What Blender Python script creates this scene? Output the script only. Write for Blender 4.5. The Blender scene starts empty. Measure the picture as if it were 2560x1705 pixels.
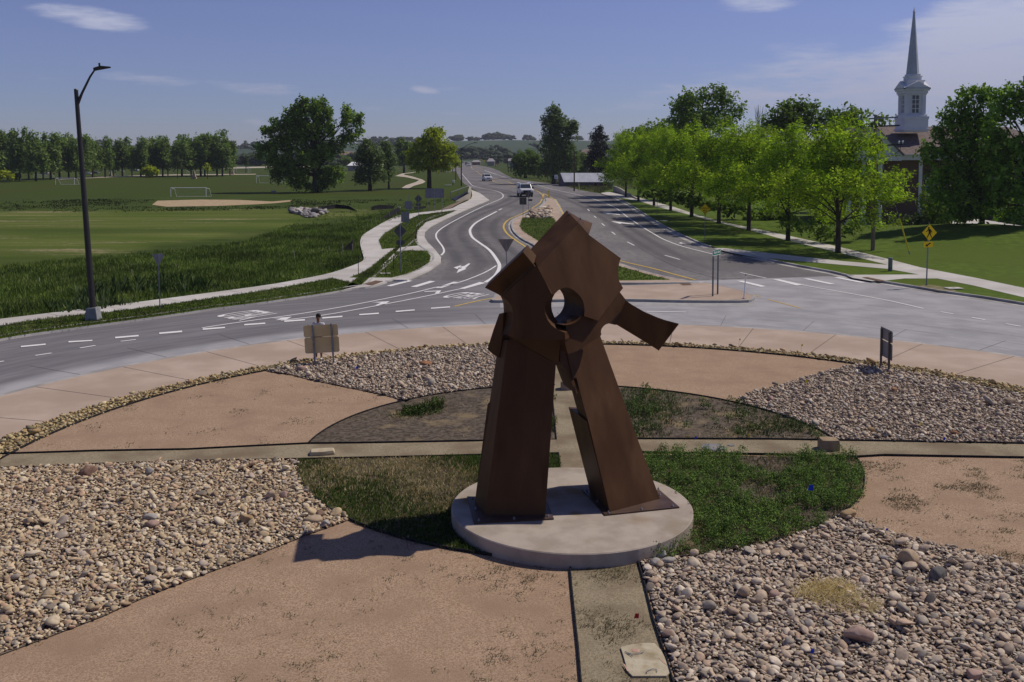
import bpy, bmesh, math, random
import numpy as np
from mathutils import Vector, Matrix
from mathutils.geometry import tessellate_polygon
D = bpy.data
SC = bpy.context.scene
COL = SC.collection
R = math.radians
rng = np.random.default_rng(7)
random.seed(7)

# ------------------------------------------------------------------ camera
CAMH, PITCH, FPX = 8.3, R(3.5), 2480.0
HOR = 378.0                                    # image row of the horizon in the 2560x1705 photograph
PPY = HOR + FPX*math.tan(PITCH)                # row of the principal point
cd = D.cameras.new('camera'); cam = D.objects.new('camera', cd); COL.objects.link(cam)
cam.location = (0, 0, CAMH); cam.rotation_euler = (math.pi/2 - PITCH, 0, 0)
cd.sensor_width = 36; cd.lens = 36*FPX/2560; cd.shift_y = -(852.5-PPY)/2560
cd.clip_end = 20000; cd.clip_start = .1
SC.camera = cam
SC.render.resolution_x, SC.render.resolution_y = 1024, 682

# ------------------------------------------------------------------ light
SUN_AZ, SUN_EL = math.atan2(.9, .40), R(50)   # azimuth clockwise from +Y
sdir = Vector((math.sin(SUN_AZ)*math.cos(SUN_EL), math.cos(SUN_AZ)*math.cos(SUN_EL), math.sin(SUN_EL)))
sd = D.lights.new('sun', 'SUN'); sun = D.objects.new('sun', sd); COL.objects.link(sun)
sd.energy = 4.8; sd.angle = R(.53); sd.color = (1, .90, .77)
sun.rotation_euler = sdir.to_track_quat('Z', 'Y').to_euler()
SC.view_settings.view_transform = 'Standard'; SC.view_settings.look = 'None'
SC.view_settings.exposure = -.47; SC.view_settings.gamma = 1
try: SC.view_settings.use_curve_mapping = False
except Exception: pass

class NT:
    """small helper round a node tree"""
    def __init__(s, tree): s.t = tree; s.n = tree.nodes; s.l = tree.links
    def add(s, typ, ins=None, **kw):
        n = s.n.new(typ)
        for k, v in kw.items(): setattr(n, k, v)
        for k, v in (ins or {}).items(): s.put(n.inputs[k], v)
        return n
    def put(s, sock, v):
        if isinstance(v, bpy.types.NodeSocket): s.l.new(v, sock)
        elif isinstance(v, bpy.types.Node): s.l.new(v.outputs[0], sock)
        else:
            if sock.type == 'RGBA' and len(v) == 3: v = (*v, 1)
            sock.default_value = v
    def math(s, op, a, b=0., c=None, clamp=False):
        n = s.n.new('ShaderNodeMath'); n.operation = op; n.use_clamp = clamp
        s.put(n.inputs[0], a); s.put(n.inputs[1], b)
        if c is not None: s.put(n.inputs[2], c)
        return n.outputs[0]
    def mix(s, f, a, b, blend='MIX'):
        n = s.n.new('ShaderNodeMix'); n.data_type = 'RGBA'; n.blend_type = blend
        s.put(n.inputs[0], f); s.put(n.inputs[6], a); s.put(n.inputs[7], b)
        return n.outputs[2]
    def ramp(s, v, lo, hi, a=0., b=1.):
        n = s.n.new('ShaderNodeMapRange'); n.interpolation_type = 'SMOOTHSTEP'
        s.put(n.inputs[0], v); s.put(n.inputs[1], lo); s.put(n.inputs[2], hi); s.put(n.inputs[3], a); s.put(n.inputs[4], b)
        return n.outputs[0]
    def noise(s, vec, scale, detail=3., rough=.55):
        n = s.n.new('ShaderNodeTexNoise'); s.put(n.inputs['Vector'], vec)
        n.inputs['Scale'].default_value = scale; n.inputs['Detail'].default_value = detail; n.inputs['Roughness'].default_value = rough
        return n.outputs[0]

w = D.worlds.new('World'); SC.world = w; w.use_nodes = True
t = NT(w.node_tree); t.n.clear()
sky = t.add('ShaderNodeTexSky'); sky.sky_type = 'NISHITA'; sky.sun_disc = False
sky.sun_elevation = SUN_EL; sky.sun_rotation = SUN_AZ; sky.air_density = 1.0; sky.dust_density = .6; sky.ozone_density = 3.0; sky.altitude = 1500
tc = t.add('ShaderNodeTexCoord').outputs['Generated']
sep = t.add('ShaderNodeSeparateXYZ', {0: tc})
az = t.math('ARCTAN2', sep.outputs[0], sep.outputs[1]); el = t.math('ARCSINE', sep.outputs[2])
aev = t.add('ShaderNodeCombineXYZ', {0: az, 1: el, 2: 0.}).outputs[0]
def stretch(sx, sy, rot=0., off=(0, 0, 0)):
    m = t.add('ShaderNodeMapping'); t.put(m.inputs[0], aev); m.inputs[1].default_value = off
    m.inputs[2].default_value = (0, 0, rot); m.inputs[3].default_value = (sx, sy, 1); return m.outputs[0]
wisp = t.noise(stretch(5, 34, -.06), 1.6, 7, .62)
fine = t.noise(stretch(13, 70, -.16, (3, 1, 0)), 1.5, 8, .68)
wis = t.math('ADD', t.math('MULTIPLY', wisp, .55), t.math('MULTIPLY', fine, .45))
cl = 0.
def azel(px, py):
    a = math.atan((px-1280)/FPX); return a, math.atan((HOR-py)/FPX*math.cos(a))
for (px, py, wpx, hpx, rot, s) in [(240, 50, 130, 26, -.13, .95), (380, 200, 160, 20, -.09, .6), (640, 222, 170, 17, -.07, .55), (960, 218, 120, 9, 0, .45),
        (1063, 226, 42, 11, -.12, 1.0), (1090, 222, 90, 10, 0, .5), (950, 270, 90, 14, 0, .3), (645, 305, 40, 12, -.2, .6), (80, 193, 130, 14, -.04, .4), (1120, 284, 60, 6, 0, .5),
        (1890, 8, 110, 30, .05, .8), (2030, 120, 150, 26, .06, .5), (2480, 60, 260, 80, .2, 1.25), (2420, 180, 380, 90, .1, 1.15), (2080, 190, 300, 60, .05, .9), (1560, 268, 190, 16, .04, .5), (1330, 283, 120, 8, 0, .4), (0, 52, 30, 12, 0, .4), (1950, 240, 360, 50, 0, .85), (2500, 260, 300, 70, .05, .9)]:
    a0, e0 = azel(px, py)
    u = t.math('SUBTRACT', az, a0); v = t.math('SUBTRACT', el, e0)
    c, s_ = math.cos(rot), math.sin(rot)
    uu = t.math('DIVIDE', t.math('ADD', t.math('MULTIPLY', u, c), t.math('MULTIPLY', v, s_)), wpx/FPX)
    vv = t.math('DIVIDE', t.math('SUBTRACT', t.math('MULTIPLY', v, c), t.math('MULTIPLY', u, s_)), hpx/FPX)
    r2 = t.math('ADD', t.math('MULTIPLY', uu, uu), t.math('MULTIPLY', vv, vv))
    m = t.math('MULTIPLY', t.math('SUBTRACT', 1., t.math('MULTIPLY', r2, .62), clamp=True), s)
    cl = t.math('MAXIMUM', cl, m)
dens = t.ramp(t.math('ADD', wis, t.math('MULTIPLY', cl, .42)), .62, .98, 0., 1.)
dens = t.math('MULTIPLY', dens, t.ramp(el, -.01, .02))
hzn = t.ramp(el, 0., .16, 1., 0.)
tint = t.mix(hzn, (.94, .78, 1.04), (.64, .65, .93))
skyc = t.mix(1., sky.outputs[0], tint, 'MULTIPLY')
cloudc = t.mix(t.ramp(el, 0., .15), (5.0, 5.0, 6.6), (6.6, 7.0, 9.0))
skyc = t.mix(t.math('MULTIPLY', dens, .88), skyc, cloudc)
bg = t.add('ShaderNodeBackground', {0: skyc, 1: .10})
t.l.new(bg.outputs[0], t.add('ShaderNodeOutputWorld').inputs[0])

# ------------------------------------------------------------------ picture <-> ground helpers
cp, sp = math.cos(PITCH), math.sin(PITCH)
def ray(px, py):
    u, v = (px-1280)/FPX, (PPY-py)/FPX
    return Vector((u, cp+v*sp, -sp+v*cp))
def P(px, py, z=0.):
    r = ray(px, py); k = (z-CAMH)/r.z; return Vector((r.x*k, r.y*k, z))
def PY(px, py, Y):                             # point of the pixel's ray at depth Y
    r = ray(px, py); k = Y/r.y; return Vector((r.x*k, Y, CAMH+r.z*k))
def PP(px, py, p0, n):                         # ray against plane
    r = ray(px, py); o = Vector((0, 0, CAMH)); k = (p0-o).dot(n)/r.dot(n); return o+r*k
def ZZ(rx, ry, s, pts): return [(rx+x/s, ry+y/s) for x, y in pts]
def Z4(rx, ry, pts): return ZZ(rx, ry, 3.68, pts)
def G(pts, z=0.): return [P(x, y, z) for x, y in pts]

# ------------------------------------------------------------------ object helpers
def tag(o, label=None, cat=None, group=None, kind=None):
    if label: o['label'] = label
    if cat: o['category'] = cat
    if group: o['group'] = group
    if kind: o['kind'] = kind
    return o
def empty(name, loc, rz=0., label=None, cat=None, group=None):
    o = D.objects.new(name, None); COL.objects.link(o); o.location = loc; o.rotation_euler = (0, 0, rz); o.empty_display_size = .3
    return tag(o, label, cat, group)
def link(name, me, m=None, parent=None, smooth=False):
    if m is not None and not me.materials:
        for x in (m if isinstance(m, (list, tuple)) else [m]): me.materials.append(x)
    if smooth: me.polygons.foreach_set('use_smooth', [True]*len(me.polygons))
    o = D.objects.new(name, me); COL.objects.link(o)
    if parent: o.parent = parent
    return o
def mesh(name, V, F, m=None, parent=None, smooth=False):
    me = D.meshes.new(name); me.from_pydata([tuple(v) for v in V], [], F); me.update()
    return link(name, me, m, parent, smooth)
def npmesh(name, V, F, k, col=None, m=None, smooth=False, link_=True, parent=None):
    """numpy verts (n,3) and faces (f,k)"""
    me = D.meshes.new(name); n, f = len(V), len(F)
    me.vertices.add(n); me.vertices.foreach_set('co', np.ascontiguousarray(V, np.float32).ravel())
    me.loops.add(f*k); me.loops.foreach_set('vertex_index', np.ascontiguousarray(F, np.int32).ravel())
    me.polygons.add(f); me.polygons.foreach_set('loop_start', np.arange(0, f*k, k, dtype=np.int32))
    me.polygons.foreach_set('loop_total', np.full(f, k, np.int32))
    if smooth: me.polygons.foreach_set('use_smooth', np.ones(f, bool))
    me.update(calc_edges=True)
    if col is not None:
        a = me.color_attributes.new('Col', 'FLOAT_COLOR', 'POINT')
        a.data.foreach_set('color', np.ascontiguousarray(np.c_[col, np.ones(len(col))], np.float32).ravel())
    if m is not None: me.materials.append(m)
    if not link_: return me
    return link(name, me, None, parent)
class MB:
    """collects shapes into one mesh"""
    def __init__(s): s.V = []; s.F = []
    def add(s, V, F):
        b = len(s.V); s.V += [Vector(v) for v in V]; s.F += [tuple(i+b for i in f) for f in F]; return s
    def box(s, c, size, rz=0., M=None):
        x, y, z = size[0]/2, size[1]/2, size[2]/2
        v = [Vector((a*x, b*y, d*z)) for d in (-1, 1) for a, b in ((-1, -1), (1, -1), (1, 1), (-1, 1))]
        if M is None: M = Matrix.Rotation(rz, 3, 'Z')
        return s.add([M @ p + Vector(c) for p in v], [(3, 2, 1, 0), (4, 5, 6, 7), (0, 1, 5, 4), (1, 2, 6, 5), (2, 3, 7, 6), (3, 0, 4, 7)])
    def tube(s, pts, rad, n=8, cap=True):
        pts = [Vector(p) for p in pts]
        if not isinstance(rad, (list, tuple)): rad = [rad]*len(pts)
        rings = []; up = None
        for i, p in enumerate(pts):
            d = (pts[min(i+1, len(pts)-1)]-pts[max(i-1, 0)]).normalized()
            if up is None: up = d.orthogonal().normalized()
            up = (up-d*up.dot(d)).normalized(); b = d.cross(up)
            rings += [p+(up*math.cos(2*math.pi*k/n)+b*math.sin(2*math.pi*k/n))*rad[i] for k in range(n)]
        F = []
        for i in range(len(pts)-1):
            for k in range(n):
                a, c = i*n+k, i*n+(k+1) % n; F.append((a, c, c+n, a+n))
        if cap: F += [tuple(range(n-1, -1, -1)), tuple((len(pts)-1)*n+k for k in range(n))]
        return s.add(rings, F)
    def prism(s, poly, vec, flip=False):
        """polygon (list of 3d points) pushed along vec"""
        n = len(poly); v = [Vector(p) for p in poly]+[Vector(p)+Vector(vec) for p in poly]
        F = [tuple(range(n)), tuple(range(2*n-1, n-1, -1))]+[(i, i+n, (i+1) % n+n, (i+1) % n) for i in range(n)]
        return s.add(v, F)
    def build(s, name, m=None, parent=None, smooth=False, bevel=0., fix=True):
        me = D.meshes.new(name); me.from_pydata([tuple(v) for v in s.V], [], s.F); me.update()
        if fix:
            bm = bmesh.new(); bm.from_mesh(me); bmesh.ops.recalc_face_normals(bm, faces=bm.faces[:]); bm.to_mesh(me); bm.free()
        o = link(name, me, m, parent, smooth)
        if bevel:
            b = o.modifiers.new('bevel', 'BEVEL'); b.width = bevel; b.segments = 2; b.limit_method = 'ANGLE'
        return o
def ccw(pts):
    a = sum(pts[i-1][0]*pts[i][1]-pts[i][0]*pts[i-1][1] for i in range(len(pts)))
    return list(pts) if a > 0 else list(pts)[::-1]
def slab(name, pts, z, m, depth=0., kind='structure', parent=None):
    """flat polygon at height z, with skirts of the given depth"""
    pts = [(p[0], p[1]) for p in ccw(pts)]; n = len(pts)
    V = [(x, y, z) for x, y in pts]; F = [tuple(q) for q in tessellate_polygon([[Vector(v) for v in V]])]; F = [q if (Vector(V[q[1]])-Vector(V[q[0]])).cross(Vector(V[q[2]])-Vector(V[q[0]])).z > 0 else q[::-1] for q in F]
    if depth:
        V += [(x, y, z-depth) for x, y in pts]; F += [(i+n, (i+1) % n+n, (i+1) % n, i) for i in range(n)]
    o = mesh(name, V, F, m, parent)
    if kind and not parent: o['kind'] = kind
    return o
def smoothline(pts, k=4):
    """Catmull-Rom through 2d/3d points"""
    pts = [Vector(p) for p in pts]; out = []
    for i in range(len(pts)-1):
        p0, p1, p2, p3 = pts[max(i-1, 0)], pts[i], pts[i+1], pts[min(i+2, len(pts)-1)]
        for j in range(k):
            u = j/k; out.append(.5*((2*p1)+(p2-p0)*u+(2*p0-5*p1+4*p2-p3)*u*u+(3*p1-p0-3*p2+p3)*u**3))
    out.append(pts[-1]); return out
def ribbon_geo(mb, pts, wd, z, h=0., off=0.):
    """strip of width wd along a ground line; h gives it a body below"""
    pts = [Vector((p[0], p[1], 0)) for p in pts]; n = len(pts); L = []; Rr = []
    for i, p in enumerate(pts):
        d = (pts[min(i+1, n-1)]-pts[max(i-1, 0)]).normalized(); s_ = Vector((-d.y, d.x, 0))
        L.append(p+s_*(off+wd/2)); Rr.append(p+s_*(off-wd/2))
    V = [(q.x, q.y, z) for q in L]+[(q.x, q.y, z) for q in Rr]
    F = [(i, n+i, n+i+1, i+1) for i in range(n-1)]
    if h:
        V += [(q.x, q.y, z-h) for q in L]+[(q.x, q.y, z-h) for q in Rr]
        F += [(i+1, 2*n+i+1, 2*n+i, i) for i in range(n-1)]+[(n+i, 3*n+i, 3*n+i+1, n+i+1) for i in range(n-1)]
        F += [(0, 2*n, 3*n, n), (n-1, 2*n-1, 4*n-1, 3*n-1)]
    mb.add(V, F)
def ribbon(name, pts, wd, z, m, h=0., off=0., parent=None, kind='structure'):
    mb = MB(); ribbon_geo(mb, pts, wd, z, h, off); o = mb.build(name, m, parent, fix=False)
    if not parent and kind: o['kind'] = kind
    return o
def inpoly(x, y, poly):
    c = np.zeros(len(x), bool); n = len(poly); j = n-1
    for i in range(n):
        xi, yi, xj, yj = poly[i][0], poly[i][1], poly[j][0], poly[j][1]
        if yi != yj: c ^= ((yi > y) != (yj > y)) & (x < (xj-xi)*(y-yi)/(yj-yi)+xi)
        j = i
    return c
def scatter(poly, sp_, seed=1, jit=.9):
    r = np.random.default_rng(seed); xs = [p[0] for p in poly]; ys = [p[1] for p in poly]
    gx, gy = np.meshgrid(np.arange(min(xs), max(xs), sp_), np.arange(min(ys), max(ys), sp_))
    x = gx.ravel()+(r.random(gx.size)-.5)*sp_*jit*1.2; y = gy.ravel()+(r.random(gx.size)-.5)*sp_*jit*1.2
    k = inpoly(x, y, poly)
    # keep only what the camera's wider surroundings can see
    k &= (np.abs(x) < y*.72+6) & (y > 9)
    return x[k], y[k]

# ------------------------------------------------------------------ materials
MATS = {}
def mat(name, c1, c2=None, scale=1., rough=.8, bump=0., bscale=None, c3=None, s3=.05, metallic=0., detail=5., spec=.12, vec=None, lo=.35, hi=.65, blo=.4, bhi=.65):
    if name in MATS: return MATS[name]
    m = D.materials.new(name); m.use_nodes = True; n = NT(m.node_tree); b = n.n['Principled BSDF']; MATS[name] = m
    b.inputs['Roughness'].default_value = rough; b.inputs['Metallic'].default_value = metallic; b.inputs['Specular IOR Level'].default_value = spec
    pos = n.add('ShaderNodeNewGeometry').outputs['Position']
    if vec: mp = n.add('ShaderNodeMapping', {0: pos}); mp.inputs[3].default_value = vec; pos = mp.outputs[0]
    if c2 is None: n.put(b.inputs['Base Color'], c1)
    else:
        f = n.ramp(n.noise(pos, scale, detail), lo, hi); c = n.mix(f, c1, c2)
        if c3: c = n.mix(n.ramp(n.noise(pos, s3, 4), blo, bhi), c, c3)
        n.put(b.inputs['Base Color'], c)
    if bump:
        bp = n.add('ShaderNodeBump', {'Height': n.noise(pos, bscale or scale*3, 6), 'Strength': 1., 'Distance': bump}); n.l.new(bp.outputs[0], b.inputs['Normal'])
    return m
def wearable(m, dark):
    n = NT(m.node_tree); b = n.n['Principled BSDF']; src = b.inputs['Base Color'].links[0].from_socket; a = n.add('ShaderNodeVertexColor', layer_name='Col').outputs[0]; pos = n.add('ShaderNodeNewGeometry').outputs['Position']
    n.put(b.inputs['Base Color'], n.mix(n.math('MULTIPLY', n.add('ShaderNodeSeparateColor', {0: a}).outputs[0], n.ramp(n.noise(pos, .35, 5), .2, .7, .55, 1.)), src, dark))
def vcmat(name, rough=.85, trans=0., mul=(1, 1, 1), spec=.2, nz=0.):
    if name in MATS: return MATS[name]
    m = D.materials.new(name); m.use_nodes = True; n = NT(m.node_tree); b = n.n['Principled BSDF']; MATS[name] = m
    a = n.add('ShaderNodeVertexColor', layer_name='Col').outputs[0]
    c = n.mix(1., a, mul, 'MULTIPLY')
    if nz:
        pos = n.add('ShaderNodeNewGeometry').outputs['Position']
        c = n.mix(n.ramp(n.noise(pos, nz, 4), .3, .7), n.mix(1., c, (.72, .7, .7), 'MULTIPLY'), c)
    n.put(b.inputs['Base Color'], c); b.inputs['Roughness'].default_value = rough; b.inputs['Specular IOR Level'].default_value = spec
    if trans:
        tr = n.add('ShaderNodeBsdfTranslucent', {0: n.mix(1., c, (1.1, 1.25, .6), 'MULTIPLY')}); mx = n.add('ShaderNodeMixShader', {0: trans})
        n.l.new(b.outputs[0], mx.inputs[1]); n.l.new(tr.outputs[0], mx.inputs[2]); n.l.new(mx.outputs[0], n.n['Material Output'].inputs[0])
    return m
M_asph = mat('asphalt', (.165, .158, .158), (.215, .206, .204), 2.5, .9, .004, 60, (.135, .13, .132), .18, vec=(1, .35, 1))
M_walk = mat('sidewalk_concrete', (.50, .485, .455), (.58, .56, .53), 1.2, .9, .003, 40, (.44, .42, .39), .3)
M_kerb = mat('kerb_concrete', (.38, .37, .35), (.48, .465, .44), 3., .9, .003, 50, (.27, .26, .25), .5)
wearable(M_asph, (.095, .092, .096))
def lane_concrete():
    m = D.materials.new('road_concrete'); m.use_nodes = True; n = NT(m.node_tree); b = n.n['Principled BSDF']; b.inputs['Roughness'].default_value = .85; b.inputs['Specular IOR Level'].default_value = .12; MATS['road_concrete'] = m
    pos = n.add('ShaderNodeNewGeometry').outputs['Position']; sp_ = n.add('ShaderNodeSeparateXYZ', {0: pos}); dx = n.math('SUBTRACT', sp_.outputs[0], 1.6); dy = n.math('SUBTRACT', sp_.outputs[1], 27.4)
    rad = n.math('SQRT', n.math('ADD', n.math('MULTIPLY', dx, dx), n.math('MULTIPLY', dy, dy))); an = n.math('ARCTAN2', dy, dx)
    v = n.add('ShaderNodeCombineXYZ', {0: n.math('MULTIPLY', rad, 1.), 1: n.math('MULTIPLY', an, 2.2), 2: 0.}).outputs[0]
    st = n.noise(v, .9, 6, .6); st2 = n.noise(v, 3.2, 5, .6); big = n.noise(pos, .5, 6)
    wear = n.math('ADD', n.ramp(sp_.outputs[0], 9., -7., 0., .95), n.math('MULTIPLY', n.math('SUBTRACT', st, .5), 1.2)); wear = n.math('MULTIPLY', wear, n.ramp(rad, 20.35, 21.5), clamp=True)
    c = n.mix(n.ramp(big, .35, .65), (.29, .29, .305), (.37, .365, .375)); c = n.mix(n.ramp(st2, .5, .75), c, (.245, .245, .258)); c = n.mix(n.math('MULTIPLY', wear, .95), c, n.mix(n.ramp(st2, .35, .7), (.135, .13, .14), (.185, .18, .188)))
    n.put(b.inputs['Base Color'], c); bp = n.add('ShaderNodeBump', {'Height': n.noise(pos, 40, 4), 'Strength': 1., 'Distance': .003}); n.l.new(bp.outputs[0], b.inputs['Normal']); return m
M_conc = lane_concrete()
M_apron = mat('pink_concrete', (.40, .315, .25), (.47, .375, .305), .7, .9, .002, 40, (.37, .285, .225), .22)
M_fines = mat('pink_fines', (.265, .175, .112), (.44, .322, .222), 30., .95, .008, 60, (.29, .20, .135), .9, detail=9, blo=.35, bhi=.8)
M_path = mat('tan_fines', (.23, .19, .125), (.33, .28, .19), 24., .95, .012, 45, (.19, .15, .10), .6, detail=8)
M_soil = mat('mulch_soil', (.055, .043, .032), (.15, .122, .095), 7., .95, .03, 14, (.22, .17, .10), .9, detail=9, lo=.3, hi=.7, blo=.52, bhi=.7)
M_gbase = mat('cobble_bed', (.11, .085, .065), (.20, .16, .125), 9., .95, .02, 20)
M_edge = mat('edging_black', (.012, .012, .014), (.03, .03, .032), 9., .6)
M_rust = mat('weathering_steel', (.056, .026, .010), (.110, .056, .026), 1.3, .5, .0015, 60, (.074, .036, .016), .6, spec=.12, vec=(1.6, 1.6, .35), lo=.3, hi=.7)
M_rustd = mat('weathering_steel_plate', (.06, .034, .024), (.09, .054, .040), 3., .5, .001, 60, spec=.25)
M_plinth = mat('plinth_concrete', (.33, .28, .235), (.42, .365, .31), 1.6, .85, .004, 30, (.29, .24, .18), 1.1, blo=.5, bhi=.75)
def stain(m, spots):
    n = NT(m.node_tree); b = n.n['Principled BSDF']; src = b.inputs['Base Color'].links[0].from_socket; pos = n.add('ShaderNodeNewGeometry').outputs['Position']; w_ = n.noise(pos, 3., 6, .7); f = 0.
    for (x, y, r_, k_) in spots:
        d = n.add('ShaderNodeVectorMath', {0: pos, 1: (x, y, .4)}, operation='DISTANCE').outputs['Value']; f = n.math('MAXIMUM', f, n.math('MULTIPLY', n.ramp(n.math('ADD', d, n.math('MULTIPLY', n.math('SUBTRACT', w_, .5), r_*1.3)), r_, r_*.15), k_))
    n.put(b.inputs['Base Color'], n.mix(f, src, (.20, .13, .05)))
M_white = mat('road_paint_white', (.62, .62, .62), (.75, .75, .74), 3., .7, lo=.2, hi=.5)
M_yellow = mat('road_paint_yellow', (.52, .36, .08), (.60, .43, .12), 3., .7)
M_joint = mat('joint_dark', (.07, .06, .058))
M_galv = mat('galvanised_steel', (.20, .21, .24), (.28, .29, .32), 6., .55, metallic=.3)
M_back = mat('sign_back_aluminium', (.22, .22, .23), (.27, .27, .28), 2., .6, metallic=.2)
M_backt = mat('sign_back_tan', (.62, .49, .25), (.70, .56, .31), 1.5, .6)
M_dark = mat('dark_bronze_paint', (.014, .012, .013), (.022, .018, .018), 5., .45, spec=.5)
M_black = mat('black_paint', (.012, .012, .012), rough=.6)
M_syel = mat('sign_yellow', (.92, .62, .01), (.96, .66, .02), 3., .5)
M_green = mat('sign_green', (.01, .16, .09), rough=.45)
M_wpaint = mat('white_paint', (.74, .75, .78), (.80, .81, .83), 2., .5)
M_red = mat('dark_red', (.10, .012, .012), rough=.6)
M_blue = mat('flag_blue', (.02, .06, .6), rough=.6)
M_fyel = mat('flag_yellow', (.8, .65, .02), rough=.6)
M_glass = mat('dark_glass', (.03, .04, .05), rough=.12, spec=.8)
M_tyre = mat('tyre_rubber', (.02, .02, .02), rough=.9)
M_bark = mat('bark', (.045, .035, .028), (.085, .068, .055), 6., .95, .01, 20, vec=(1, 1, .3))
M_wood = mat('weathered_wood', (.16, .13, .11), (.24, .20, .17), 5., .9, .005, 30, vec=(1, 1, .2))
M_grass = mat('lawn_grass', (.058, .100, .008), (.090, .145, .014), 1.4, .95, .03, 9, (.075, .11, .010), .10, detail=8)
M_brick = None
# ------------------------------------------------------------------ ground sheet
m = D.materials.new('ground_grass'); m.use_nodes = True; n = NT(m.node_tree); b = n.n['Principled BSDF']
pos = n.add('ShaderNodeNewGeometry').outputs['Position']; sx = n.add('ShaderNodeSeparateXYZ', {0: pos}); X, Yc = sx.outputs[0], sx.outputs[1]
def warp(s_, a): return n.math('MULTIPLY', n.math('SUBTRACT', n.noise(pos, s_, 4), .5), a)
mp = n.add('ShaderNodeMapping', {0: pos}); mp.inputs[3].default_value = (.12, .75, 1)     # streaks run along the mowing
streak = n.noise(mp.outputs[0], .22, 6, .6)
nf = n.noise(pos, 1.1, 9, .7); nb = n.noise(pos, .05, 4)
lawn = n.mix(n.ramp(nf, .3, .7), (.034, .056, .005), (.054, .084, .008))
lawn = n.mix(n.ramp(nb, .35, .7), lawn, (.050, .064, .010))
mead = n.mix(n.ramp(streak, .35, .65), (.075, .112, .014), (.130, .155, .034))
mead = n.mix(n.ramp(n.noise(mp.outputs[0], .12, 7, .7), .35, .75), mead, (.050, .078, .011)); mead = n.mix(n.ramp(n.math('ADD', n.noise(mp.outputs[0], .3, 9, .75), n.math('MULTIPLY', n.noise(pos, 1.6, 5, .7), .25)), .68, .78), mead, (.27, .235, .13))
weed = n.mix(n.ramp(n.noise(mp.outputs[0], .9, 8, .7), .35, .65), (.030, .050, .007), (.062, .092, .014))
left = n.ramp(n.math('ADD', X, warp(.08, 6.)), -14., -17.)
k1 = n.math('ADD', n.math('SUBTRACT', Yc, n.math('MULTIPLY', X, 3.3)), warp(.06, 60.))
mm = n.math('MULTIPLY', n.ramp(k1, 178., 196.), n.ramp(n.math('ADD', Yc, warp(.03, 40.)), 146., 136.))
mm = n.math('MULTIPLY', mm, n.ramp(n.math('ADD', X, warp(.05, 12)), -16., -22.))
wd_ = n.math('MULTIPLY', n.ramp(n.math('ADD', Yc, warp(.02, 26.)), 192., 180.), left)
c = n.mix(wd_, lawn, weed); c = n.mix(mm, c, mead)
far = n.ramp(Yc, 330., 900.)
c = n.mix(far, c, (.045, .075, .028))
n.put(b.inputs['Base Color'], c); b.inputs['Roughness'].default_value = .95; b.inputs['Specular IOR Level'].default_value = .1
bp = n.add('ShaderNodeBump', {'Height': n.noise(pos, 3., 8, .7), 'Strength': 1., 'Distance': .10}); n.l.new(bp.outputs[0], b.inputs['Normal'])
tag(mesh('ground', [(-6000, -200, 0), (6000, -200, 0), (6000, 9000, 0), (-6000, 9000, 0)], [(0, 1, 2, 3)], m), kind='structure')

# ------------------------------------------------------------------ roundabout geometry
CX, CY = 1.6, 27.4
def fitc(pts):
    A = np.array([[2*p.x, 2*p.y, 1] for p in pts]); bb = np.array([p.x**2+p.y**2 for p in pts]); s = np.linalg.lstsq(A, bb, rcond=None)[0]
    return s[0], s[1], math.sqrt(s[2]+s[0]**2+s[1]**2)
o_ap = [(0, 984), (147, 950), (299, 920), (446, 894), (586, 871), (762, 852), (849, 838), (993, 825), (1129, 817), (1696, 810), (1920, 821), (2110, 834), (2232, 852), (2387, 875), (2560, 898)]
i_ap = [(0, 1091), (117, 1045), (236, 1012), (353, 980), (462, 957), (598, 928), (694, 916), (841, 893), (993, 876), (1113, 868), (1503, 851), (1785, 861), (1920, 871), (2110, 890), (2219, 910), (2327, 931), (2463, 954), (2560, 973)]
i_ed = [(11, 1136), (117, 1083), (231, 1039), (353, 1003), (440, 978), (535, 958), (679, 931), (923, 887), (1094, 874), (1505, 860), (1660, 865.6), (1796, 872), (1920, 881), (2145, 910), (2230, 923), (2344, 947), (2463, 971.6), (2560, 992)]
bed_pts = [(803, 1086), (846, 1060), (906, 1039), (980, 1016), (1047, 999), (1115, 986.5), (1235, 975.6), (1547, 970), (1660, 977), (1742, 985), (1845, 1001), (1985, 1042), (2080, 1083), (721, 1151), (723, 1178), (754, 1251), (808, 1282), (912, 1328), (1020, 1359), (1129, 1382), (1660, 1377), (1796, 1359), (1920, 1331), (2077, 1290), (2171, 1202), (2164, 1172)]
ca, ci, ce, cb = [fitc(G(q, z)) for q, z in ((o_ap, .05), (i_ap, .07), (i_ed, .1), (bed_pts, .1))]
print('CIRC', [tuple(round(v, 2) for v in c_) for c_ in (ca, ci, ce, cb)])
def arc(c_, a0, a1, k=60): return [Vector((c_[0]+c_[2]*math.cos(R(a0+(a1-a0)*i/k)), c_[1]+c_[2]*math.sin(R(a0+(a1-a0)*i/k)), 0)) for i in range(k+1)]
def ang(c_, p): return math.degrees(math.atan2(p[1]-c_[1], p[0]-c_[0]))

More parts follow.
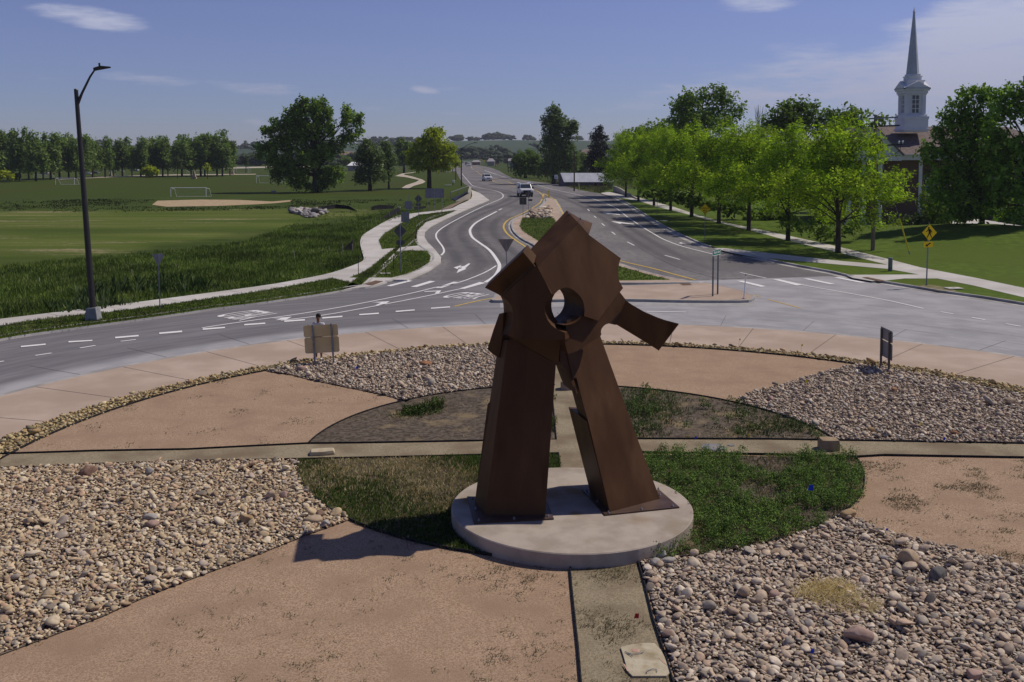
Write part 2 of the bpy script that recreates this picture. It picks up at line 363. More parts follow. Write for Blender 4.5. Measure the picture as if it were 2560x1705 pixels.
# ------------------------------------------------------------------ roads
kL = [(0, 847), (76, 834), (245, 811), (408, 789), (543, 769), (640, 757), (789, 736), (879, 721), (928, 715), (980, 699), (1020, 685), (1056, 669), (1080, 652), (1083, 638), (1073, 629), (1048, 613.5), (1039, 600), (1042, 578), (1048, 562), (1088, 541), (1143, 526), (1178, 497)]
rimL = [(1018, 699), (1075, 673), (1102, 654), (1103, 643), (1088, 624), (1069, 605), (1061, 592), (1062.5, 578), (1077.5, 564.6), (1102, 552), (1143, 533), (1183.5, 515.7), (1223, 499.5)]
farL = [(1223, 499.5), (1200, 482.6), (1178, 470), (1162, 461), (1150.4, 448.7), (1142.7, 433.4), (1139, 422), (1148, 413), (1158, 407), (1170, 400.5), (1176, 397)]
farR = [(1178, 397.2), (1176, 402), (1179, 408), (1195, 413), (1222, 418), (1249, 427.5), (1280, 444.6), (1330, 453), (1397, 462), (1454, 476), (1505.5, 484.5), (1538, 493.5), (1579, 515), (1633, 550.5), (1682, 578), (1715, 594), (1757, 612), (1778, 619), (1825, 631), (1873, 641), (1920, 651.5), (2001.5, 668), (2083, 683), (2132, 695), (2192, 705), (2273, 718), (2355, 732), (2463.5, 747), (2560, 763)]
def pline(pts, zz=0): return G([(p.x, p.y) for p in smoothline([(x, y, 0) for x, y in pts], 3)], zz)
Lw = pline(rimL)
Rw = G([(p.x, p.y) for p in smoothline([(x, y, 0) for x, y in farR], 2)])
kLw = G([(p.x, p.y) for p in smoothline([(x, y, 0) for x, y in kL], 3)])
slab('approach_road', list(Lw)+G(farL[1:])+list(Rw)[:47]+[P(2072, 691), P(1920, 696.4), P(1742, 702), P(1211, 701)], .008, M_asph)
# roundabout carriageway: ring of concrete from the truck apron to the outer kerbs
off = Vector((-8, -13, 0))
ex_l = [kLw[0]+off, Vector((-33, 15, 0)), Vector((-30, 5, 0))]
ex_r = [Vector((33, 50.5, 0)), Vector((41, 47, 0)), Vector((42, 30, 0)), Vector((34, 16, 0)), Vector((26, 5, 0))]
kr0 = [p for p in Rw if p.x > P(1873, 641).x]
ring = ex_l[::-1]+[p for p in kLw if p.y < P(0, 698).y]+[P(1018, 699), P(1211, 701), P(1742, 702), P(1920, 696.4), P(2072, 691), P(2132, 695.5)]+[p for p in kr0 if p.x > P(2132, 695).x-.1 and p.y < P(0, 695).y]+ex_r
slab('roundabout_carriageway', ring, .014, M_conc)
def wear(pts, wd, wz):
    ln = pline(pts); V, F, C = [], [], []
    for i, p in enumerate(ln):
        d = (ln[min(i+1, len(ln)-1)]-ln[max(i-1, 0)]); d.z = 0; d.normalize(); s_ = Vector((-d.y, d.x, 0)); ed = min(1, i/6., (len(ln)-1-i)/6.)
        for t_, c_ in ((-1, 0), (-.75, .8), (-.45, 1), (-.15, .35), (.15, .35), (.45, 1), (.75, .8), (1, 0)): q = p+s_*t_*wd/2; V.append((q.x, q.y, wz)); C.append((c_*ed,)*3)
    F = [(i*8+k_, i*8+k_+1, (i+1)*8+k_+1, (i+1)*8+k_) for i in range(len(ln)-1) for k_ in range(7)]
    npmesh('lane_wear', np.array(V), np.array(F), 4, np.array(C), M_asph)['kind'] = 'structure'
wear([(1170, 450), (1205, 466), (1262, 478), (1290, 492), (1255, 512), (1190, 535), (1145, 560), (1131, 582), (1138, 604), (1160, 630), (1172, 655), (1150, 682), (1080, 699)], 3.2, .016)
wear([(1312, 506), (1262, 528), (1222, 552), (1212, 578), (1228, 602), (1262, 634), (1285, 662), (1270, 690)], 3.0, .020)
wear([(1215, 430), (1290, 456), (1360, 478), (1430, 500), (1520, 545), (1620, 610), (1730, 665), (1850, 697)], 2.6, .022)
# apron + island
def disc(name, c_, z, m_, depth, k=160): return slab(name, arc(c_, 0, 360-360/k, k-1), z, m_, depth)
disc('truck_apron', ca, .06, M_apron, .1)
rim = MB(); ribbon_geo(rim, arc((ca[0], ca[1], ca[2]+.14), 0, 360, 160), .34, .045, .1); rim.build('apron_rim_kerb', M_kerb, fix=False)['kind'] = 'structure'
js = MB()
for a in np.arange(2, 362, 9.6):
    d = Vector((math.cos(R(a)), math.sin(R(a)), 0)); c0 = Vector((ca[0], ca[1], 0))
    ribbon_geo(js, [c0+d*(ci[2]-.5), c0+d*ca[2]], .025, .064)
js.build('apron_joint', M_joint, fix=False)['kind'] = 'structure'
js = MB()
for a in np.arange(6, 366, 9.6):
    d = Vector((math.cos(R(a)), math.sin(R(a)), 0)); c0 = Vector((ca[0], ca[1], 0)); e = 25.5 if 20 < a < 160 else 28
    ribbon_geo(js, [c0+d*(ca[2]+.35), c0+d*e], .022, .0215)
ribbon_geo(js, arc((ca[0], ca[1], ca[2]+4.9), 0, 360, 120), .022, .0222)
js.build('carriageway_joint', mat('joint_grey', (.12, .12, .125)), fix=False)['kind'] = 'structure'
disc('gravel_strip_bed', ci, .075, mat('gravel_bed', (.16, .13, .07), (.28, .24, .15), 14., .95, .02, 26), .1)
disc('island_ground', ce, .09, M_fines, .05)
cc = Vector((cb[0], cb[1], 0))
# east-west and north-south paths of tan fines
pt, pb_ = [(0, 1136), (234, 1128.6), (470, 1124.6), (640, 1116), (768, 1110), (966, 1107.5), (1208, 1103), (1596, 1098), (1920, 1099), (2105, 1102), (2273, 1104.7), (2560, 1110)], [(2560, 1145), (2211, 1139), (2143, 1143), (1920, 1137), (1609, 1132), (1205, 1138.7), (993, 1144), (814, 1147.6), (640, 1151.5), (435, 1155), (239, 1162), (0, 1172)]
PTw, PBw = G(pt, .1), G(pb_, .1)
slab('island_path', PTw+PBw, .103, M_path)
nsb = G([(1424, 1405), (1429.5, 1468), (1439, 1560.6), (1446, 1623), (1452.6, 1704)], .1); nsb.append(nsb[-1]+(nsb[-1]-nsb[0])*.6)
nse = G([(1591, 1390), (1611.5, 1463), (1633, 1550), (1668.6, 1658), (1682, 1704)], .1); nse.append(nse[-1]+(nse[-1]-nse[0])*.6)
slab('island_path', nsb+nse[::-1], .101, M_path)
nn0 = G([(1360, 862), (1379, 950), (1391, 1097), (1397, 1133), (1400, 1180)], .1); nn1 = G([(1478, 1180), (1476, 1132), (1472, 1099), (1440, 950), (1424, 862)], .1)
slab('island_path', nn0+nn1, .1065, M_path)
def bedarc(p0, p1, ccwise=True, k=30):
    a0, a1 = ang(cb, p0), ang(cb, p1)
    if ccwise and a1 < a0: a1 += 360
    if not ccwise and a1 > a0: a1 -= 360
    return arc(cb, a0, a1, k)
B1 = bedarc(P(1391, 975, .1), P(768, 1110, .1))+[P(768, 1108, .1), P(1390.5, 1098, .1)]
B2 = bedarc(P(2102, 1100, .1), P(1462, 970, .1))+[P(1473, 1098, .1), P(2100, 1100, .1)]
B3 = bedarc(P(721.5, 1151, .1), P(1430, 1408, .1))+[P(1400, 1166, .1), P(1397, 1137, .1)]
B4 = bedarc(P(1592, 1393, .1), P(2146, 1143, .1))+[P(1478, 1137, .1)]
B4 = B4[:-1]+[P(1478, 1136, .1)]
for q in (B1, B2, B3, B4): slab('planting_bed_soil', q, .106, M_soil)
# black edging
def edging(line, label, name='landscape_edging'):
    mb = MB(); ribbon_geo(mb, line, .022, .15, .12); o = mb.build(name, M_edge, fix=False); tag(o, label, 'edging', 'black landscape edging')
edging(arc(ce, ang(ce, P(2560, 992, .1))-30, ang(ce, P(11, 1136, .1))+18+360*(ang(ce, P(11, 1136, .1)) < 0), 120), 'long black edging strip curving round the outer rim of the island')
edging(bedarc(P(1391, 975, .1), P(768, 1110, .1)), 'black edging arc round the back left planting bed')
edging(bedarc(P(2102, 1100, .1), P(1462, 970, .1)), 'black edging arc round the back right planting bed')
edging(bedarc(P(721.5, 1151, .1), P(1430, 1408, .1)), 'black edging arc round the front left grassy bed')
edging(bedarc(P(1592, 1393, .1), P(2146, 1143, .1)), 'black edging arc round the front right weedy bed')
edging([p for p in PTw if p.x < P(1208, 1103, .1).x+2.5], 'straight black edging along the back of the cross path, left half')
edging([P(1474, 1099, .1)]+[p for p in PTw if p.x > 3], 'straight black edging along the back of the cross path, right half')
edging([p for p in PBw if p.x < 1.3][::-1]+[P(1397, 1135, .1)], 'straight black edging along the front of the cross path, left half')
edging([P(1478, 1134, .1)]+[p for p in PBw if p.x > 3][::-1], 'straight black edging along the front of the cross path, right half')
edging(nse, 'black edging between the front path and the right cobbles')
edging(nsb, 'thin black edging between the front path and the pink gravel')
edging([P(1381, 985, .1), P(1386, 1040, .1), P(1391, 1098, .1)], 'short black edging beside the back path seen between the sculpture legs')
edging([P(1397, 1136, .1), P(1400, 1166, .1)], 'very short black edging at the corner of the front left bed')

# ------------------------------------------------------------------ pavements and verges
nearv = [(0, 816), (54, 805), (177, 790), (272, 780.6), (408, 763), (640, 730), (749, 711), (830, 696)]
swf = [(0, 797), (190, 774), (408, 746.6), (640, 716), (749, 698), (830, 681), (890, 660), (909, 649), (906, 632), (901, 612), (901, 600), (909, 586), (939, 567), (977, 546), (1004, 537), (1067, 529), (1124, 522), (1145, 512.5), (1178, 496), (1178, 474)]
z = .13
sfw = G([(p.x, p.y) for p in smoothline([(x, y, 0) for x, y in swf], 3)], z)
kLz = G([(p.x, p.y) for p in smoothline([(x, y, 0) for x, y in kL], 3)], z)
slab('sidewalk', [sfw[0]+off]+sfw+G([(1200, 482.6), (1223, 499.5)], z)+[P(x, y, z) for x, y in rimL[::-1]][1:6]+[P(x, y, z) for x, y in [(1061, 592), (1069, 605), (1088, 624), (1103, 643), (1102, 654), (1075, 673), (1018, 699)]]+[p for p in kLz[::-1] if p.y < P(0, 701).y]+[kLz[0]+off], z, M_walk, .12)
V1 = [kLz[0]+off]+[p for p in kLz if p.x < P(879, 721).x]+G([(904, 712), (830, 696)], z)+G(nearv[::-1][1:], z)+[P(0, 816, z)+off]
V2 = G([(874, 693.7), (912, 679), (961, 665), (969, 651.5), (988, 641), (985, 630), (1026, 626), (1067, 628), (1077, 641), (1073, 656), (1042, 676), (1012, 686), (980, 694)], z)
V3 = G([(947, 600), (961, 583.6), (1007, 556), (1048, 537), (1143, 525.5), (1102, 543), (1048, 561), (1041, 589), (1044, 614), (955, 623)], z)
for v in (V1, V2, V3): slab('grass_verge', v, z+.012, M_grass)
# kerbs
def pline(pts, zz=0): return G([(p.x, p.y) for p in smoothline([(x, y, 0) for x, y in pts], 3)], zz)
kk = [kLw[0]+off]+[p for p in kLw if p.x < P(915, 717).x]
ribbon('kerb', kk, .17, .15, M_kerb, .15); ribbon('gutter', kk, .55, .024, M_kerb, 0, -.36)
ribbon('kerb', pline([(965, 703), (980, 699), (1020, 685), (1056, 669), (1080, 652), (1083, 638), (1073, 629), (1048, 613.5), (1039, 600), (1042, 578), (1048, 562), (1088, 541), (1143, 526)], .13), .17, .15, M_kerb, .1)
rgt = Rw
def sub(a, b_): return [p for p in rgt if P(*a).x <= p.x <= P(*b_).x]
kr1 = [p for p in Rw if p.y > P(0, 622).y and p.y < P(0, 493).y]
ribbon('kerb', kr1[::-1], .18, .14, M_kerb, .14, .0); ribbon('gutter', kr1[::-1], .6, .012, M_kerb, 0, .38)
kr2 = [p for p in Rw if P(1873, 641).x-.01 <= p.x and p.y >= P(0, 695.5).y]
ribbon('kerb', kr2[::-1], .18, .15, M_kerb, .15); ribbon('gutter', kr2[::-1], .6, .02, M_kerb, 0, .38)
kr3 = [p for p in Rw if p.y < P(0, 704.4).y]+[Vector((33, 50.5, 0)), Vector((41, 47, 0))]
ribbon('kerb', kr3[::-1], .18, .15, M_kerb, .15); ribbon('gutter', kr3[::-1], .6, .02, M_kerb, 0, .38)
# right hand pavements and lawn
lawnR = [p+Vector((.1, 0, 0)) for p in Rw if p.y < P(0, 493).y]+[Vector((33.1, 50.6, 0)), Vector((41, 47.1, 0)), Vector((65, 45, 0)), Vector((75, 120, 0)), Vector((75, 215, 0)), Vector((26, 215, 0)), P(1505, 478)]
slab('lawn', lawnR, .11, M_grass, .11)
W1 = [(1505, 484.6), (1502.7, 482), (1524, 480), (1552, 485.5), (1600, 494.5), (1641, 505.7), (1687.6, 518), (1742, 537), (1812.6, 556), (1920, 578), (2083, 613.5), (2227, 649), (2300, 668), (2436, 693.7), (2560, 719.5), (2760, 765), (2760, 795), (2560, 743), (2436, 714), (2344, 696), (2260, 696), (2205, 702), (2180, 702.5), (2132, 694.5), (2115, 687), (2298, 686), (2219, 672), (2050, 657), (1920, 645), (1873, 640), (1825, 630.5), (1783, 620), (1809, 620), (1920, 632), (2110, 653), (2219, 662), (2094, 630), (1974, 602.6), (1878, 576), (1796, 556), (1725, 537), (1641, 516.6), (1600, 503), (1550, 494), (1538, 493)]
slab('sidewalk', G(W1, .125), .125, M_walk, .02)
slab('sidewalk', G([(2382, 553), (2450, 554.5), (2560, 573), (2760, 603), (2760, 628), (2560, 595), (2450, 577), (2370, 565)], .6), .9, M_walk, .8)
slab('sidewalk', G([(2520, 599), (2560, 597), (2760, 602), (2760, 617), (2560, 607), (2535, 603)], .6), .62, M_walk, .5)
# rusty tactile pads at the ramps
M_pad = mat('rust_pad', (.12, .075, .05), (.18, .12, .085), 6., .8)
def pad(q, label):
    mb = MB(); mb.prism(G(q, .145), (0, 0, .012)); tag(mb.build('tactile_pad', M_pad), label, 'tactile pad', 'rust brown tactile pads at the crossings')
pad([(908, 710), (931, 713), (958, 703), (939, 701.5)], 'rust brown tactile pad at the left crossing ramp')
pad([(2156, 693.5), (2168, 692.8), (2214, 702), (2199, 703.5)], 'rust brown tactile pad at the right crossing ramp')
pad([(1697, 709), (1724, 708), (1730, 713), (1708, 714)], 'rust brown tactile pad at the tip of the upper splitter island')

# ------------------------------------------------------------------ splitter islands
IL = [(1372.7, 494), (1366, 496), (1366, 503), (1359, 511.4), (1350, 518.6), (1323.6, 532), (1301, 540), (1288, 547), (1281.5, 556), (1280.5, 567), (1288, 581), (1308.6, 598), (1336, 612), (1348, 630), (1338, 665), (1310, 693), (1290, 708)]
IR = [(1726, 706), (1723, 703), (1660, 690.5), (1606, 677), (1552, 660), (1500, 640), (1455, 605), (1425, 570), (1404, 537), (1395, 516), (1383, 499)]
il = pline(IL, .14); ir = pline(IR, .14)
slab('splitter_island', il+ir, .15, M_apron, .15); ribbon('kerb', il+ir+il[:1], .2, .155, M_kerb, .15, .05 if False else 0.)
lg = pline([(1376, 496), (1365, 497.5), (1358, 512), (1323, 533), (1300, 541), (1286, 548), (1279, 557), (1277.5, 568), (1286, 584), (1307, 601), (1335, 616)], .02)
ribbon('gutter', lg, .6, .013, M_kerb)
ribbon('gutter', pline([(1552, 663), (1500, 643), (1458, 606), (1428, 570), (1407, 536), (1397, 515), (1386, 498)], .02), .5, .013, M_kerb)
gi = G([(1305.7, 544.5), (1383.4, 544.5), (1393, 560), (1420, 600), (1470, 640), (1552, 666), (1615, 684), (1677, 699), (1552, 701), (1400, 700), (1345, 700), (1375, 660), (1372, 625), (1345, 602), (1327, 590), (1307, 577), (1299, 565)], .16)
slab('island_grass', gi, .156, M_grass)
slab('island_rock_bed', G([(1372.7, 517.7), (1378, 525), (1381, 544), (1318, 544), (1323.6, 540), (1350, 526)], .16), .158, M_gbase)
I2 = pline([(1230, 754), (1237, 749), (1260, 733), (1400, 721.5), (1557, 719.5), (1726, 714.5), (1757, 712), (1786, 716), (1820, 724), (1855, 733), (1880, 744), (1884, 748), (1878, 754), (1851, 757.5), (1710, 757), (1568, 754), (1400, 755), (1300, 757), (1235, 757)], .0)
slab('splitter_island', I2, .15, M_apron, .15); ribbon('kerb', I2+I2[:1], .16, .156, mat('kerb_shade', (.30, .295, .285), (.36, .355, .34), 4., .9), .156)
slab('crossing_path', G([(1290, 709), (1726, 706), (1726, 714), (1557, 719), (1400, 721), (1265, 731)], .02), .02, M_walk)
slab('roundabout_carriageway_edge', G([(1250, 757.5), (1560, 755), (1700, 758), (1870, 757.5), (1900, 760), (1880, 767), (1560, 765), (1250, 770)], .0), .019, mat('pale_concrete', (.31, .305, .30), (.37, .365, .36), 2.))

# ------------------------------------------------------------------ road markings
mk = {}
def stripe(name, pts, wd, zz=.03, m_=None, k=3, nodash=True):
    ln = G([(p.x, p.y) for p in smoothline([(x, y, 0) for x, y in pts], k)]) if len(pts) > 2 else G(pts)
    mk.setdefault(name, (MB(), m_ or M_white)); ribbon_geo(mk[name][0], ln, wd, zz)
def quad(name, pts, zz=.03, m_=None):
    mk.setdefault(name, (MB(), m_ or M_white)); q = ccw(G(pts)); mk[name][0].add([(p.x, p.y, zz) for p in q], [tuple(range(len(q)))])
stripe('edge_line', [(1152, 431), (1172.6, 455.4), (1183.5, 465), (1210.6, 471.7), (1238, 477), (1255.5, 485), (1257, 493.5), (1243, 501.6), (1210.6, 515), (1156, 542), (1115.5, 564), (1094, 580), (1090, 592), (1096.5, 604), (1107, 618), (1110, 630), (1103, 639)], .16)
stripe('lane_line', [(1242, 529), (1194, 554.6), (1178, 569.6), (1175, 580), (1181, 594), (1197, 606.5), (1224, 626), (1243, 651.5), (1248.7, 668), (1238, 689.6), (1213, 707)], .26)
stripe('lane_line', [(1254.5, 522), (1247, 526)], .2)
stripe('lane_line', [(1148, 723.6), (1047.6, 745), (912, 771), (803, 790), (702, 802.5)], .13)
stripe('lane_line', [(1240.5, 665), (1208, 684), (1143, 708.6), (1088, 719.5), (1020, 736), (857, 768), (721.5, 790), (640, 801), (570, 811), (505, 821)], .13)
for q in ([(1200, 1065), (1240, 1070), (1440, 1020), (1400, 1015)], [(1420, 1075), (1480, 1077), (1650, 1025), (1600, 1020)], [(1650, 1085), (1710, 1085), (1870, 1032), (1820, 1028)], [(1860, 1095), (1920, 1093), (2110, 1040), (2060, 1030)]): quad('crosswalk_bar', Z4(640, 426, q))
for q in ([(1710, 1030), (1760, 1030), (1980, 1082), (1940, 1085)], [(2065, 1020), (2120, 1018), (2340, 1070), (2290, 1075)]): quad('crosswalk_bar', Z4(1280, 426, q))
for q in ([(40, 1005), (100, 1005), (330, 1056), (260, 1062)], [(320, 998), (370, 997), (620, 1048), (565, 1050)], [(600, 988), (655, 987), (905, 1035), (850, 1037)]): quad('crosswalk_bar', Z4(1920, 426, q))
stripe('lane_line', [(2003, 713), (2110, 732), (2219, 752), (2308.6, 772.5)], .14)
for a, b_ in (((1590, 1305), (1705, 1325)), ((1875, 1357), (1998, 1380)), ((2190, 1415), (2325, 1440))): stripe('dash', Z4(1920, 426, [a, b_]), .14)
for a, b_ in (((2100, 943), (2340, 995)), ((1405, 783), (1545, 823)), ((1060, 660), (1125, 693)), ((918, 568), (950, 593)), ((825, 490), (852, 512)), ((755, 420), (775, 438)), ((695, 358), (712, 375))): stripe('dash', Z4(1280, 426, [a, b_]), .13)
stripe('edge_line', [(1240, 436), (1275, 447), (1329, 458.5), (1380, 473), (1462, 491.5), (1531.6, 516), (1568, 542.5), (1600, 564), (1617, 575), (1634, 585), (1657, 598), (1697.6, 614), (1738, 625), (1797, 639.6)], .15)
stripe('edge_line', [(1211, 426), (1240, 436)], .3)
for q in ([(192, 66), (192, 54), (420, 32), (420, 44)], [(630, 22), (630, 10), (850, -2), (850, 8)]): quad('yield_dash', Z4(0, 852, q), .034)
for q in ([(1060, 1552), (1060, 1538), (1275, 1520), (1275, 1533)], [(1465, 1512), (1465, 1498), (1675, 1480), (1675, 1494)], [(1865, 1474), (1865, 1460), (2070, 1445), (2070, 1457)]): quad('yield_dash', Z4(0, 426, q), .034)
for q in ([(-108, 1432), (-108, 1420), (85, 1406), (85, 1418)], [(260, 1400), (260, 1387), (450, 1374), (450, 1387)], [(610, 1370), (610, 1357), (795, 1343), (795, 1355)], [(950, 1338), (950, 1327), (1130, 1314), (1130, 1326)], [(1285, 1309), (1285, 1298), (1460, 1284), (1460, 1294)], [(1610, 1279), (1610, 1269), (1785, 1256), (1785, 1266)]): quad('yield_dash', Z4(640, 426, q), .034)
for a, b_ in (((-40, 205), (35, 192)), ((325, 141), (475, 118)), ((735, 72), (880, 48)), ((1110, 10), (1250, -6))): stripe('dash', Z4(0, 852, [a, b_]), .13)
quad('arrow', ZZ(1060, 640, 9.058, [(1050, 180), (930, 290), (965, 300), (850, 345), (735, 395), (790, 300), (825, 298), (870, 272), (780, 270), (760, 305), (670, 268), (850, 215), (820, 250), (910, 235), (1010, 175)]))
quad('arrow', ZZ(1060, 640, 9.058, [(0, 822), (15, 808), (390, 790), (340, 850), (235, 865), (290, 812)]))
quad('arrow', Z4(640, 426, [(1060, 1218), (1230, 1208), (1180, 1240), (1095, 1247), (1150, 1222)]))
quad('arrow', ZZ(500, 700, 5.8875, [(1055, 572), (1350, 550), (1270, 590), (1110, 600), (1190, 575)]))
quad('arrow', ZZ(1380, 440, 6.926, [(870, 625), (1010, 640), (1040, 648), (1180, 668), (1180, 678), (1010, 660), (970, 665)]))
quad('arrow', ZZ(1380, 440, 6.926, [(1020, 785), (1190, 800), (1220, 806), (1420, 832), (1415, 842), (1200, 822), (1180, 832)]))
quad('bike_mark', ZZ(1600, 460, 8.71, [(840, 1300), (890, 1275), (940, 1292), (1000, 1300), (985, 1308), (900, 1306)]))
for pts in ([(1183.5, 414.7), (1206.4, 423)], [(1178, 415.6), (1179, 420), (1185, 424)], [(1191, 427.5), (1206, 439), (1228, 449.5), (1242, 457), (1291, 467), (1334, 474.5), (1350.6, 482.6), (1357.4, 491), (1352, 504), (1342.5, 513), (1304, 535), (1272, 549), (1259, 565), (1265, 581), (1283, 597), (1322, 622.5)],
            [(1228.5, 444.5), (1266, 453), (1280, 459), (1296.5, 464), (1320, 469)], [(1359, 484), (1374, 492), (1386, 499), (1397, 515), (1408, 536), (1440, 580), (1490, 632), (1552, 653), (1633, 672), (1700, 690.5), (1739, 700.5)], [(1359, 484.5), (1359, 492), (1356, 497)], [(1250, 742.7), (1192.5, 753.7), (1135, 767)]): stripe('yellow_line', pts, .2 if pts[0][0] < 1240 or pts[0][0] > 1350 else .15, .026, M_yellow)
stripe('yellow_line', ZZ(1740, 600, 8.7125, [(640, 1045), (1000, 1140), (1394, 1245)]), .12, .026, mat('worn_yellow', (.42, .34, .18), (.34, .31, .24), 3.)); stripe('yellow_line', Z4(1920, 426, [(0, 1190), (150, 1230), (300, 1270)]), .12, .026)
stripe('lane_line', Z4(1280, 426, [(1240, 1302), (1600, 1308)]), .16)
# word YIELD, read by drivers coming into the roundabout
def textmesh(s_, size=1.):
    cu = D.curves.new('word', 'FONT'); cu.body = s_; cu.size = size; cu.offset = .012; cu.resolution_u = 3; o = D.objects.new('word', cu); me = D.meshes.new_from_object(o); D.objects.remove(o); return me
def word_on_road(s_, a, b_, c_, d_):
    """a = bottom-left, b = bottom-right, c = top-right, d = top-left of the word, picture points"""
    me = textmesh(s_); xs = [v.co.x for v in me.vertices]; ys = [v.co.y for v in me.vertices]; x0, x1, y0, y1 = min(xs), max(xs), min(ys), max(ys)
    A, B_, C_, D_ = [P(*q) for q in (a, b_, c_, d_)]; V = []
    for v in me.vertices:
        u, w_ = (v.co.x-x0)/(x1-x0), (v.co.y-y0)/(y1-y0); q = (A*(1-u)+B_*u)*(1-w_)+(D_*(1-u)+C_*u)*w_; V.append((q.x, q.y, .031))
    mesh('yield_word', V, [tuple(p.vertices) for p in me.polygons], M_white)['kind'] = 'structure'
z5 = lambda x, y: (500+x/5.8875, 700+y/5.8875)
word_on_road('YIELD', z5(1180, 505), z5(800, 443), z5(195, 535), z5(590, 605))
z9 = lambda x, y: (1060+x/9.058, 640+y/9.058)
word_on_road('YIELD', z9(1560, 885), z9(880, 822), z9(330, 945), z9(1130, 990))
for k_, (mb, m_) in mk.items(): mb.build(k_, m_, fix=False)['kind'] = 'structure'
js = MB()
for i in range(2, len(sfw)-8, 2):
    p = sfw[i]; q = min(kLz, key=lambda r_: (r_-p).length); d = (q-p); L = min(d.length, 2.6)
    if d.length > .5: ribbon_geo(js, [p, p+d.normalized()*L], .02, .1345)
js.build('sidewalk_joint', M_joint, fix=False)['kind'] = 'structure'
# bare patches and field paths on the left
slab('sand_patch', G([(380, 512), (394, 502), (500, 499), (598, 500), (680, 504), (730, 500), (727, 504), (690, 508), (640, 511), (543.5, 515), (416, 517)]), .02, mat('sand', (.36, .27, .16), (.45, .35, .22), 1.))
M_pale = mat('pale_path', (.42, .37, .29), (.5, .44, .36), .2)
slab('field_path', G([(1004, 434), (1042, 429.5), (1043, 431), (1012, 434.5), (1010, 437), (1030, 441), (1056, 449), (1064, 454), (1058, 458), (1036, 464), (1020, 472), (1004, 470), (1015, 463), (1040, 455), (1048, 450), (1015, 443), (988, 440)]), .02, M_pale)
slab('field_path', G([(150, 445.8), (212, 443.6), (367, 437.8), (435, 436.3), (640, 434.8), (640, 436.3), (435, 438.3), (367, 439.8), (212, 446), (150, 449)]), .02, M_pale)
slab('field_path', G([(560, 418.5), (705, 415.5), (800, 414.5), (800, 416.5), (705, 418.5), (560, 422)]), .02, M_pale)
slab('parking_area', G([(870, 409), (1000, 408), (1000, 412.5), (870, 412.5)]), .02, M_pale)
slab('side_street', G([(1100, 418), (1120, 415), (1150, 413), (1146, 428), (1110, 429), (1096, 424)]), .006, M_asph)
slab('dirt_patch', G([(1100, 527), (1124, 515), (1150, 505), (1178, 497), (1160, 505), (1144, 513), (1124, 524)]), .14, mat('brown_dirt', (.16, .12, .085), (.24, .19, .14), 1.))
slab('dirt_patch', G([(2285, 713), (2330, 712), (2380, 722), (2400, 732), (2345, 727)], .12), .125, mat('bare_soil', (.25, .2, .12), (.10, .12, .04), 3.))
# ------------------------------------------------------------------ sculpture on its plinth
SZ = .40                                       # top of the plinth
near, farp, lf, rt = P(1430, 1385, SZ), P(1405, 1168, SZ), P(1124, 1265, SZ), P(1736, 1279, SZ)
pcx, pcy = (P(1430, 1270, SZ).x), (near.y+farp.y)/2; pr = (near.y-farp.y)/-2
print('PLINTH', pcx, pcy, pr, lf, rt)
mb = MB(); k = 96
ring_ = lambda r_, z_: [Vector((pcx+r_*math.cos(2*math.pi*i/k), pcy+r_*math.sin(2*math.pi*i/k), z_)) for i in range(k)]
V = ring_(pr, .0)+ring_(pr, SZ-.02)+ring_(pr-.02, SZ); F = [tuple(range(2*k, 3*k))]
for j in range(2): F += [(j*k+i, j*k+(i+1) % k, (j+1)*k+(i+1) % k, (j+1)*k+i) for i in range(k)]
mb.add(V, F); stain(M_plinth, [(P(1440, 1228, SZ).x, P(0, 1228, SZ).y, .55, .8), (P(1168, 1252, SZ).x, P(0, 1252, SZ).y, .35, .8), (P(1385, 1235, SZ).x, P(0, 1235, SZ).y, .5, .7), (P(1437, 1283, SZ).x, P(0, 1283, SZ).y, .22, .6), (P(1600, 1300, SZ).x, P(0, 1300, SZ).y, .4, .35)])
tag(mb.build('round_plinth', M_plinth), 'round pale concrete plinth under the brown steel sculpture', 'plinth')

def z1(x, y): return (1180+x/4.3556, 510+y/4.3556)
def z2(x, y): return (1180+x/5.6, 780+y/5.6)
def z3(x, y): return (1110+x/3.568, 1040+y/3.568)
root = empty('steel_sculpture', (pcx, pcy, SZ), 0, 'tall abstract sculpture of rust brown steel plates with a round hole, standing on two legs', 'sculpture')
def part(name, mb, m=M_rust, bev=0.): 
    o = mb.build(name, m, None, bevel=bev); o.parent = root; o.matrix_parent_inverse = Matrix.Translation(root.location).inverted(); return o
SP = SZ+.03
# foot plates with anchor bolts
def footplate(q):
    mb = MB(); mb.prism([P(x, y, SZ+.002) for x, y in q], (0, 0, .03)); return part('base_plate', mb, M_rustd)
f1 = footplate([z3(205, 728), z3(900, 735), z3(980, 925), z3(268, 965)]); f2 = footplate([z3(1228, 662), z3(1925, 672), z3(2100, 822), z3(1435, 892)])
for f_, qs in ((f1, [(255, 738), (310, 935), (625, 920), (928, 898), (282, 830)]), (f2, [(1275, 672), (1370, 765), (1468, 866), (1763, 835), (2040, 806), (1912, 655), (1925, 706)])):
    for q in qs:
        mb = MB(); p = P(*z3(*q), SP); mb.tube([p, p+Vector((0, 0, .02))], .028, 6); mb.tube([p, p+Vector((0, 0, .05))], .013, 6); o = part('anchor_bolt', mb, M_galv)
def leg(bot, top, deep):
    """tapering hollow leg: bottom points on the foot plate, top points at given depths"""
    mb = MB(); n = len(bot); V = bot+top; mb.add(V, [tuple(range(n)), tuple(range(n, 2*n))]+[(i, (i+1) % n, (i+1) % n+n, i+n) for i in range(n)]); return part('leg', mb)
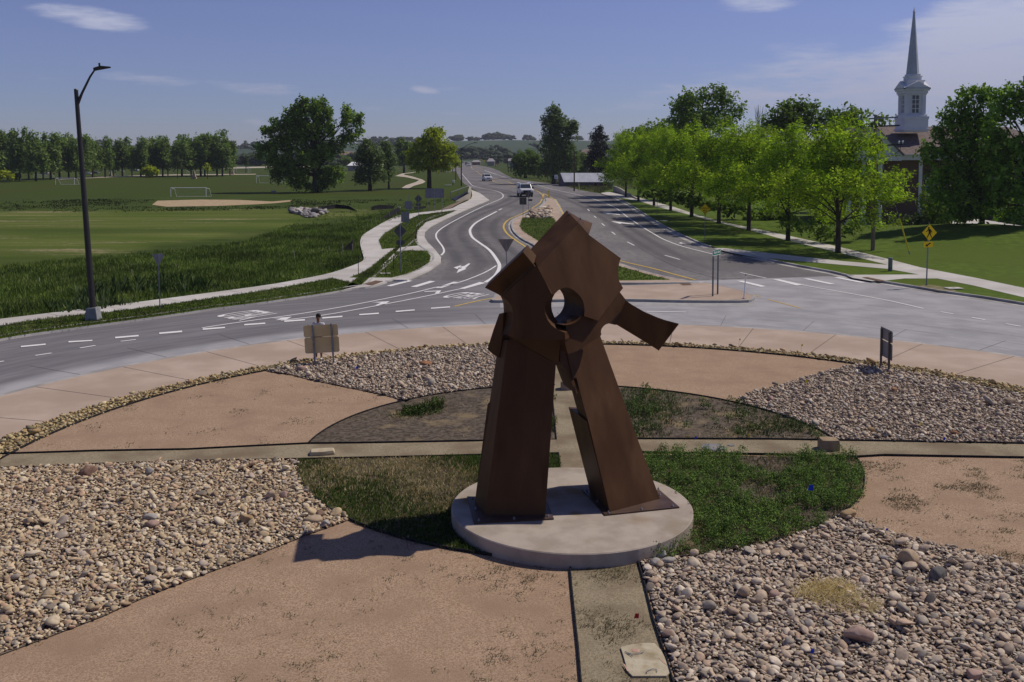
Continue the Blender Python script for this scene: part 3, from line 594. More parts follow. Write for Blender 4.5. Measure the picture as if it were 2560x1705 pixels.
# left leg: five-sided box, broad dark face towards the camera
a, b_, c_, d_ = P(1187, 1256, SP), P(1213, 1287, SP), P(1290, 1289, SP), P(1363, 1289, SP)
e_, f_ = d_+Vector((-.12, .95, 0)), a+Vector((.25, .55, 0))
at, bt, ct, dt = PY(1247, 850, 22.35), PY(1268, 850, 21.75), PY(1322, 850, 21.7), PY(1394, 850, 21.85)
leg([a, b_, c_, d_, e_, f_], [at, bt, ct, dt, dt+Vector((-.1, .8, 0)), at+Vector((.2, .45, 0))], 0)
mb = MB(); mb.prism([PY(1219, 1010, 22.15), PY(1226, 1003, 22.1), PY(1230, 1008, 22.05), PY(1203, 1256, 21.9), P(1187, 1256, SP)], (.12, .1, 0)); part('leg_flange', mb)
# right leg: lit face to the camera's right, dark face left, notch half way up
A0, A1, A2 = P(1476, 1231, SP), P(1525, 1280, SP), P(1650, 1247, SP); A3 = A0+(A2-A1)
up_r = PY(1500, 838, 22.60); nL = (A2-A1).cross(up_r-A1).normalized()
if nL.y > 0: nL = -nL
def on_leg(px, py): o_ = Vector((0, 0, CAMH)); r_ = ray(px, py); return o_+r_*((A1-o_).dot(nL)/r_.dot(nL))
bv = A0-A1; f_in = Vector((0, .012, 0))+bv.normalized()*.014
mb = MB(); mb.prism([A1, A2, on_leg(1580, 1060), up_r, on_leg(1406, 842), on_leg(1420, 894), on_leg(1432, 946), on_leg(1440.7, 944), on_leg(1471, 1056)], bv.normalized()*.012); part('leg', mb)
def legbox(q, k_): mb = MB(); mb.prism([p+f_in for p in q], bv*k_); return part('leg_side', mb)
legbox([A1, A2, on_leg(1580, 1060), on_leg(1467, 1054)], 1.0); legbox([on_leg(1471, 1053), on_leg(1579, 1053), on_leg(1534, 940), on_leg(1440, 940)], .55)
legbox([on_leg(1434, 948), on_leg(1537, 945), up_r, on_leg(1406, 842)], .42); legbox([on_leg(1440, 985), on_leg(1445, 985), on_leg(1412, 862), on_leg(1401, 862), on_leg(1401, 905), on_leg(1420, 932)], .7)
# head plates
def plate(name, pts, p0, n_, back, m=M_rust, th=None):
    q = [PP(x, y, p0, n_) for x, y in pts]; mb = MB(); mb.prism(q, back); return part(name, mb, m), q
n1 = Vector((.46, -.83, .30)).normalized(); J = PY(*z1(790, 820), 21.35)
arc1 = [z1(*q) for q in ((1220, 1220), (1226, 1170), (1222, 1110), (1210, 1060), (1186, 1015), (1150, 975), (1110, 940), (1068, 917), (1020, 907), (968, 922), (920, 955), (880, 995))]
main = [z1(715, 690), z1(1163, 212), z1(1272, 335), z1(1620, 590), z1(1604, 640), z1(1592, 700), z1(1591, 760), z1(1604, 840), z1(1645, 915), z1(1610, 960), z1(1375, 1272)]+arc1+[z1(858, 962)]
bk = Vector((-.30, .62, -.02))
o, qm = plate('head_plate', main, J, n1, bk)
# bevelled top and end caps running back from the main plate
def facets(name, groups, th, m=M_rust):
    mb = MB()
    for q in groups:
        a = Vector((0, 0, 0)); nn = (q[1]-q[0]).cross(q[2]-q[0]).normalized(); 
        if nn.y > 0: nn = -nn
        mb.prism(q, -nn*th)
    return part(name, mb, m)
fr = {k_: PP(*z1(*k_), J, n1) for k_ in ((715, 690), (1163, 212), (1272, 335))}
yb = lambda k_, dy: PY(*z1(*k_), dy)
Ym = fr[(1163, 212)].y; Yl = fr[(715, 690)].y; Yr = fr[(1272, 335)].y
facets('bevel_plate', [[fr[(715, 690)]+Vector((0, -.003, .003)), fr[(1163, 212)]+Vector((0, -.003, .003)), yb((1180, 158), Ym+.45), yb((1030, 70), Ym+.72), yb((630, 500), Yl+.75)]], .03)
facets('bevel_plate', [[fr[(1163, 212)]+Vector((0, -.003, .003)), fr[(1272, 335)]+Vector((0, -.003, .003)), yb((1312, 208), Yr+.35), yb((1180, 158), Ym+.45)]], .03)
facets('bevel_plate', [[fr[(715, 690)], yb((630, 500), Yl+.75), yb((668, 650), Yl+.35)]], .02)
for q_ in ((1052, 108), (1180, 160), (1210, 205)):
    c_ = yb(q_, fr[(1163, 212)].y+(.5 if q_[0] < 1100 else .2)-.03); mb = MB(); mb.tube([c_+Vector((0, .05, -.02)), c_+Vector((0, -.01, .02))], .018, 6); part('bolt', mb, M_galv)
# tunnel of the round hole
cxp, cyp, rp = 1018, 1113, 206
mb = MB(); n = 48; VV = []
sh = Vector((-.40, .80, -.02))
for k_ in range(n+1):
    a = 2*math.pi*k_/n; q = PP(*z1(cxp+rp*math.cos(a), cyp-rp*math.sin(a)), J, n1); q2 = PP(*z1(cxp+(rp+8)*math.cos(a), cyp-(rp+8)*math.sin(a)), J, n1); VV += [q+Vector((0, .012, 0)), q+sh, q2+Vector((0, .012, 0)), q2+sh]
FF = []
for k_ in range(n):
    if 118 < 360*k_/n < 248: continue
    b4, c4 = 4*k_, 4*k_+4; FF += [(b4, b4+1, c4+1, c4), (b4+2, c4+2, c4+3, b4+3), (b4+1, b4+3, c4+3, c4+1)]
mb.add(VV, FF); part('hole_tunnel', mb)
# left dark plate with its half of the hole
n2 = Vector((-.34, -.93, .06)).normalized(); J2 = PP(*z1(715, 690), J, n1)+Vector((0, .06, 0))
left = [(322, 1008), (686, 684), (720, 692), (858, 962), (862, 980), (832, 1008), (806, 1058), (794, 1110), (793, 1150), (800, 1200), (822, 1262), (858, 1312), (905, 1352), (960, 1380), (1010, 1400), (1016, 1482), (760, 1478), (480, 1470), (374, 1426), (410, 1380), (436, 1320), (448, 1250), (446, 1180), (430, 1110), (395, 1058)]
o, ql = plate('head_plate', [z1(*q) for q in left], J2, n2, Vector((.16, .45, 0)))
# curved side wall left of it
inn_ = [(322, 1008), (395, 1058), (430, 1110), (446, 1180), (448, 1250), (436, 1320), (410, 1380), (374, 1426)]; outn = [(312, 1004), (328, 1040), (340, 1085), (345, 1140), (346, 1195), (338, 1260), (325, 1330), (300, 1420)]
mb = MB(); I_ = [PP(*z1(*q), J2, n2)+Vector((0, .02, 0)) for q in inn_]; O_ = [PY(*z1(*q), J2.y+.75) for q in outn]
mb.add(I_+O_, [(i, i+1, 9+i, 8+i) for i in range(7)]); o = part('curved_side_plate', mb); sm = o.modifiers.new('thickness', 'SOLIDIFY'); sm.thickness = .02; sm.offset = 1
# upper wing
n3 = Vector((-.30, -.80, -.50)).normalized(); J3 = PP(*z1(668, 655), J2, n2)+Vector((0, .05, 0))
plate('wing_plate', [z1(*q) for q in ((140, 912), (555, 520), (668, 655), (310, 1001), (288, 985), (260, 970))], J3, n3, Vector((.1, .3, .12)))
wq = [PP(*z1(*q), J3, n3) for q in ((555, 520), (668, 655))]
facets('wing_edge', [[wq[0]+Vector((0, -.004, 0)), wq[1]+Vector((0, -.004, 0)), yb((668, 640), wq[1].y+.25), yb((632, 508), wq[0].y+.5), yb((600, 486), wq[0].y+.42)]], .02)
s0, s1 = PP(*z1(310, 1001), J3, n3), PP(*z1(668, 655), J3, n3)
facets('wing_edge', [[s0+Vector((0, -.006, 0)), s1+Vector((0, -.006, 0)), PP(*z1(690, 684), J2, n2)+Vector((0, -.005, 0)), PP(*z1(322, 1010), J2, n2)+Vector((0, -.005, 0))]], .02)
# collar plates over the left leg
n4 = Vector((-.55, -.83, 0)).normalized(); J4 = PY(*z2(400, 400), 22.0)
plate('collar_plate', [z2(*q) for q in ((440, 10), (380, 26), (300, 250), (215, 520), (290, 590), (378, 640), (430, 330))], J4, n4, Vector((.25, .2, 0)))
n5 = Vector((.02, -.97, -.22)).normalized(); J5 = PY(*z2(800, 390), 21.62)
plate('collar_plate', [z2(*q) for q in ((420, 330), (640, 370), (1241, 380), (1235, 440), (1212, 742), (1150, 728), (500, 345))], J5, n5, Vector((0, .12, 0)))
e0, e1 = PP(*z2(470, 330), J5, n5), PP(*z2(1165, 726), J5, n5); mb = MB(); mb.tube([e0+Vector((0, -.01, 0)), e1+Vector((0, -.01, 0))], .012, 6); part('collar_edge', mb)
# middle plate joining head, arm and right leg
n6 = Vector((.44, -.86, .22)).normalized(); J6 = PY(*z1(1375, 1272), PP(*z1(1375, 1272), J, n1).y+.14)
plate('middle_plate', [z2(*q) for q in ((1305, 285), (1330, 120), (1560, 30), (1880, -100), (1990, -180), (2070, -278), (2162, -159), (2026, 180), (1990, 178), (1955, 168), (1915, 160), (1875, 172), (1840, 200), (1815, 235), (1805, 275), (1812, 322), (1785, 345), (1460, 556), (1345, 590), (1290, 395))], J6, n6, Vector((-.1, .35, 0)))
arm = [(1676, 1050), (1740, 1095), (1800, 1130), (1870, 1170), (1950, 1205), (2020, 1235), (2100, 1263), (2248, 1302), (2028, 1592), (1940, 1535), (1760, 1425), (1576, 1314), (1600, 1230)]
n7 = Vector((-.16, -.97, -.16)).normalized(); J7 = PP(*z1(1640, 1180), J6, n6)+Vector((0, -.004, 0))
plate('arm', [z1(*q) for q in arm], J7, n7, Vector((.02, .05, -.02)))

# ------------------------------------------------------------------ signs and poles
def upright(p, lean=0.):                       # root empty leaning sideways by the given angle
    e = empty('x', p); e.rotation_euler = (0, lean, 0); return e
def sign(name, label, cat, px, py, z0, panels, posts=((0, 2.5),), yaw=0., lean=0., group=None, prad=.03, pm=None):
    """panels: (shape, cx, cz, w, h, back material, front material) in metres; posts: (x, height)"""
    e = empty(name, P(px, py, z0)); e.rotation_euler = (0, lean, yaw); tag(e, label, cat, group)
    for x, h in posts:
        mb = MB(); mb.box((x, .0, h/2), (prad*1.7, prad*1.7, h)); mb.box((x, 0, .03), (.1, .1, .06)); mb.build('post', pm or M_galv, e)
    outs = []
    for (shp, cx_, cz, w_, h_, m_b, m_f) in panels:
        if shp == 'diamond': q = [(0, -h_/2), (w_/2, 0), (0, h_/2), (-w_/2, 0)]
        elif shp == 'yield': q = [(0, -h_/2), (w_/2, h_/2), (-w_/2, h_/2)]
        elif shp == 'oct': q = [(w_/2*math.cos(R(22.5+45*i)), w_/2*math.sin(R(22.5+45*i))) for i in range(8)]
        else:
            c = .05; q = [(-w_/2+c, -h_/2), (w_/2-c, -h_/2), (w_/2, -h_/2+c), (w_/2, h_/2-c), (w_/2-c, h_/2), (-w_/2+c, h_/2), (-w_/2, h_/2-c), (-w_/2, -h_/2+c)]
        # camera sees -Y side
        yb_ = prad*.85+.004
        near_back = m_f is None
        y0 = -yb_-.006 if not near_back else yb_
        mb = MB(); mb.prism([(cx_+x, y0, cz+z_) for x, z_ in q], (0, .006, 0)); o = mb.build('sign_panel', m_f or m_b, e); outs.append((o, y0, cx_, cz, w_, h_))
    return e, outs
def decal(parent, name, polys, y, m):
    mb = MB()
    for q in polys: mb.prism([(x, y, z_) for x, z_ in q], (0, .003, 0))
    return mb.build(name, m, parent)
def sign_text(parent, s_, x, z_, y, h, m, wd=None, name='lettering'):
    me = textmesh(s_); xs = [v.co.x for v in me.vertices]; ys = [v.co.y for v in me.vertices]
    sc = h/(max(ys)-min(ys)); wx = (wd/(max(xs)-min(xs))) if wd else sc; cx_, cy_ = (max(xs)+min(xs))/2, (max(ys)+min(ys))/2
    for v in me.vertices: v.co = Vector((x+(v.co.x-cx_)*wx, y, z_+(v.co.y-cy_)*sc))
    me.materials.clear(); o = link(name, me, m, parent); return o
def dist(py, z0=0.): return P(1280, py, z0).y
# near tan-backed board with the person behind
s = dist(914, .1)/FPX
e, _ = sign('chevron_sign', 'two tan-backed sign boards on grey posts with a person standing behind', 'sign', 811, 911, .1,
    [('rect', -.06, 1.31, 1.33, .46, M_backt, M_backt), ('rect', -.05, .76, 1.33, .62, M_backt, M_backt)], ((-.36, 1.56), (.36, 1.58)), 0, -.055, prad=.036)
for ch in list(e.children):
    if ch.name.startswith('sign_panel'): ch.location.y = .075
mb = MB(); mb.box((-.24, .03, 1.075), (.42, .02, .018)); mb.build('bracket', M_dark, e)
e, _ = sign('chevron_sign', 'edge-on sign boards on two grey posts at the right rim of the island', 'sign', 2208, 922, .1,
    [('rect', .15, 1.33, 1.2, .44, M_back, None), ('rect', .15, .76, 1.2, .62, M_back, None)], ((-.25, 1.5), (.55, 1.5)), R(-90), .0, prad=.04, pm=mat('tan_post', (.12, .10, .085), (.17, .145, .12), 4., .7))
# yield signs
def hgt(py0, py1, z0=0.): return (py0-py1)*dist(py0, z0)/FPX
d = hgt(772, 633, .14); sign('yield_sign', 'grey back of a triangular yield sign by the left sidewalk', 'traffic sign', 400, 772, .14, [('yield', 0, d-.34, .62, .68, M_back, None)], ((0, d-.02),), R(25), -.01)
sign('yield_sign', 'brownish back of a triangular yield sign just left of the sculpture', 'traffic sign', 1268, 733, .15, [('yield', 0, 2.72, .92, .80, mat('sign_back_brown', (.20, .17, .14), (.25, .21, .18), 2., .6), None)], ((0, 3.06),), 0, -.02)
# diamond with plaque in the verge triangle
u = dist(680, .14)/FPX
sign('warning_sign', 'large grey diamond sign back with a small plate, by the sidewalk fork', 'traffic sign', 1001.5, 680, .14, [('diamond', -.02, (680-577)*u, 33*u, 36*u, mat('sign_back_dark', (.085, .085, .082), (.11, .108, .105), 2., .6), None), ('rect', 0, (680-605.5)*u, 21*u, 12*u, MATS['sign_back_dark'], None)], ((0, (680-561)*u),), 0, 0, prad=.04)
u = dist(567, .14)/FPX
sign('guide_sign', 'upright grey sign with a smaller plate under it, behind the fork diamond sign', 'traffic sign', 1013, 567, .14, [('rect', 0, (567-538.5)*u, 21*u, 18*u, M_back, None), ('rect', 0, (567-551)*u, 21*u, 8*u, M_back, None)], ((-.18, (567-530)*u), (.18, (567-530)*u)), 0)
u = dist(545, .14)/FPX
sign('guide_sign', 'square blue-grey back of a sign on two posts beside the bike path', 'traffic sign', 1021.5, 553, .14, [('rect', 0, (553-513.5)*dist(553)/FPX, 18*u, 18.5*u, mat('sign_back_blue', (.17, .175, .22), (.21, .215, .26), 2., .5), None)], ((0, 3.1),), 0)
u = dist(552, .14)/FPX
sign('warning_sign', 'faint grey diamond sign back over a small plate, left of the wide board', 'traffic sign', 1046, 550, .14, [('diamond', 0, (550-496)*u, 20*u, 22*u, mat('sign_back_mid', (.10, .105, .10), (.13, .132, .13), 2., .6), None), ('rect', 0, (550-511)*u, 13*u, 7*u, MATS['sign_back_mid'], None)], ((0, (550-487)*u),), 0)
u = dist(527, .14)/FPX
sign('billboard', 'wide two-panel grey sign board on three posts near the underpass', 'sign board', 1087, 528, .14, [('rect', -12.5*u, (527-482.3)*u, 22.5*u, 24*u, MATS['sign_back_blue'], None), ('rect', 11.5*u, (527-482.3)*u, 23*u, 24*u, MATS['sign_back_blue'], None)], ((-17*u, (527-470)*u), (0, (527-470)*u), (18*u, (527-470)*u)), 0, prad=.05)
# splitter island signs
u = dist(545, .15)/FPX
sign('guide_sign', 'square dark back of a sign on one post at the tip of the splitter island', 'traffic sign', 1307.5, 545, .15, [('rect', 0, (545-502.5)*u, 17.5*u, 18*u, MATS['sign_back_dark'], None)], ((0, (545-495)*u),), 0)
u = dist(538, .15)/FPX
sign('warning_sign', 'dark back of a diamond sign in front of the white truck', 'traffic sign', 1321.5, 538, .15, [('diamond', 0, (538-485)*u, 21*u, 20*u, MATS['sign_back_dark'], None), ('rect', .2, (538-500)*u, 11*u, 5.5*u, MATS['sign_back_mid'], None)], ((0, (538-476)*u),), 0)
# yellow warning signs by the maples
def diam(px, py, cyp, wpx, label):
    u = dist(py, .11)/FPX; w_ = wpx*u
    e, o = sign('warning_sign', label, 'traffic sign', px, py, .11, [('diamond', 0, (py-cyp)*u, w_, w_, M_back, M_syel)], ((0, (py-cyp)*u+.2),), 0)
    y = o[0][1]-.004; cz = o[0][3]; b_ = w_/2
    decal(e, 'border', [[(-b_*.93, cz), (0, cz-b_*.93), (0, cz-b_*.88), (-b_*.88, cz)], [(b_*.93, cz), (b_*.88, cz), (0, cz-b_*.88), (0, cz-b_*.93)], [(-b_*.93, cz), (-b_*.88, cz), (0, cz+b_*.88), (0, cz+b_*.93)], [(b_*.93, cz), (0, cz+b_*.93), (0, cz+b_*.88), (b_*.88, cz)]], y, M_black)
    return e, y, cz, w_
e, y, cz, w_ = diam(1642.5, 538, 486, 21.5, 'yellow diamond sign with a merging lane symbol, the farther of the two by the maples')
decal(e, 'symbol', [[(-.20*w_, cz-.3*w_), (-.11*w_, cz-.3*w_), (-.11*w_, cz+.28*w_), (-.20*w_, cz+.28*w_)], [(.15*w_, cz-.3*w_), (.26*w_, cz-.3*w_), (.12*w_, cz+.08*w_), (.12*w_, cz+.28*w_), (.02*w_, cz+.28*w_), (.02*w_, cz+.08*w_)]], y-.003, M_black)
e, y, cz, w_ = diam(1762, 597, 522.5, 27, 'yellow diamond sign with three lines of black words beside the maples')
for s_, dz, k_ in (('LANE ENDS', .09, .66), ('MERGE', -.11, .38), ('LEFT', -.29, .26)): sign_text(e, s_, 0, cz+dz*w_, y-.003, .125*w_, M_black, k_*w_)
# pedestrian crossing sign
u = dist(713, .13)/FPX
e, o = sign('pedestrian_sign', 'yellow diamond sign with a walking figure over a yellow arrow plate', 'traffic sign', 2316, 713, .13, [('diamond', 5*u-.07, (713-580)*u, 37*u, 42*u, M_back, M_syel), ('rect', 4*u-.09, (713-610)*u, 23.5*u, 14*u, M_back, M_syel)], ((0, (713-566)*u),), 0, .012, prad=.035)
y = o[0][1]-.005; X0, Z0 = o[0][2], o[0][3]; q = 1.3*37*u/48
def fig(pts): return [(X0+x*u*.80, Z0+z_*u*.80) for x, z_ in pts]
head = [(-3+3*math.cos(a_), 14.5+3*math.sin(a_)) for a_ in np.linspace(0, 2*math.pi, 13)[:-1]]
decal(e, 'walking_figure', [fig(head), fig([(-5, 11), (2, 11.5), (4, 9), (4.5, 0), (3, -2), (-2.5, -2), (-3, 2), (-3.5, 6)]), fig([(-5, 11), (-3, 8), (-7, 3), (-11, 1.5), (-11.5, 3.5), (-8, 5)]), fig([(3, 10), (8, 4), (8, -1), (6.5, -1), (6, 3), (3, 6)]), fig([(-2.5, -2), (1, -2), (-2, -9), (-6, -16), (-8.5, -15), (-5, -8)]), fig([(0, -2), (3.5, -2), (5, -8), (9, -15), (7, -16.5), (2.5, -9)])], y, M_black)
X1, Z1 = o[1][2], o[1][3]; q2 = 23.5*u/24
ar = [(-7, -5), (-5.5, 1.2), (-3.6, -.6), (4.5, 5), (6.5, 2.6), (-1.6, -2.8), (0, -4.8)]
decal(e, 'arrow', [[(X1+x*q2, Z1+z_*q2) for x, z_ in ar]], y, M_black)
# street name sign
u = dist(741, .15)/FPX
e = empty('street_name_sign', P(1788, 738, .15)); tag(e, 'green street name sign on two grey posts on the splitter island', 'street sign'); e.rotation_euler = (0, .012, R(60))
hh = (741-639)*u; SW, SH = 1.42, .33
for x in (-.43, .43):
    mb = MB(); mb.box((x, 0, hh/2), (.075, .075, hh)); mb.build('post', mat('post_grey', (.12, .125, .14), (.16, .16, .175), 4., .6), e)
zc = hh+SH/2; mb = MB(); mb.box((0, -.045, zc), (SW, .012, SH)); mb.box((0, -.02, zc), (SW*.7, .03, .06)); mb.build('sign_panel', M_green, e)
mb = MB()
for d_ in (-1, 1): mb.box((0, -.053, zc+d_*(SH/2-.012)), (SW, .006, .022)); mb.box((d_*(SW/2-.016), -.053, zc), (.03, .006, SH-.048))
mb.build('border', M_wpaint, e)
mb = MB(); mb.box((-.58, -.054, zc-.01), (.15, .006, .11)); mb.build('emblem', mat('emblem_blue', (.02, .05, .42), rough=.5), e)
sign_text(e, 'Boyd Lake', .03, zc, -.056, .19, M_wpaint, .98); sign_text(e, 'Av', .61, zc+.06, -.056, .09, M_wpaint, .12)
# small posts
def postthing(name, label, cat, px, py, pts, rad, m, z0=0., n=10, cap=None, group=None):
    mb = MB(); p0 = P(px, py, z0); mb.tube([p0+Vector(q) for q in pts], rad, n); o = mb.build(name, m, smooth=False); tag(o, label, cat, group); return o
u = dist(747, .15)/FPX; hw = (747-688)*u
e = empty('delineator_post', P(1859.5, 747, .15)); tag(e, 'thin white marker post at the tip of the splitter island', 'marker post'); e.rotation_euler = (0, .07, 0)
mb = MB(); mb.tube([(0, 0, 0), (0, 0, hw)], .032, 10); mb.build('shaft', M_wpaint, e); mb = MB(); mb.tube([(0, 0, hw), (0, 0, hw+.05)], [.036, .02], 10); mb.build('cap', M_black, e)
mb = MB(); mb.tube([(0, 0, 0), (0, 0, .03)], .09, 12); mb.build('foot', M_galv, e)
u = dist(494, .15)/FPX
e = empty('delineator_post', P(1372, 494, .15)); tag(e, 'yellow marker post at the far nose of the splitter island', 'marker post')
mb = MB(); mb.box((0, 0, 9*u), (.2, .05, 18*u)); mb.build('shaft', M_fyel, e); mb = MB(); mb.tube([(0, 0, 0), (0, 0, .06)], .2, 12); mb.build('foot', M_black, e)
u = dist(677, .13)/FPX
e = empty('utility_pedestal', P(2225.5, 677, .13)); tag(e, 'short grey-green utility pedestal on the right verge', 'utility pedestal'); hh = 32*u
mb = MB(); mb.tube([(0, 0, 0), (0, 0, hh)], 5.3*u, 20); mb.build('body', mat('pedestal_green', (.12, .16, .15), (.15, .19, .18), 3., .6), e, bevel=.01)
mb = MB(); mb.tube([(0, 0, hh+.002), (0, 0, hh+.04)], [5.7*u, 5.0*u], 20); mb.build('lid', mat('pedestal_lid', (.2, .25, .23), rough=.6), e)

# ------------------------------------------------------------------ street lamps
def lamp(px, py, z0, hpole, arm_pts, lean, label, r0, r1, basebox=True, head=1.):
    e = empty('street_lamp', P(px, py, z0)); e.rotation_euler = (0, lean, 0); tag(e, label, 'street lamp')
    b0 = .0
    if basebox:
        mb = MB(); s_ = .32; mb.add([(-.31, -.31, 0), (.31, -.31, 0), (.31, .31, 0), (-.31, .31, 0), (-.24, -.24, .62), (.24, -.24, .62), (.24, .24, .62), (-.24, .24, .62)], [(3, 2, 1, 0), (4, 5, 6, 7), (0, 1, 5, 4), (1, 2, 6, 5), (2, 3, 7, 6), (3, 0, 4, 7)])
        mb.build('base', mat('lamp_base_grey', (.20, .21, .22), (.26, .27, .28), 4., .7), e, bevel=.02); b0 = .6
    mb = MB(); mb.tube([(0, 0, b0), (0, 0, hpole)], [r0, r1], 16); mb.build('pole', M_dark, e)
    mb = MB(); mb.tube([(0, 0, hpole), (0, 0, hpole+.06)], [r1*1.15, r1*.8], 16); mb.build('pole_cap', M_dark, e)
    mb = MB(); mb.tube([Vector(q)+Vector((0, 0, hpole)) for q in arm_pts], [.09, .06, .05, .04][:len(arm_pts)], 10); mb.build('arm', M_dark, e)
    q = Vector(arm_pts[-1])+Vector((0, 0, hpole)); L = .75*head
    mb = MB(); mb.add([q+Vector(v) for v in ((-.05, -.1, -.06), (L, -.07, .04), (L, .07, .04), (-.05, .1, -.06), (-.05, -.1, .08), (L*.4, -.13, .16), (L, -.05, .1), (L, .05, .1), (L*.4, .13, .16), (-.05, .1, .08))], [(0, 3, 2, 1), (4, 5, 8, 9), (5, 6, 7, 8), (0, 1, 6, 5, 4), (3, 9, 8, 7, 2), (1, 2, 7, 6), (0, 4, 9, 3)]); h_ = mb.build('lamp_head', M_dark, e, bevel=.015)
    mb = MB(); mb.tube([q+Vector((L*.3, 0, .14)), q+Vector((L*.3, 0, .30))], [.045, .05], 8); mb.build('photocell', M_dark, e)
    return e
lamp(234, 800, .13, 11.1, [(0, 0, -.7), (.28, 0, -.15), (.72, 0, .6), (.98, 0, .93)], -.050, 'tall dark brown street lamp with raised arm, on a grey square base', .155, .095)
u = dist(465)/FPX
lamp(1153.5, 465, 0, 95*u, [(0, 0, -.4), (1.2, 0, .6), (2.8, 0, 1.15)], 0, 'distant dark street lamp with a long arm beside the curving road', .16, .1, False, 1.6)
# ------------------------------------------------------------------ small island objects
def blob(seed, sx, sy, sz, sub=2, rough=.18):
    bm = bmesh.new(); bmesh.ops.create_icosphere(bm, subdivisions=sub, radius=1); r_ = random.Random(seed); offs = [(Vector((r_.uniform(-1, 1), r_.uniform(-1, 1), r_.uniform(-1, 1))).normalized(), r_.uniform(.45, .95)) for _ in range(9)]
    for v in bm.verts:
        for d_, k_ in offs:
            if v.co.dot(d_) > k_: v.co -= d_*(v.co.dot(d_)-k_)*.85
        v.co *= 1+rough*.3*r_.uniform(-1, 1)
        v.co = Vector((v.co.x*sx, v.co.y*sy, v.co.z*sz))
    V = [v.co.copy() for v in bm.verts]; F = [tuple(v.index for v in f.verts) for f in bm.faces]; bm.free(); return V, F
def boulder(px, py, wpx, hpx, col, label, seed, dy=1.):
    p = P(px, py+hpx*.5, .1); u = p.y/FPX; V, F = blob(seed, wpx*u/2, wpx*u/2*dy, hpx*u*.58, 3, .06)
    o = mesh('boulder', V, F, mat('boulder_%s' % col[0], col[1], col[2], 5., .9, .008, 18), None, True); o.location = (p.x, p.y+wpx*u*.3, .12+hpx*u*.42); return tag(o, label, 'boulder', 'larger boulders among the cobbles')
TAN, PNK, GRY, DRK, RST = ('tan', (.36, .27, .18), (.46, .36, .26)), ('pink', (.32, .22, .18), (.42, .30, .25)), ('grey', (.30, .28, .26), (.40, .38, .35)), ('dark', (.10, .09, .085), (.20, .19, .175)), ('rust', (.30, .15, .08), (.38, .21, .12))
i = 0
for (px, py, w_, h_, c_, lab) in [(214, 1182, 50, 24, ('brown', (.16, .10, .075), (.27, .17, .125)), 'long brown boulder under the path at the left edge'), (372, 1180, 24, 18, GRY, 'pale grey boulder right of the long brown one'), (340, 1196, 32, 10, TAN, 'flat tan boulder in the left cobbles near the path'), (371, 1200, 24, 14, TAN, 'rounded tan boulder just under the pale grey one'),
    (64, 1306, 28, 24, TAN, 'yellowish boulder near the left edge of the picture'), (374, 1315, 42, 18, PNK, 'long pinkish boulder in the middle of the left cobbles'), (372, 1298, 40, 16, GRY, 'grey boulder resting behind the long pinkish one'), (611, 1301, 42, 24, ('ochre', (.30, .20, .10), (.40, .29, .17)), 'ochre boulder with a dark side among the left cobbles'), (394, 1407, 34, 16, TAN, 'tan boulder near the lower border of the left cobbles'),
    (677, 1242, 30, 24, TAN, 'pale rounded boulder beside the front left bed'), (708, 1240, 24, 18, PNK, 'small pink boulder beside the pale one at the front left bed'), (782, 1303, 50, 18, TAN, 'long tan boulder at the tip of the left cobbles'), (815, 1312, 24, 18, GRY, 'grey boulder at the tip of the left cobbles'), (800, 1289, 26, 20, ('umber', (.20, .13, .09), (.28, .19, .14)), 'dark brown boulder leaning on the front left edging'),
    (752, 922, 24, 14, PNK, 'pink boulder at the foot of the near sign board'), (1064, 909, 34, 13, RST, 'reddish boulder in the cobbles behind the sculpture'), (1109, 966, 24, 12, TAN, 'tan boulder close to the back left bed edging'), (2238, 976, 20, 11, RST, 'reddish boulder in the middle of the right cobbles'), (2180, 1077, 22, 12, ('ochre', (.30, .20, .10), (.40, .29, .17)), 'ochre boulder behind the square stone block'), (2388, 1083, 24, 11, RST, 'brick red boulder near the right path edging'), (2454, 1070, 20, 14, PNK, 'pink rounded boulder right of the brick red one'), (2532, 1006, 30, 18, TAN, 'tan boulder at the far right of the back cobbles'), (1928, 998, 20, 15, PNK, 'pink boulder at the left tip of the back right cobbles'),
    (2124, 1289, 46, 24, ('ochre', (.30, .20, .10), (.40, .29, .17)), 'orange tan boulder where the front right bed meets the cobbles'), (2274, 1400, 62, 40, TAN, 'largest tan boulder in the front right cobbles'), (2351, 1440, 52, 36, DRK, 'dark grey boulder right of the largest tan one'), (2216, 1399, 34, 14, GRY, 'flat pale boulder left of the largest tan one'), (2155, 1596, 82, 44, PNK, 'big pink wedge boulder in the lower right cobbles'),
    (2440, 1692, 50, 36, PNK, 'pinkish boulder at the bottom right of the picture'), (1671, 1592, 36, 22, ('rose', (.27, .19, .15), (.36, .26, .21)), 'smooth rose brown boulder by the front path edging'), (1865, 1486, 38, 30, TAN, 'rounded tan boulder in the right cobbles below the plinth'), (1894, 1497, 26, 20, ('ochre', (.30, .20, .10), (.40, .29, .17)), 'orange tan boulder touching the rounded tan one'), (1871, 1511, 34, 20, TAN, 'pale yellow boulder in front of the rounded tan one'),
    (1658, 1391, 34, 18, GRY, 'white grey boulder nearest the plinth, rearmost of three'), (1671, 1404, 38, 16, GRY, 'white grey boulder in the middle of three by the plinth'), (1641, 1411, 34, 20, GRY, 'grey boulder at the front of three by the plinth'), (1940, 1384, 36, 16, TAN, 'tan oval boulder under the front right bed'), (1937, 1492, 36, 18, PNK, 'brownish pink boulder beside the dry grass patch')]:
    boulder(px, py, w_, h_, c_, lab, 40+i, .8); i += 1
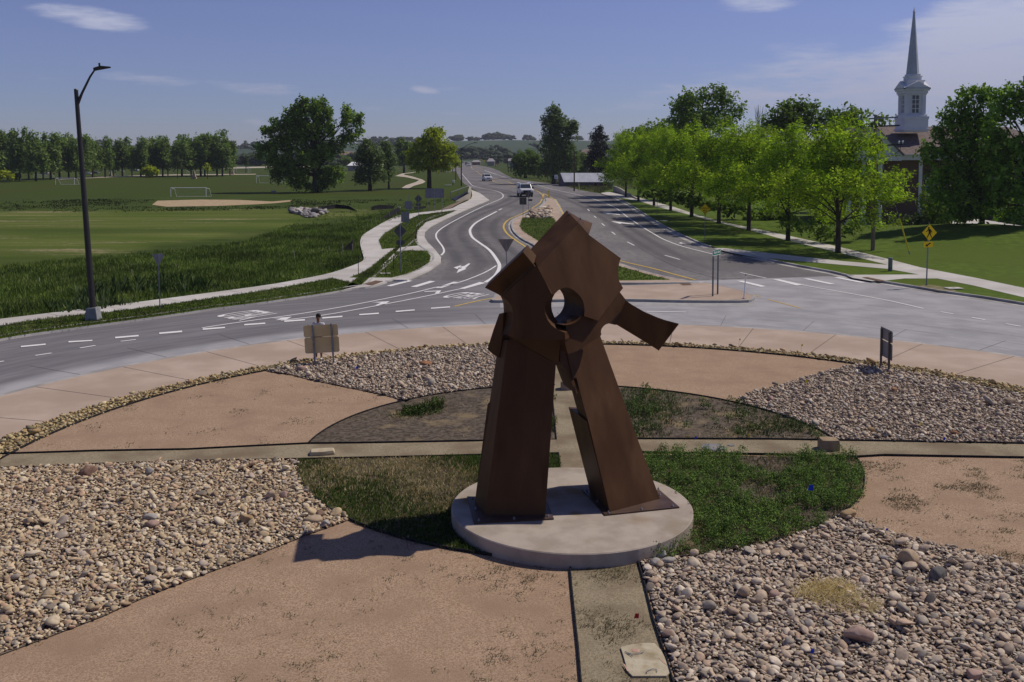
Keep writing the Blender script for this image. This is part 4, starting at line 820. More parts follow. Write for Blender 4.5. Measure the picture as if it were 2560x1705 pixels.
def block(name, label, px0, px1, pyf, hpx, depth, m, yaw=0., taper=.9, cat='stone block'):
    a, b_ = P(px0, pyf, .1), P(px1, pyf, .1); w_ = (b_-a).length; h_ = hpx*a.y/FPX; c = (a+b_)/2
    V, F = [], []; r_ = random.Random(int(px0))
    for z_, k_ in ((0, 1), (h_*.5, .99), (h_, taper)):
        for x, y in ((-w_/2, 0), (0, -.03), (w_/2, 0), (w_/2+.01, depth/2), (w_/2, depth), (0, depth+.02), (-w_/2, depth), (-w_/2-.02, depth/2)): V.append((x*k_+r_.uniform(-.01, .01), y*k_+r_.uniform(-.012, .012), z_+r_.uniform(-.012, .012)*(z_ > 0)))
    F = [tuple(range(16, 24))]+[(j*8+i_, j*8+(i_+1) % 8, (j+1)*8+(i_+1) % 8, (j+1)*8+i_) for j in range(2) for i_ in range(8)]+[tuple(range(7, -1, -1))]
    o = mesh(name, V, F, m); o.location = c; o.rotation_euler.z = yaw; bv = o.modifiers.new('bevel', 'BEVEL'); bv.width = .015; bv.segments = 2; return tag(o, label, cat)
block('stone_block', 'squarish buff stone block on the path at the right', 2054, 2101, 1128, 28, .42, mat('block_buff', (.27, .20, .12), (.37, .29, .19), 4., .9, .006, 20))
block('stone_slab', 'low flat buff stone lying on the path at the left', 776, 836, 1139, 11, .34, mat('slab_buff', (.40, .34, .23), (.47, .41, .29), 4., .9, .006, 20), R(12))
block('stone_block', 'pinkish stone block on the back path seen between the legs', 1403, 1432, 976, 21, .4, mat('block_pink', (.27, .19, .145), (.33, .24, .19), 4., .9, .006, 20))
# concrete utility lid at the front path
q = [P(*v, .104) for v in Z4(1280, 1278, [(1000, 1265), (1100, 1240), (1210, 1228), (1310, 1228), (1370, 1290), (1420, 1390), (1462, 1495), (1420, 1530), (1110, 1532), (1065, 1490), (1030, 1360)])]
e = empty('utility_cover', q[0]); tag(e, 'square pale concrete utility cover with wire loops and pink paint marks at the front path', 'utility cover')
def ch(o, e_): o.parent = e_; o.matrix_parent_inverse = Matrix.Translation(e_.location).inverted(); return o
mb = MB(); mb.prism(q, (0, 0, .03)); ch(mb.build('lid', mat('lid_concrete', (.42, .37, .26), (.52, .47, .35), 3., .9, .004, 30, (.30, .25, .16), 1.6, blo=.5, bhi=.7)), e)
for qq in ([(1040, 1290), (1060, 1300), (1100, 1315), (1150, 1310), (1200, 1300), (1215, 1285)], [(1240, 1490), (1240, 1470), (1290, 1450), (1330, 1455), (1335, 1475)], [(1045, 1290), (1070, 1310), (1110, 1335)]):
    mb = MB(); mb.tube([P(*v, .15) for v in Z4(1280, 1278, qq)], .006, 6); ch(mb.build('wire_loop', M_galv), e)
for qq in ([(1100, 1265), (1180, 1268), (1170, 1300), (1110, 1290)], [(1350, 1350), (1400, 1380), (1430, 1420), (1385, 1390)], [(1020, 1400), (1040, 1410), (1080, 1480), (1060, 1470)]):
    mb = MB(); mb.prism([P(*v, .1355) for v in Z4(1280, 1278, qq)], (0, 0, .002)); ch(mb.build('paint_mark', mat('pink_paint', (.48, .27, .22), (.5, .38, .28), 8.)), e)
# blue grey manhole covers on the path
def cover(px, py, rx, label, m):
    p = P(px, py, .104); u = p.y/FPX; mb = MB(); mb.tube([p, p+Vector((0, 0, .012))], rx*u, 32); mb.tube([p+Vector((0, 0, .013)), p+Vector((0, 0, .018))], rx*u*.8, 32); tag(mb.build('manhole_cover', m), label, 'manhole cover', 'covers set in the cross path')
M_cov = mat('cover_blue', (.15, .17, .22), (.26, .24, .21), 3., .5)
cover(1785, 1119, 32, 'large blue grey round cover in the path right of the sculpture', M_cov); cover(1828, 1113.5, 9, 'tiny blue grey round cover beside the large one', M_cov)
o = block('stone_slab', 'flat blue grey slab lying in the back right cobbles', 2402, 2430, 984, 3, .3, mat('slate', (.14, .16, .18), (.2, .22, .24), 4.))
# marker flags
def flag(px, py, m, label, s_=1., z0=.12, up=.25):
    s_ *= .75
    p = P(px, py, z0); e = empty('marker_flag', p); tag(e, label, 'marker flag', 'small survey marker flags'); mb = MB(); mb.tube([(0, 0, 0), (.01, 0, up)], .004, 5); mb.build('wire', M_galv, e)
    mb = MB(); mb.prism([(0, 0, up), (.11*s_, .015, up-.02*s_), (.12*s_, .02, up+.1*s_), (.03*s_, 0, up+.11*s_)], (0, .003, 0)); mb.build('flag', m, e)
flag(889, 928, M_blue, 'blue marker flag in the cobbles behind the left leg', 1.1, up=.1); flag(2019, 1262, M_blue, 'blue marker flag standing in the front right weeds', 1.5, up=.35); flag(1847, 865, M_fyel, 'yellow marker flag on the gravel rim right of the arm', .9); flag(2002.5, 880, M_fyel, 'yellow marker flag on the gravel rim near the edge-on sign', .9)
flag(2013, 974, M_fyel, 'yellow marker flag in the back right cobbles', 1.1); flag(2300, 1070, M_fyel, 'yellow marker flag in the middle of the right cobbles', .9, up=.1); flag(2357, 1103, M_blue, 'blue marker flag against the right path edging', .9, up=.04); flag(1736, 1101, M_blue, 'blue marker flag at the path edging right of the sculpture', .8, up=.05)
flag(1869, 1093, M_fyel, 'yellow marker flag lying in the back right bed', .7, up=.03); flag(2213, 1333, M_blue, 'blue marker flag on the border of the front cobbles', .8, up=.04); flag(1585, 1548, mat('flag_red', (.45, .03, .04), rough=.6), 'red marker flag lying on the front path', 1., up=.02); flag(2025, 1640, M_blue, 'blue painted stone-sized flag in the lower right cobbles', .8, up=.05)
# ------------------------------------------------------------------ foliage
M_leaf = vcmat('leaf', .6, .36, spec=.05); M_leafd = vcmat('leaf_dark', .55, .34, spec=.07); M_blade = vcmat('grass_blade', .8, .2); M_stone = vcmat('cobble', .85, 0, nz=14.)
def nrm(a): return a/np.maximum(np.linalg.norm(a, axis=1, keepdims=True), 1e-6)
def crown_mesh(name, blobs, dens, per, leaf, length, radius, cols, r, wind=(0, 0, 0), up=.5, hollow=.5, bright=.35, droop=0.):
    """leaf clumps scattered through and over a union of ellipsoids"""
    B = np.array(blobs, float); area = (B[:, 3]*B[:, 5]+B[:, 4]*B[:, 5]+B[:, 3]*B[:, 4])*4.2
    cnt = np.maximum((area*dens).astype(int), 3); idx = np.repeat(np.arange(len(B)), cnt); n = len(idx)
    d = nrm(r.normal(size=(n, 3))); d[:, 2] = np.where(d[:, 2] < -.55, -d[:, 2]*.4, d[:, 2]); d = nrm(d)
    rad = hollow+(1-hollow)*r.random(n)**.6
    rad *= 1+.16*np.sin(d[:, 0]*5+idx*2.1)*np.sin(d[:, 2]*6+idx)+.08*r.normal(size=n)
    c = B[idx, :3]+d*B[idx, 3:6]*rad[:, None]
    dirs = nrm(d*.7+np.array([0, 0, up])+np.array(wind)+r.normal(size=(n, 3))*.25)
    N = n*per; ci = np.repeat(np.arange(n), per); tt = r.random(N)-.35
    lp = c[ci]+dirs[ci]*(tt*length)[:, None]+r.normal(size=(N, 3))*radius*(1.15-tt)[:, None]
    if droop: lp[:, 2] -= droop*np.maximum(tt, 0)**2*length
    nn = nrm(r.normal(size=(N, 3))*.8+d[ci]*.5+np.array([0, 0, .7])); a = nrm(np.cross(nn, r.normal(size=(N, 3)))); b2 = np.cross(nn, a)
    s_ = leaf*(.6+.8*r.random(N))[:, None]
    V = np.stack([lp-a*s_, lp-b2*s_*.55+nn*s_*.12, lp+a*s_, lp+b2*s_*.55+nn*s_*.12], 1).reshape(-1, 3)
    F = np.arange(N*4).reshape(-1, 4); cols = np.array(cols); k = r.random(n)
    cc_ = cols[0]*(1-k[:, None])+cols[1]*k[:, None]; cc_ = cc_*(1+bright*(r.random((n, 1))-.5)); cl_ = cc_[ci]*(1+.3*(r.random((N, 1))-.5))
    return npmesh(name, V, F, 4, np.repeat(cl_, 4, 0), None, False, False)
def limb_mb(blobs, h0, r0, r, nl=14, lean=(0, 0)):
    mb = MB(); B = sorted(blobs, key=lambda q: -q[5]*q[3]); top = max(q[2] for q in blobs); cx_ = sum(q[0] for q in blobs)/len(blobs)*.5
    p = [Vector((0, 0, -.1)), Vector((0, 0, .12)), Vector((lean[0]*.3, lean[1]*.3, h0*.5)), Vector((lean[0], lean[1], h0))]; fork = p[-1]
    tp = Vector((cx_, 0, top*.97)); p += [fork.lerp(tp, .4)+Vector((r.uniform(-.2, .2), r.uniform(-.2, .2), 0)), tp]
    mb.tube(p, [r0*1.35, r0*1.1, r0, r0*.88, r0*.5, r0*.08], 9)
    for i in range(nl):
        q = B[i % len(B)]; tgt = Vector((q[0]+q[3]*r.uniform(-.7, .7), q[1]+q[4]*r.uniform(-.7, .7), q[2]+q[5]*r.uniform(-.4, .8)))
        st = fork.lerp(tp, min(max(r.uniform(-.0, .45), 0), max(0., (tgt.z-h0)/max(top-h0, .1)*.6)))
        if tgt.z < st.z+.2: tgt.z = st.z+.4
        md = st.lerp(tgt, .5)+Vector((0, 0, (tgt-st).length*.12)); mb.tube([st, st.lerp(md, .5)+Vector((0, 0, .05)), md, tgt], [r0*.36, r0*.28, r0*.18, r0*.05], 6)
        for _ in range(2):
            t2 = tgt+Vector((r.uniform(-1, 1)*q[3]*.5, r.uniform(-1, 1)*q[4]*.5, r.uniform(0, 1)*q[5]*.5)); mb.tube([md, md.lerp(t2, .5)+Vector((0, 0, .1)), t2], [r0*.14, r0*.09, r0*.03], 5)
    return mb
def make_tree(name, label, cat, loc, crown, mb, mc, mbk=None, group=None):
    e = empty(name, loc); tag(e, label, cat, group)
    if mb is not None: mb.build('trunk', mbk or M_bark, e, smooth=True, fix=False)
    link('crown', crown, mc, e); return e
def copy_tree(o, loc, rz, sc, label, group=None):
    c = o.copy(); COL.objects.link(c); c.location = loc; c.rotation_euler = (0, 0, rz); c.scale = sc; c['label'] = label
    if group: c['group'] = group
    for ch_ in o.children:
        k = ch_.copy(); COL.objects.link(k); k.parent = c
    return c
def pxblobs(px, py, bl, r, yscale=.9):
    D0 = P(px, py).y; u = D0/FPX; out = []
    for (cx_, cy_, rx, ry) in bl: out.append(((cx_-px)*u*1., r.uniform(-.3, .3)*rx*u, (py-cy_)*u, rx*u, max(rx, ry*.8)*u*yscale, ry*u))
    return out, u
def tree_px(name, label, cat, px, py, bl, trunk_px, leafc, dens=1.2, per=9, leaf=.35, length=1.2, radius=.35, h0px=30, mc=None, wind=(0, 0, 0), up=.5, group=None, seed=1, hollow=.5, nl=14, mbk=None, trunk=True, bright=.35, droop=0., z0=0.):
    r = np.random.default_rng(seed); rr = random.Random(seed); B, u = pxblobs(px, py, bl, rr)
    cm = crown_mesh('crown', B, dens, per, leaf, length, radius, leafc, r, wind, up, hollow, bright, droop)
    mb = limb_mb(B, h0px*u, trunk_px*u, rr, nl) if trunk else None
    return make_tree(name, label, cat, P(px, py, z0), cm, mb, mc or M_leafd, mbk, group)

# row of bright green street trees along the right
ML = [(.20, .31, .018), (.38, .50, .035)]
def maple_variant(seed):
    rr = random.Random(seed); r = np.random.default_rng(seed)
    B = [(0, 0, 4.3, 2.3, 2.3, 2.3), (-.6, .3, 6.6, 1.4, 1.4, 1.5), (.9, -.3, 6.4, 1.4, 1.4, 1.5), (.2, 0, 8.1, .8, .8, 1.3)]
    for i in range(13):
        a = 2*math.pi*i/6.5+rr.uniform(-.35, .35); d_ = rr.uniform(2.2, 3.5); B.append((d_*math.cos(a), d_*math.sin(a), rr.uniform(2.0, 5.6)-.25*(d_-2.8), rr.uniform(.7, 1.2), rr.uniform(.7, 1.2), rr.uniform(.45, .85)))
    for i in range(10): a = rr.uniform(0, 6.3); d_ = rr.uniform(.7, 2.2); B.append((d_*math.cos(a), d_*math.sin(a), rr.uniform(6.0, 9.0)-d_*.5, .55, .55, rr.uniform(.6, 1.1)))
    cm = crown_mesh('crown', B, 2.3, 34, .085, 1.2, .15, ML, r, (.6, -.1, 0), .38, .45, 1.2)
    return cm, limb_mb(B, 1.9, .15, rr, 16)
row = [(2095, 632.5, 10.4), (1970, 602, 9.9), (1872, 576, 10.6), (1797, 559, 10.8), (1729, 542, 10.8), (1676.5, 526.5, 11.0), (1635, 514, 11.2), (1596, 503, 11.2), (1564.5, 492.5, 11.3)]
names = ['nearest of the bright green street trees, in front of the brick church', 'second nearest bright green street tree, left of the nearest one', 'third bright green street tree from the right, standing at the path edge', 'bright green street tree with a low fork, behind the yellow worded sign', 'fifth bright green street tree counting from the right of the row', 'sixth bright green street tree, just right of the yellow merge sign', 'seventh bright green street tree, trunk beside the yellow merge sign post', 'eighth bright green street tree counting from the right of the row', 'farthest of the bright green street trees, beside the low concrete wall']
protos = []; GR = 'row of bright green street trees'
for i, (px, py, h) in enumerate(row):
    p = P(px, py, .1); s_ = h/9.9
    if i < 3:
        cm, mb = maple_variant(100+i); e = make_tree('street_tree', names[i], 'tree', p, cm, mb, M_leaf, None, GR); e.scale = (s_*1.36, s_*1.36, s_*1.13); protos.append(e)
    else: k_ = 1.36 if i < 5 else 1.14; copy_tree(protos[i % 3], p, i*1.9, (s_*k_, s_*k_, s_*1.13), names[i], GR)
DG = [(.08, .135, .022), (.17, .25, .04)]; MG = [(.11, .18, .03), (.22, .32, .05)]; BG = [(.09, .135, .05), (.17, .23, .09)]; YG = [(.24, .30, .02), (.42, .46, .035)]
# big cottonwood on the left
bl = [(775, 335, 42, 46), (740, 350, 36, 44), (700, 372, 34, 36), (668, 388, 26, 26), (652, 372, 14, 13), (815, 325, 22, 40), (792, 280, 20, 30), (770, 285, 24, 26), (806, 268, 13, 20), (745, 292, 20, 30), (728, 310, 22, 26), (700, 318, 22, 22), (676, 332, 20, 18), (762, 262, 9, 16), (749, 270, 7, 14), (718, 288, 8, 12), (822, 285, 9, 18), (874, 302, 14, 34), (870, 276, 8, 14), (895, 312, 11, 20), (903, 298, 7, 10), (866, 352, 18, 24), (884, 340, 16, 18), (900, 336, 8, 10), (705, 415, 36, 26), (770, 400, 40, 34), (815, 385, 26, 34), (840, 372, 16, 22), (745, 440, 28, 24), (815, 438, 26, 24), (708, 440, 20, 20), (690, 450, 12, 14), (842, 432, 14, 20), (852, 448, 7, 12), (760, 468, 20, 14), (806, 466, 18, 14), (800, 300, 14, 20), (778, 476, 13, 9), (801, 474, 11, 10), (735, 462, 16, 12), (828, 462, 12, 12)]
tree_px('cottonwood_tree', 'big dark green cottonwood standing alone on the left lawn', 'tree', 789, 481, bl, 8, MG, .95, 22, .27, 1.2, .30, 40, M_leafd, seed=5, hollow=.4, nl=34, up=1.1, bright=.9)
# medium trees to its right
tree_px('roadside_tree', 'grey-green tree pair with a ragged outline just right of the big cottonwood', 'tree', 925, 477, [(925, 395, 26, 40), (908, 400, 18, 34), (940, 410, 22, 38), (920, 445, 30, 26), (912, 365, 14, 16), (950, 440, 14, 24), (905, 440, 14, 30)], 5, BG, 1.5, 10, .26, 1.1, .32, 25, seed=6)
tree_px('roadside_tree', 'narrow grey-green tree with its trunk showing, right of the ragged pair', 'tree', 972, 474, [(973, 380, 13, 26), (975, 410, 16, 28), (970, 438, 15, 22), (966, 365, 9, 12)], 2.5, BG, 1.6, 10, .26, 1.1, .3, 26, seed=7)
tree_px('roadside_tree', 'dark rounded tree standing behind the yellow-green tree', 'tree', 1010, 432, [(1008, 375, 15, 24), (1018, 392, 16, 24), (1002, 398, 12, 22), (1030, 385, 12, 20)], 3, DG, 1.2, 9, .5, 1.6, .5, 14, seed=8)
tree_px('locust_tree', 'yellow-green spreading tree with a dark forked trunk beside the far road', 'tree', 1073, 471, [(1088, 340, 26, 16), (1090, 330, 14, 9), (1062, 365, 28, 16), (1105, 372, 30, 15), (1080, 355, 30, 22), (1040, 392, 26, 14), (1075, 395, 40, 20), (1120, 398, 26, 14), (1030, 410, 14, 9), (1110, 420, 22, 12), (1050, 420, 22, 12), (1078, 415, 30, 18), (1132, 380, 12, 8)], 5.5, YG, 1.5, 11, .28, 1.4, .24, 45, M_leaf, up=.25, seed=9, hollow=.25, nl=30)
tree_px('young_tree', 'slim young tree just left of the distant street lamp', 'tree', 1139.5, 449, [(1138, 400, 9, 10), (1144, 412, 7, 8), (1134, 416, 6, 8)], 1.2, YG, 1.5, 9, .3, .9, .25, 25, M_leaf, seed=10)
tree_px('young_tree', 'second slim young tree, left of the first by the distant lamp', 'tree', 1131.5, 431, [(1131, 395, 7, 8), (1128, 405, 6, 7)], 1., YG, 1.5, 9, .3, .9, .25, 20, M_leaf, seed=11)
# poplar group by the barn
tree_px('poplar_tree', 'tall blue-green poplar rising above the barn', 'tree', 1385, 460, [(1385, 290, 16, 24), (1378, 315, 24, 34), (1400, 330, 24, 40), (1380, 365, 30, 40), (1410, 380, 28, 36), (1430, 330, 12, 26), (1434, 318, 9, 14), (1395, 410, 36, 30), (1425, 410, 26, 34), (1375, 430, 26, 26)], 6, BG, 1.7, 10, .3, 1.5, .34, 30, up=1.2, seed=12, hollow=.4, nl=20)
tree_px('roadside_tree', 'low dark tree at the left foot of the tall poplar', 'tree', 1312, 445, [(1310, 405, 22, 22), (1296, 415, 14, 16), (1330, 405, 20, 26), (1315, 428, 26, 14), (1345, 425, 18, 22)], 3, DG, 1.2, 9, .45, 1.4, .5, 8, seed=13)
tree_px('spruce_tree', 'nearly black spruce between the poplar and the street trees', 'tree', 1495, 450, [(1497, 330, 9, 14), (1495, 350, 18, 20), (1498, 375, 24, 22), (1490, 405, 26, 30), (1500, 425, 26, 20)], 3, [(.010, .016, .010), (.022, .028, .016)], 1.6, 9, .3, 1.3, .3, 20, up=.1, seed=14)
tree_px('roadside_tree', 'grey-green tree behind the barn roof', 'tree', 1448, 448, [(1448, 405, 20, 24), (1440, 425, 20, 18), (1465, 418, 16, 22)], 3, BG, 1.2, 9, .35, 1.3, .4, 15, seed=15)
# trees behind the street trees
def bg(px, py, bl, label, col, seed, name='background_tree', leaf=.3, dens=1.1, up=.6, hollow=.5): return tree_px(name, label, 'tree', px, py, bl, 3.2, col, dens, 10, leaf, 1.5, .38, 40, seed=seed, up=up, hollow=hollow, group='trees behind the street trees')
bg(1750, 500, [(1745, 300, 50, 40), (1700, 290, 30, 30), (1690, 270, 16, 24), (1725, 265, 24, 34), (1755, 250, 18, 30), (1790, 240, 14, 30), (1800, 270, 24, 34), (1830, 290, 22, 22), (1855, 275, 12, 10), (1825, 250, 14, 18), (1712, 245, 12, 18), (1780, 320, 60, 40), (1690, 330, 40, 36)], 'tall airy tree whose ragged top stands above the middle street trees', MG, 21, dens=1.0, hollow=.25)
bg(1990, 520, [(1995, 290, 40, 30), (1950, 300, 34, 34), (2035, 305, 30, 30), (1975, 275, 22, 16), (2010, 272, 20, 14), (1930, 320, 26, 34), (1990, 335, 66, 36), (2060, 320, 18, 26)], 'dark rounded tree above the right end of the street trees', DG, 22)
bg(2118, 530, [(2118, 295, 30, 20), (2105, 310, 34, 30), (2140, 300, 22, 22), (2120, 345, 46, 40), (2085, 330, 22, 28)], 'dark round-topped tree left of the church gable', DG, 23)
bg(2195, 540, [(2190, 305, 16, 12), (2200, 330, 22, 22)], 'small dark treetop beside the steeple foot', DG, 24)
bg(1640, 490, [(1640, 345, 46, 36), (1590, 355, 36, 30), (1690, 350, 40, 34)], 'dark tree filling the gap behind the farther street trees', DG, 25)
for k_, (px, py) in enumerate([(1893, 300), (1904, 285)]):
    rr = random.Random(60+k_); base = P(px, 470); u = base.y/FPX; e = empty('bare_tree', base); tag(e, ['leafless grey tree with upright twigs above the street trees, left one', 'leafless grey tree with upright twigs above the street trees, right one'][k_], 'tree'); mb = MB(); H = (470-262-k_*6)*u
    mb.tube([(0, 0, 0), (0, 0, H*.6), (0, 0, H)], [.2, .12, .02], 6)
    for _ in range(26):
        a = rr.uniform(0, 6.3); h_ = rr.uniform(.5, .85)*H; rr_ = rr.uniform(.3, 1.3); mb.tube([(0, 0, h_), (rr_*.6*math.cos(a), rr_*.6*math.sin(a), h_+H*.06), (rr_*math.cos(a), rr_*math.sin(a), min(h_+H*.18, H*.99))], [.05, .035, .012], 5)
    mb.build('trunk', mat('bare_bark', (.16, .14, .13), rough=.9), e, fix=False)
# two large dark trees at the right edge
FG = [(.10, .19, .022), (.27, .42, .06)]
tree_px('maple_tree', 'large dense dark green tree in the church lawn', 'tree', 2454, 588.5, [(2412, 262, 22, 28), (2440, 250, 20, 24), (2460, 275, 22, 30), (2388, 300, 26, 30), (2362, 335, 24, 28), (2335, 352, 18, 20), (2420, 320, 40, 40), (2450, 340, 34, 50), (2390, 375, 40, 36), (2345, 400, 30, 32), (2322, 385, 12, 18), (2308, 392, 8, 9), (2430, 410, 50, 46), (2385, 450, 44, 40), (2335, 455, 24, 30), (2440, 480, 46, 44), (2390, 505, 44, 28), (2350, 495, 24, 24), (2450, 535, 50, 18), (2400, 540, 40, 14), (2375, 272, 9, 11), (2352, 300, 9, 11), (2480, 420, 34, 60), (2480, 500, 40, 36)], 7, FG, 1.6, 20, .20, .55, .26, 45, M_leafd, seed=31, hollow=.5, nl=24, z0=.3, bright=.8)
tree_px('maple_tree', 'large dense green tree cut by the right edge of the picture', 'tree', 2600, 596, [(2492, 262, 16, 22), (2515, 250, 18, 22), (2540, 262, 20, 26), (2570, 235, 24, 30), (2600, 225, 30, 34), (2490, 300, 26, 30), (2530, 305, 34, 36), (2580, 300, 40, 44), (2482, 350, 24, 26), (2510, 370, 36, 34), (2460, 398, 20, 20), (2480, 425, 30, 28), (2540, 410, 44, 44), (2600, 400, 50, 60), (2500, 470, 38, 34), (2550, 490, 50, 44), (2610, 500, 50, 50), (2490, 515, 26, 20), (2560, 545, 50, 18), (2640, 300, 50, 60), (2650, 450, 50, 60)], 8, FG, 1.6, 20, .20, .55, .26, 45, M_leafd, seed=32, hollow=.5, nl=24, z0=.3, bright=.8)
def bush(label, px, py, bl, col, seed, leaf=.16, dens=2., name='bush', z0=.3, group=None): return tree_px(name, label, 'bush', px, py, bl, 1, col, dens, 10, leaf, .5, .18, 5, seed=seed, trunk=False, hollow=.4, z0=z0, group=group)
bush('loose grey-green shrub at the foot of the church wall', 2275, 576, [(2250, 562, 20, 16), (2275, 556, 26, 18), (2300, 562, 22, 14)], [(.07, .10, .05), (.12, .16, .08)], 41)
bush('dark clipped hedge under the large dense tree', 2335, 575, [(2330, 545, 30, 34), (2355, 535, 34, 40), (2315, 520, 18, 40), (2300, 560, 14, 20), (2380, 555, 26, 24)], DG, 42)
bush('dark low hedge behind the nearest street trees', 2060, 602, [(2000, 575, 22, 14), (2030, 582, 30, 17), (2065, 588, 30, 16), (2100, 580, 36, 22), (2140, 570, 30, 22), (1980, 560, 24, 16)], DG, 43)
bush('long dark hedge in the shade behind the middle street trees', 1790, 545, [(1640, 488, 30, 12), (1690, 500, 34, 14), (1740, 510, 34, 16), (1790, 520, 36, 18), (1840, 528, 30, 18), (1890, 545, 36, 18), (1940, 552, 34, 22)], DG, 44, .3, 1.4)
# far edge of the soccer field
GF = 'trees along the far edge of the soccer field'
protos2 = []
for i in range(4):
    rr = random.Random(70+i); r = np.random.default_rng(70+i); B = [(0, 0, 7.5, 2.6, 2.6, 4.2), (0, 0, 4.2, 2.6, 2.4, 2.2), (1.6, 0, 3.4, 1.6, 1.5, 1.4), (-1.5, .3, 3.6, 1.6, 1.5, 1.4)]
    for j in range(7): a = rr.uniform(0, 6.3); B.append((rr.uniform(.8, 2.4)*math.cos(a), rr.uniform(.8, 2.2)*math.sin(a), rr.uniform(5, 12), rr.uniform(.9, 1.6), 1.2, rr.uniform(1.2, 2.6)))
    cm = crown_mesh('crown', B, .8, 11, .36, 1.6, .4, [(.12, .18, .05), (.20, .28, .08)], r, (0, 0, 0), 1.0, .35, .45); protos2.append((cm, limb_mb(B, 3.2, .28, rr, 8)))
far = [(-22, 447, 326, 1.2), (4, 446, 338, 1.1), (28, 446, 342, .9), (50, 452, 326, .9), (72, 450, 350, 1.), (90, 453, 340, 1.), (108, 447, 356, .8), (127, 449, 338, 1.1), (149, 447, 332, 1.), (172, 446, 344, 1.), (190, 447, 352, .9), (212, 446, 341, 1.), (232, 444, 344, 1.), (263, 443, 350, 1.), (283, 441, 362, .8), (306, 441, 348, 1.), (330, 440, 360, .8), (352, 442, 352, 1.), (372, 441, 350, .9), (392, 440, 345, .9), (407, 441, 340, .9), (420, 440, 358, .8), (455, 442, 342, 1.1), (478, 441, 350, .9), (502, 441, 332, 1.), (512, 440, 345, 1.), (543, 440, 331, 1.), (556, 441, 345, 1.), (575, 439, 352, .8)]
ords = ['first', 'second', 'third', 'fourth', 'fifth', 'sixth', 'seventh', 'eighth', 'ninth', 'tenth', 'eleventh', 'twelfth', 'thirteenth', 'fourteenth', 'fifteenth', 'sixteenth', 'seventeenth', 'eighteenth', 'nineteenth', 'twentieth', 'twenty-first', 'twenty-second', 'twenty-third', 'twenty-fourth', 'twenty-fifth', 'twenty-sixth', 'twenty-seventh', 'twenty-eighth', 'twenty-ninth', 'thirtieth']
made = []
for i, (px, py, top, wd) in enumerate(far):
    p = P(px, py); h = (py-top)*p.y/FPX; s_ = h/13.2; lab = 'dark green field-edge tree, %s from the left of the far row' % ords[i]
    if i < 4: e = make_tree('field_tree', lab, 'tree', p, protos2[i][0], protos2[i][1], M_leafd, None, GF); e.scale = (s_*wd, s_*wd, s_); made.append(e)
    else: copy_tree(made[i % 4], p, i*1.3, (s_*wd*1.05, s_*wd, s_), lab, GF)
bush('bright yellow-green round bush at the far side of the soccer field', 375, 444, [(375, 428, 20, 15), (365, 434, 14, 10), (388, 432, 12, 11)], YG, 45, .4, .9, z0=0)
bush('bright yellow-green bush at the left edge of the field', 12, 456, [(8, 438, 22, 16), (26, 445, 12, 8)], YG, 46, .4, .9, z0=0)
bush('dark green low bush next to the yellow-green bush at the left edge', 42, 452, [(40, 443, 14, 9)], DG, 47, .4, .9, z0=0)
tree_px('young_tree', 'small pale young tree right of the bright round bush', 'tree', 444, 446, [(444, 415, 9, 13), (446, 404, 6, 8)], 1., [(.07, .09, .03), (.1, .12, .04)], 1., 8, .35, 1., .3, 15, M_leaf, seed=48)
tree_px('young_tree', 'small yellowish young tree in front of the right end of the far row', 'tree', 519, 447, [(519, 422, 7, 12)], .9, YG, 1., 8, .35, 1., .3, 15, M_leaf, seed=49)
tree_px('young_tree', 'lone young tree on the far lawn, right of the far row', 'tree', 615, 432, [(615, 408, 9, 12), (617, 398, 6, 7)], 1., [(.05, .075, .03), (.08, .11, .04)], 1., 8, .4, 1., .3, 15, M_leaf, seed=50)
tree_px('background_tree', 'small dark tree seen to the right of the cottonwood crown', 'tree', 868, 418, [(868, 404, 11, 11)], 1.2, DG, 1., 8, .6, 1.5, .5, 8, seed=51, group='trees behind the street trees')

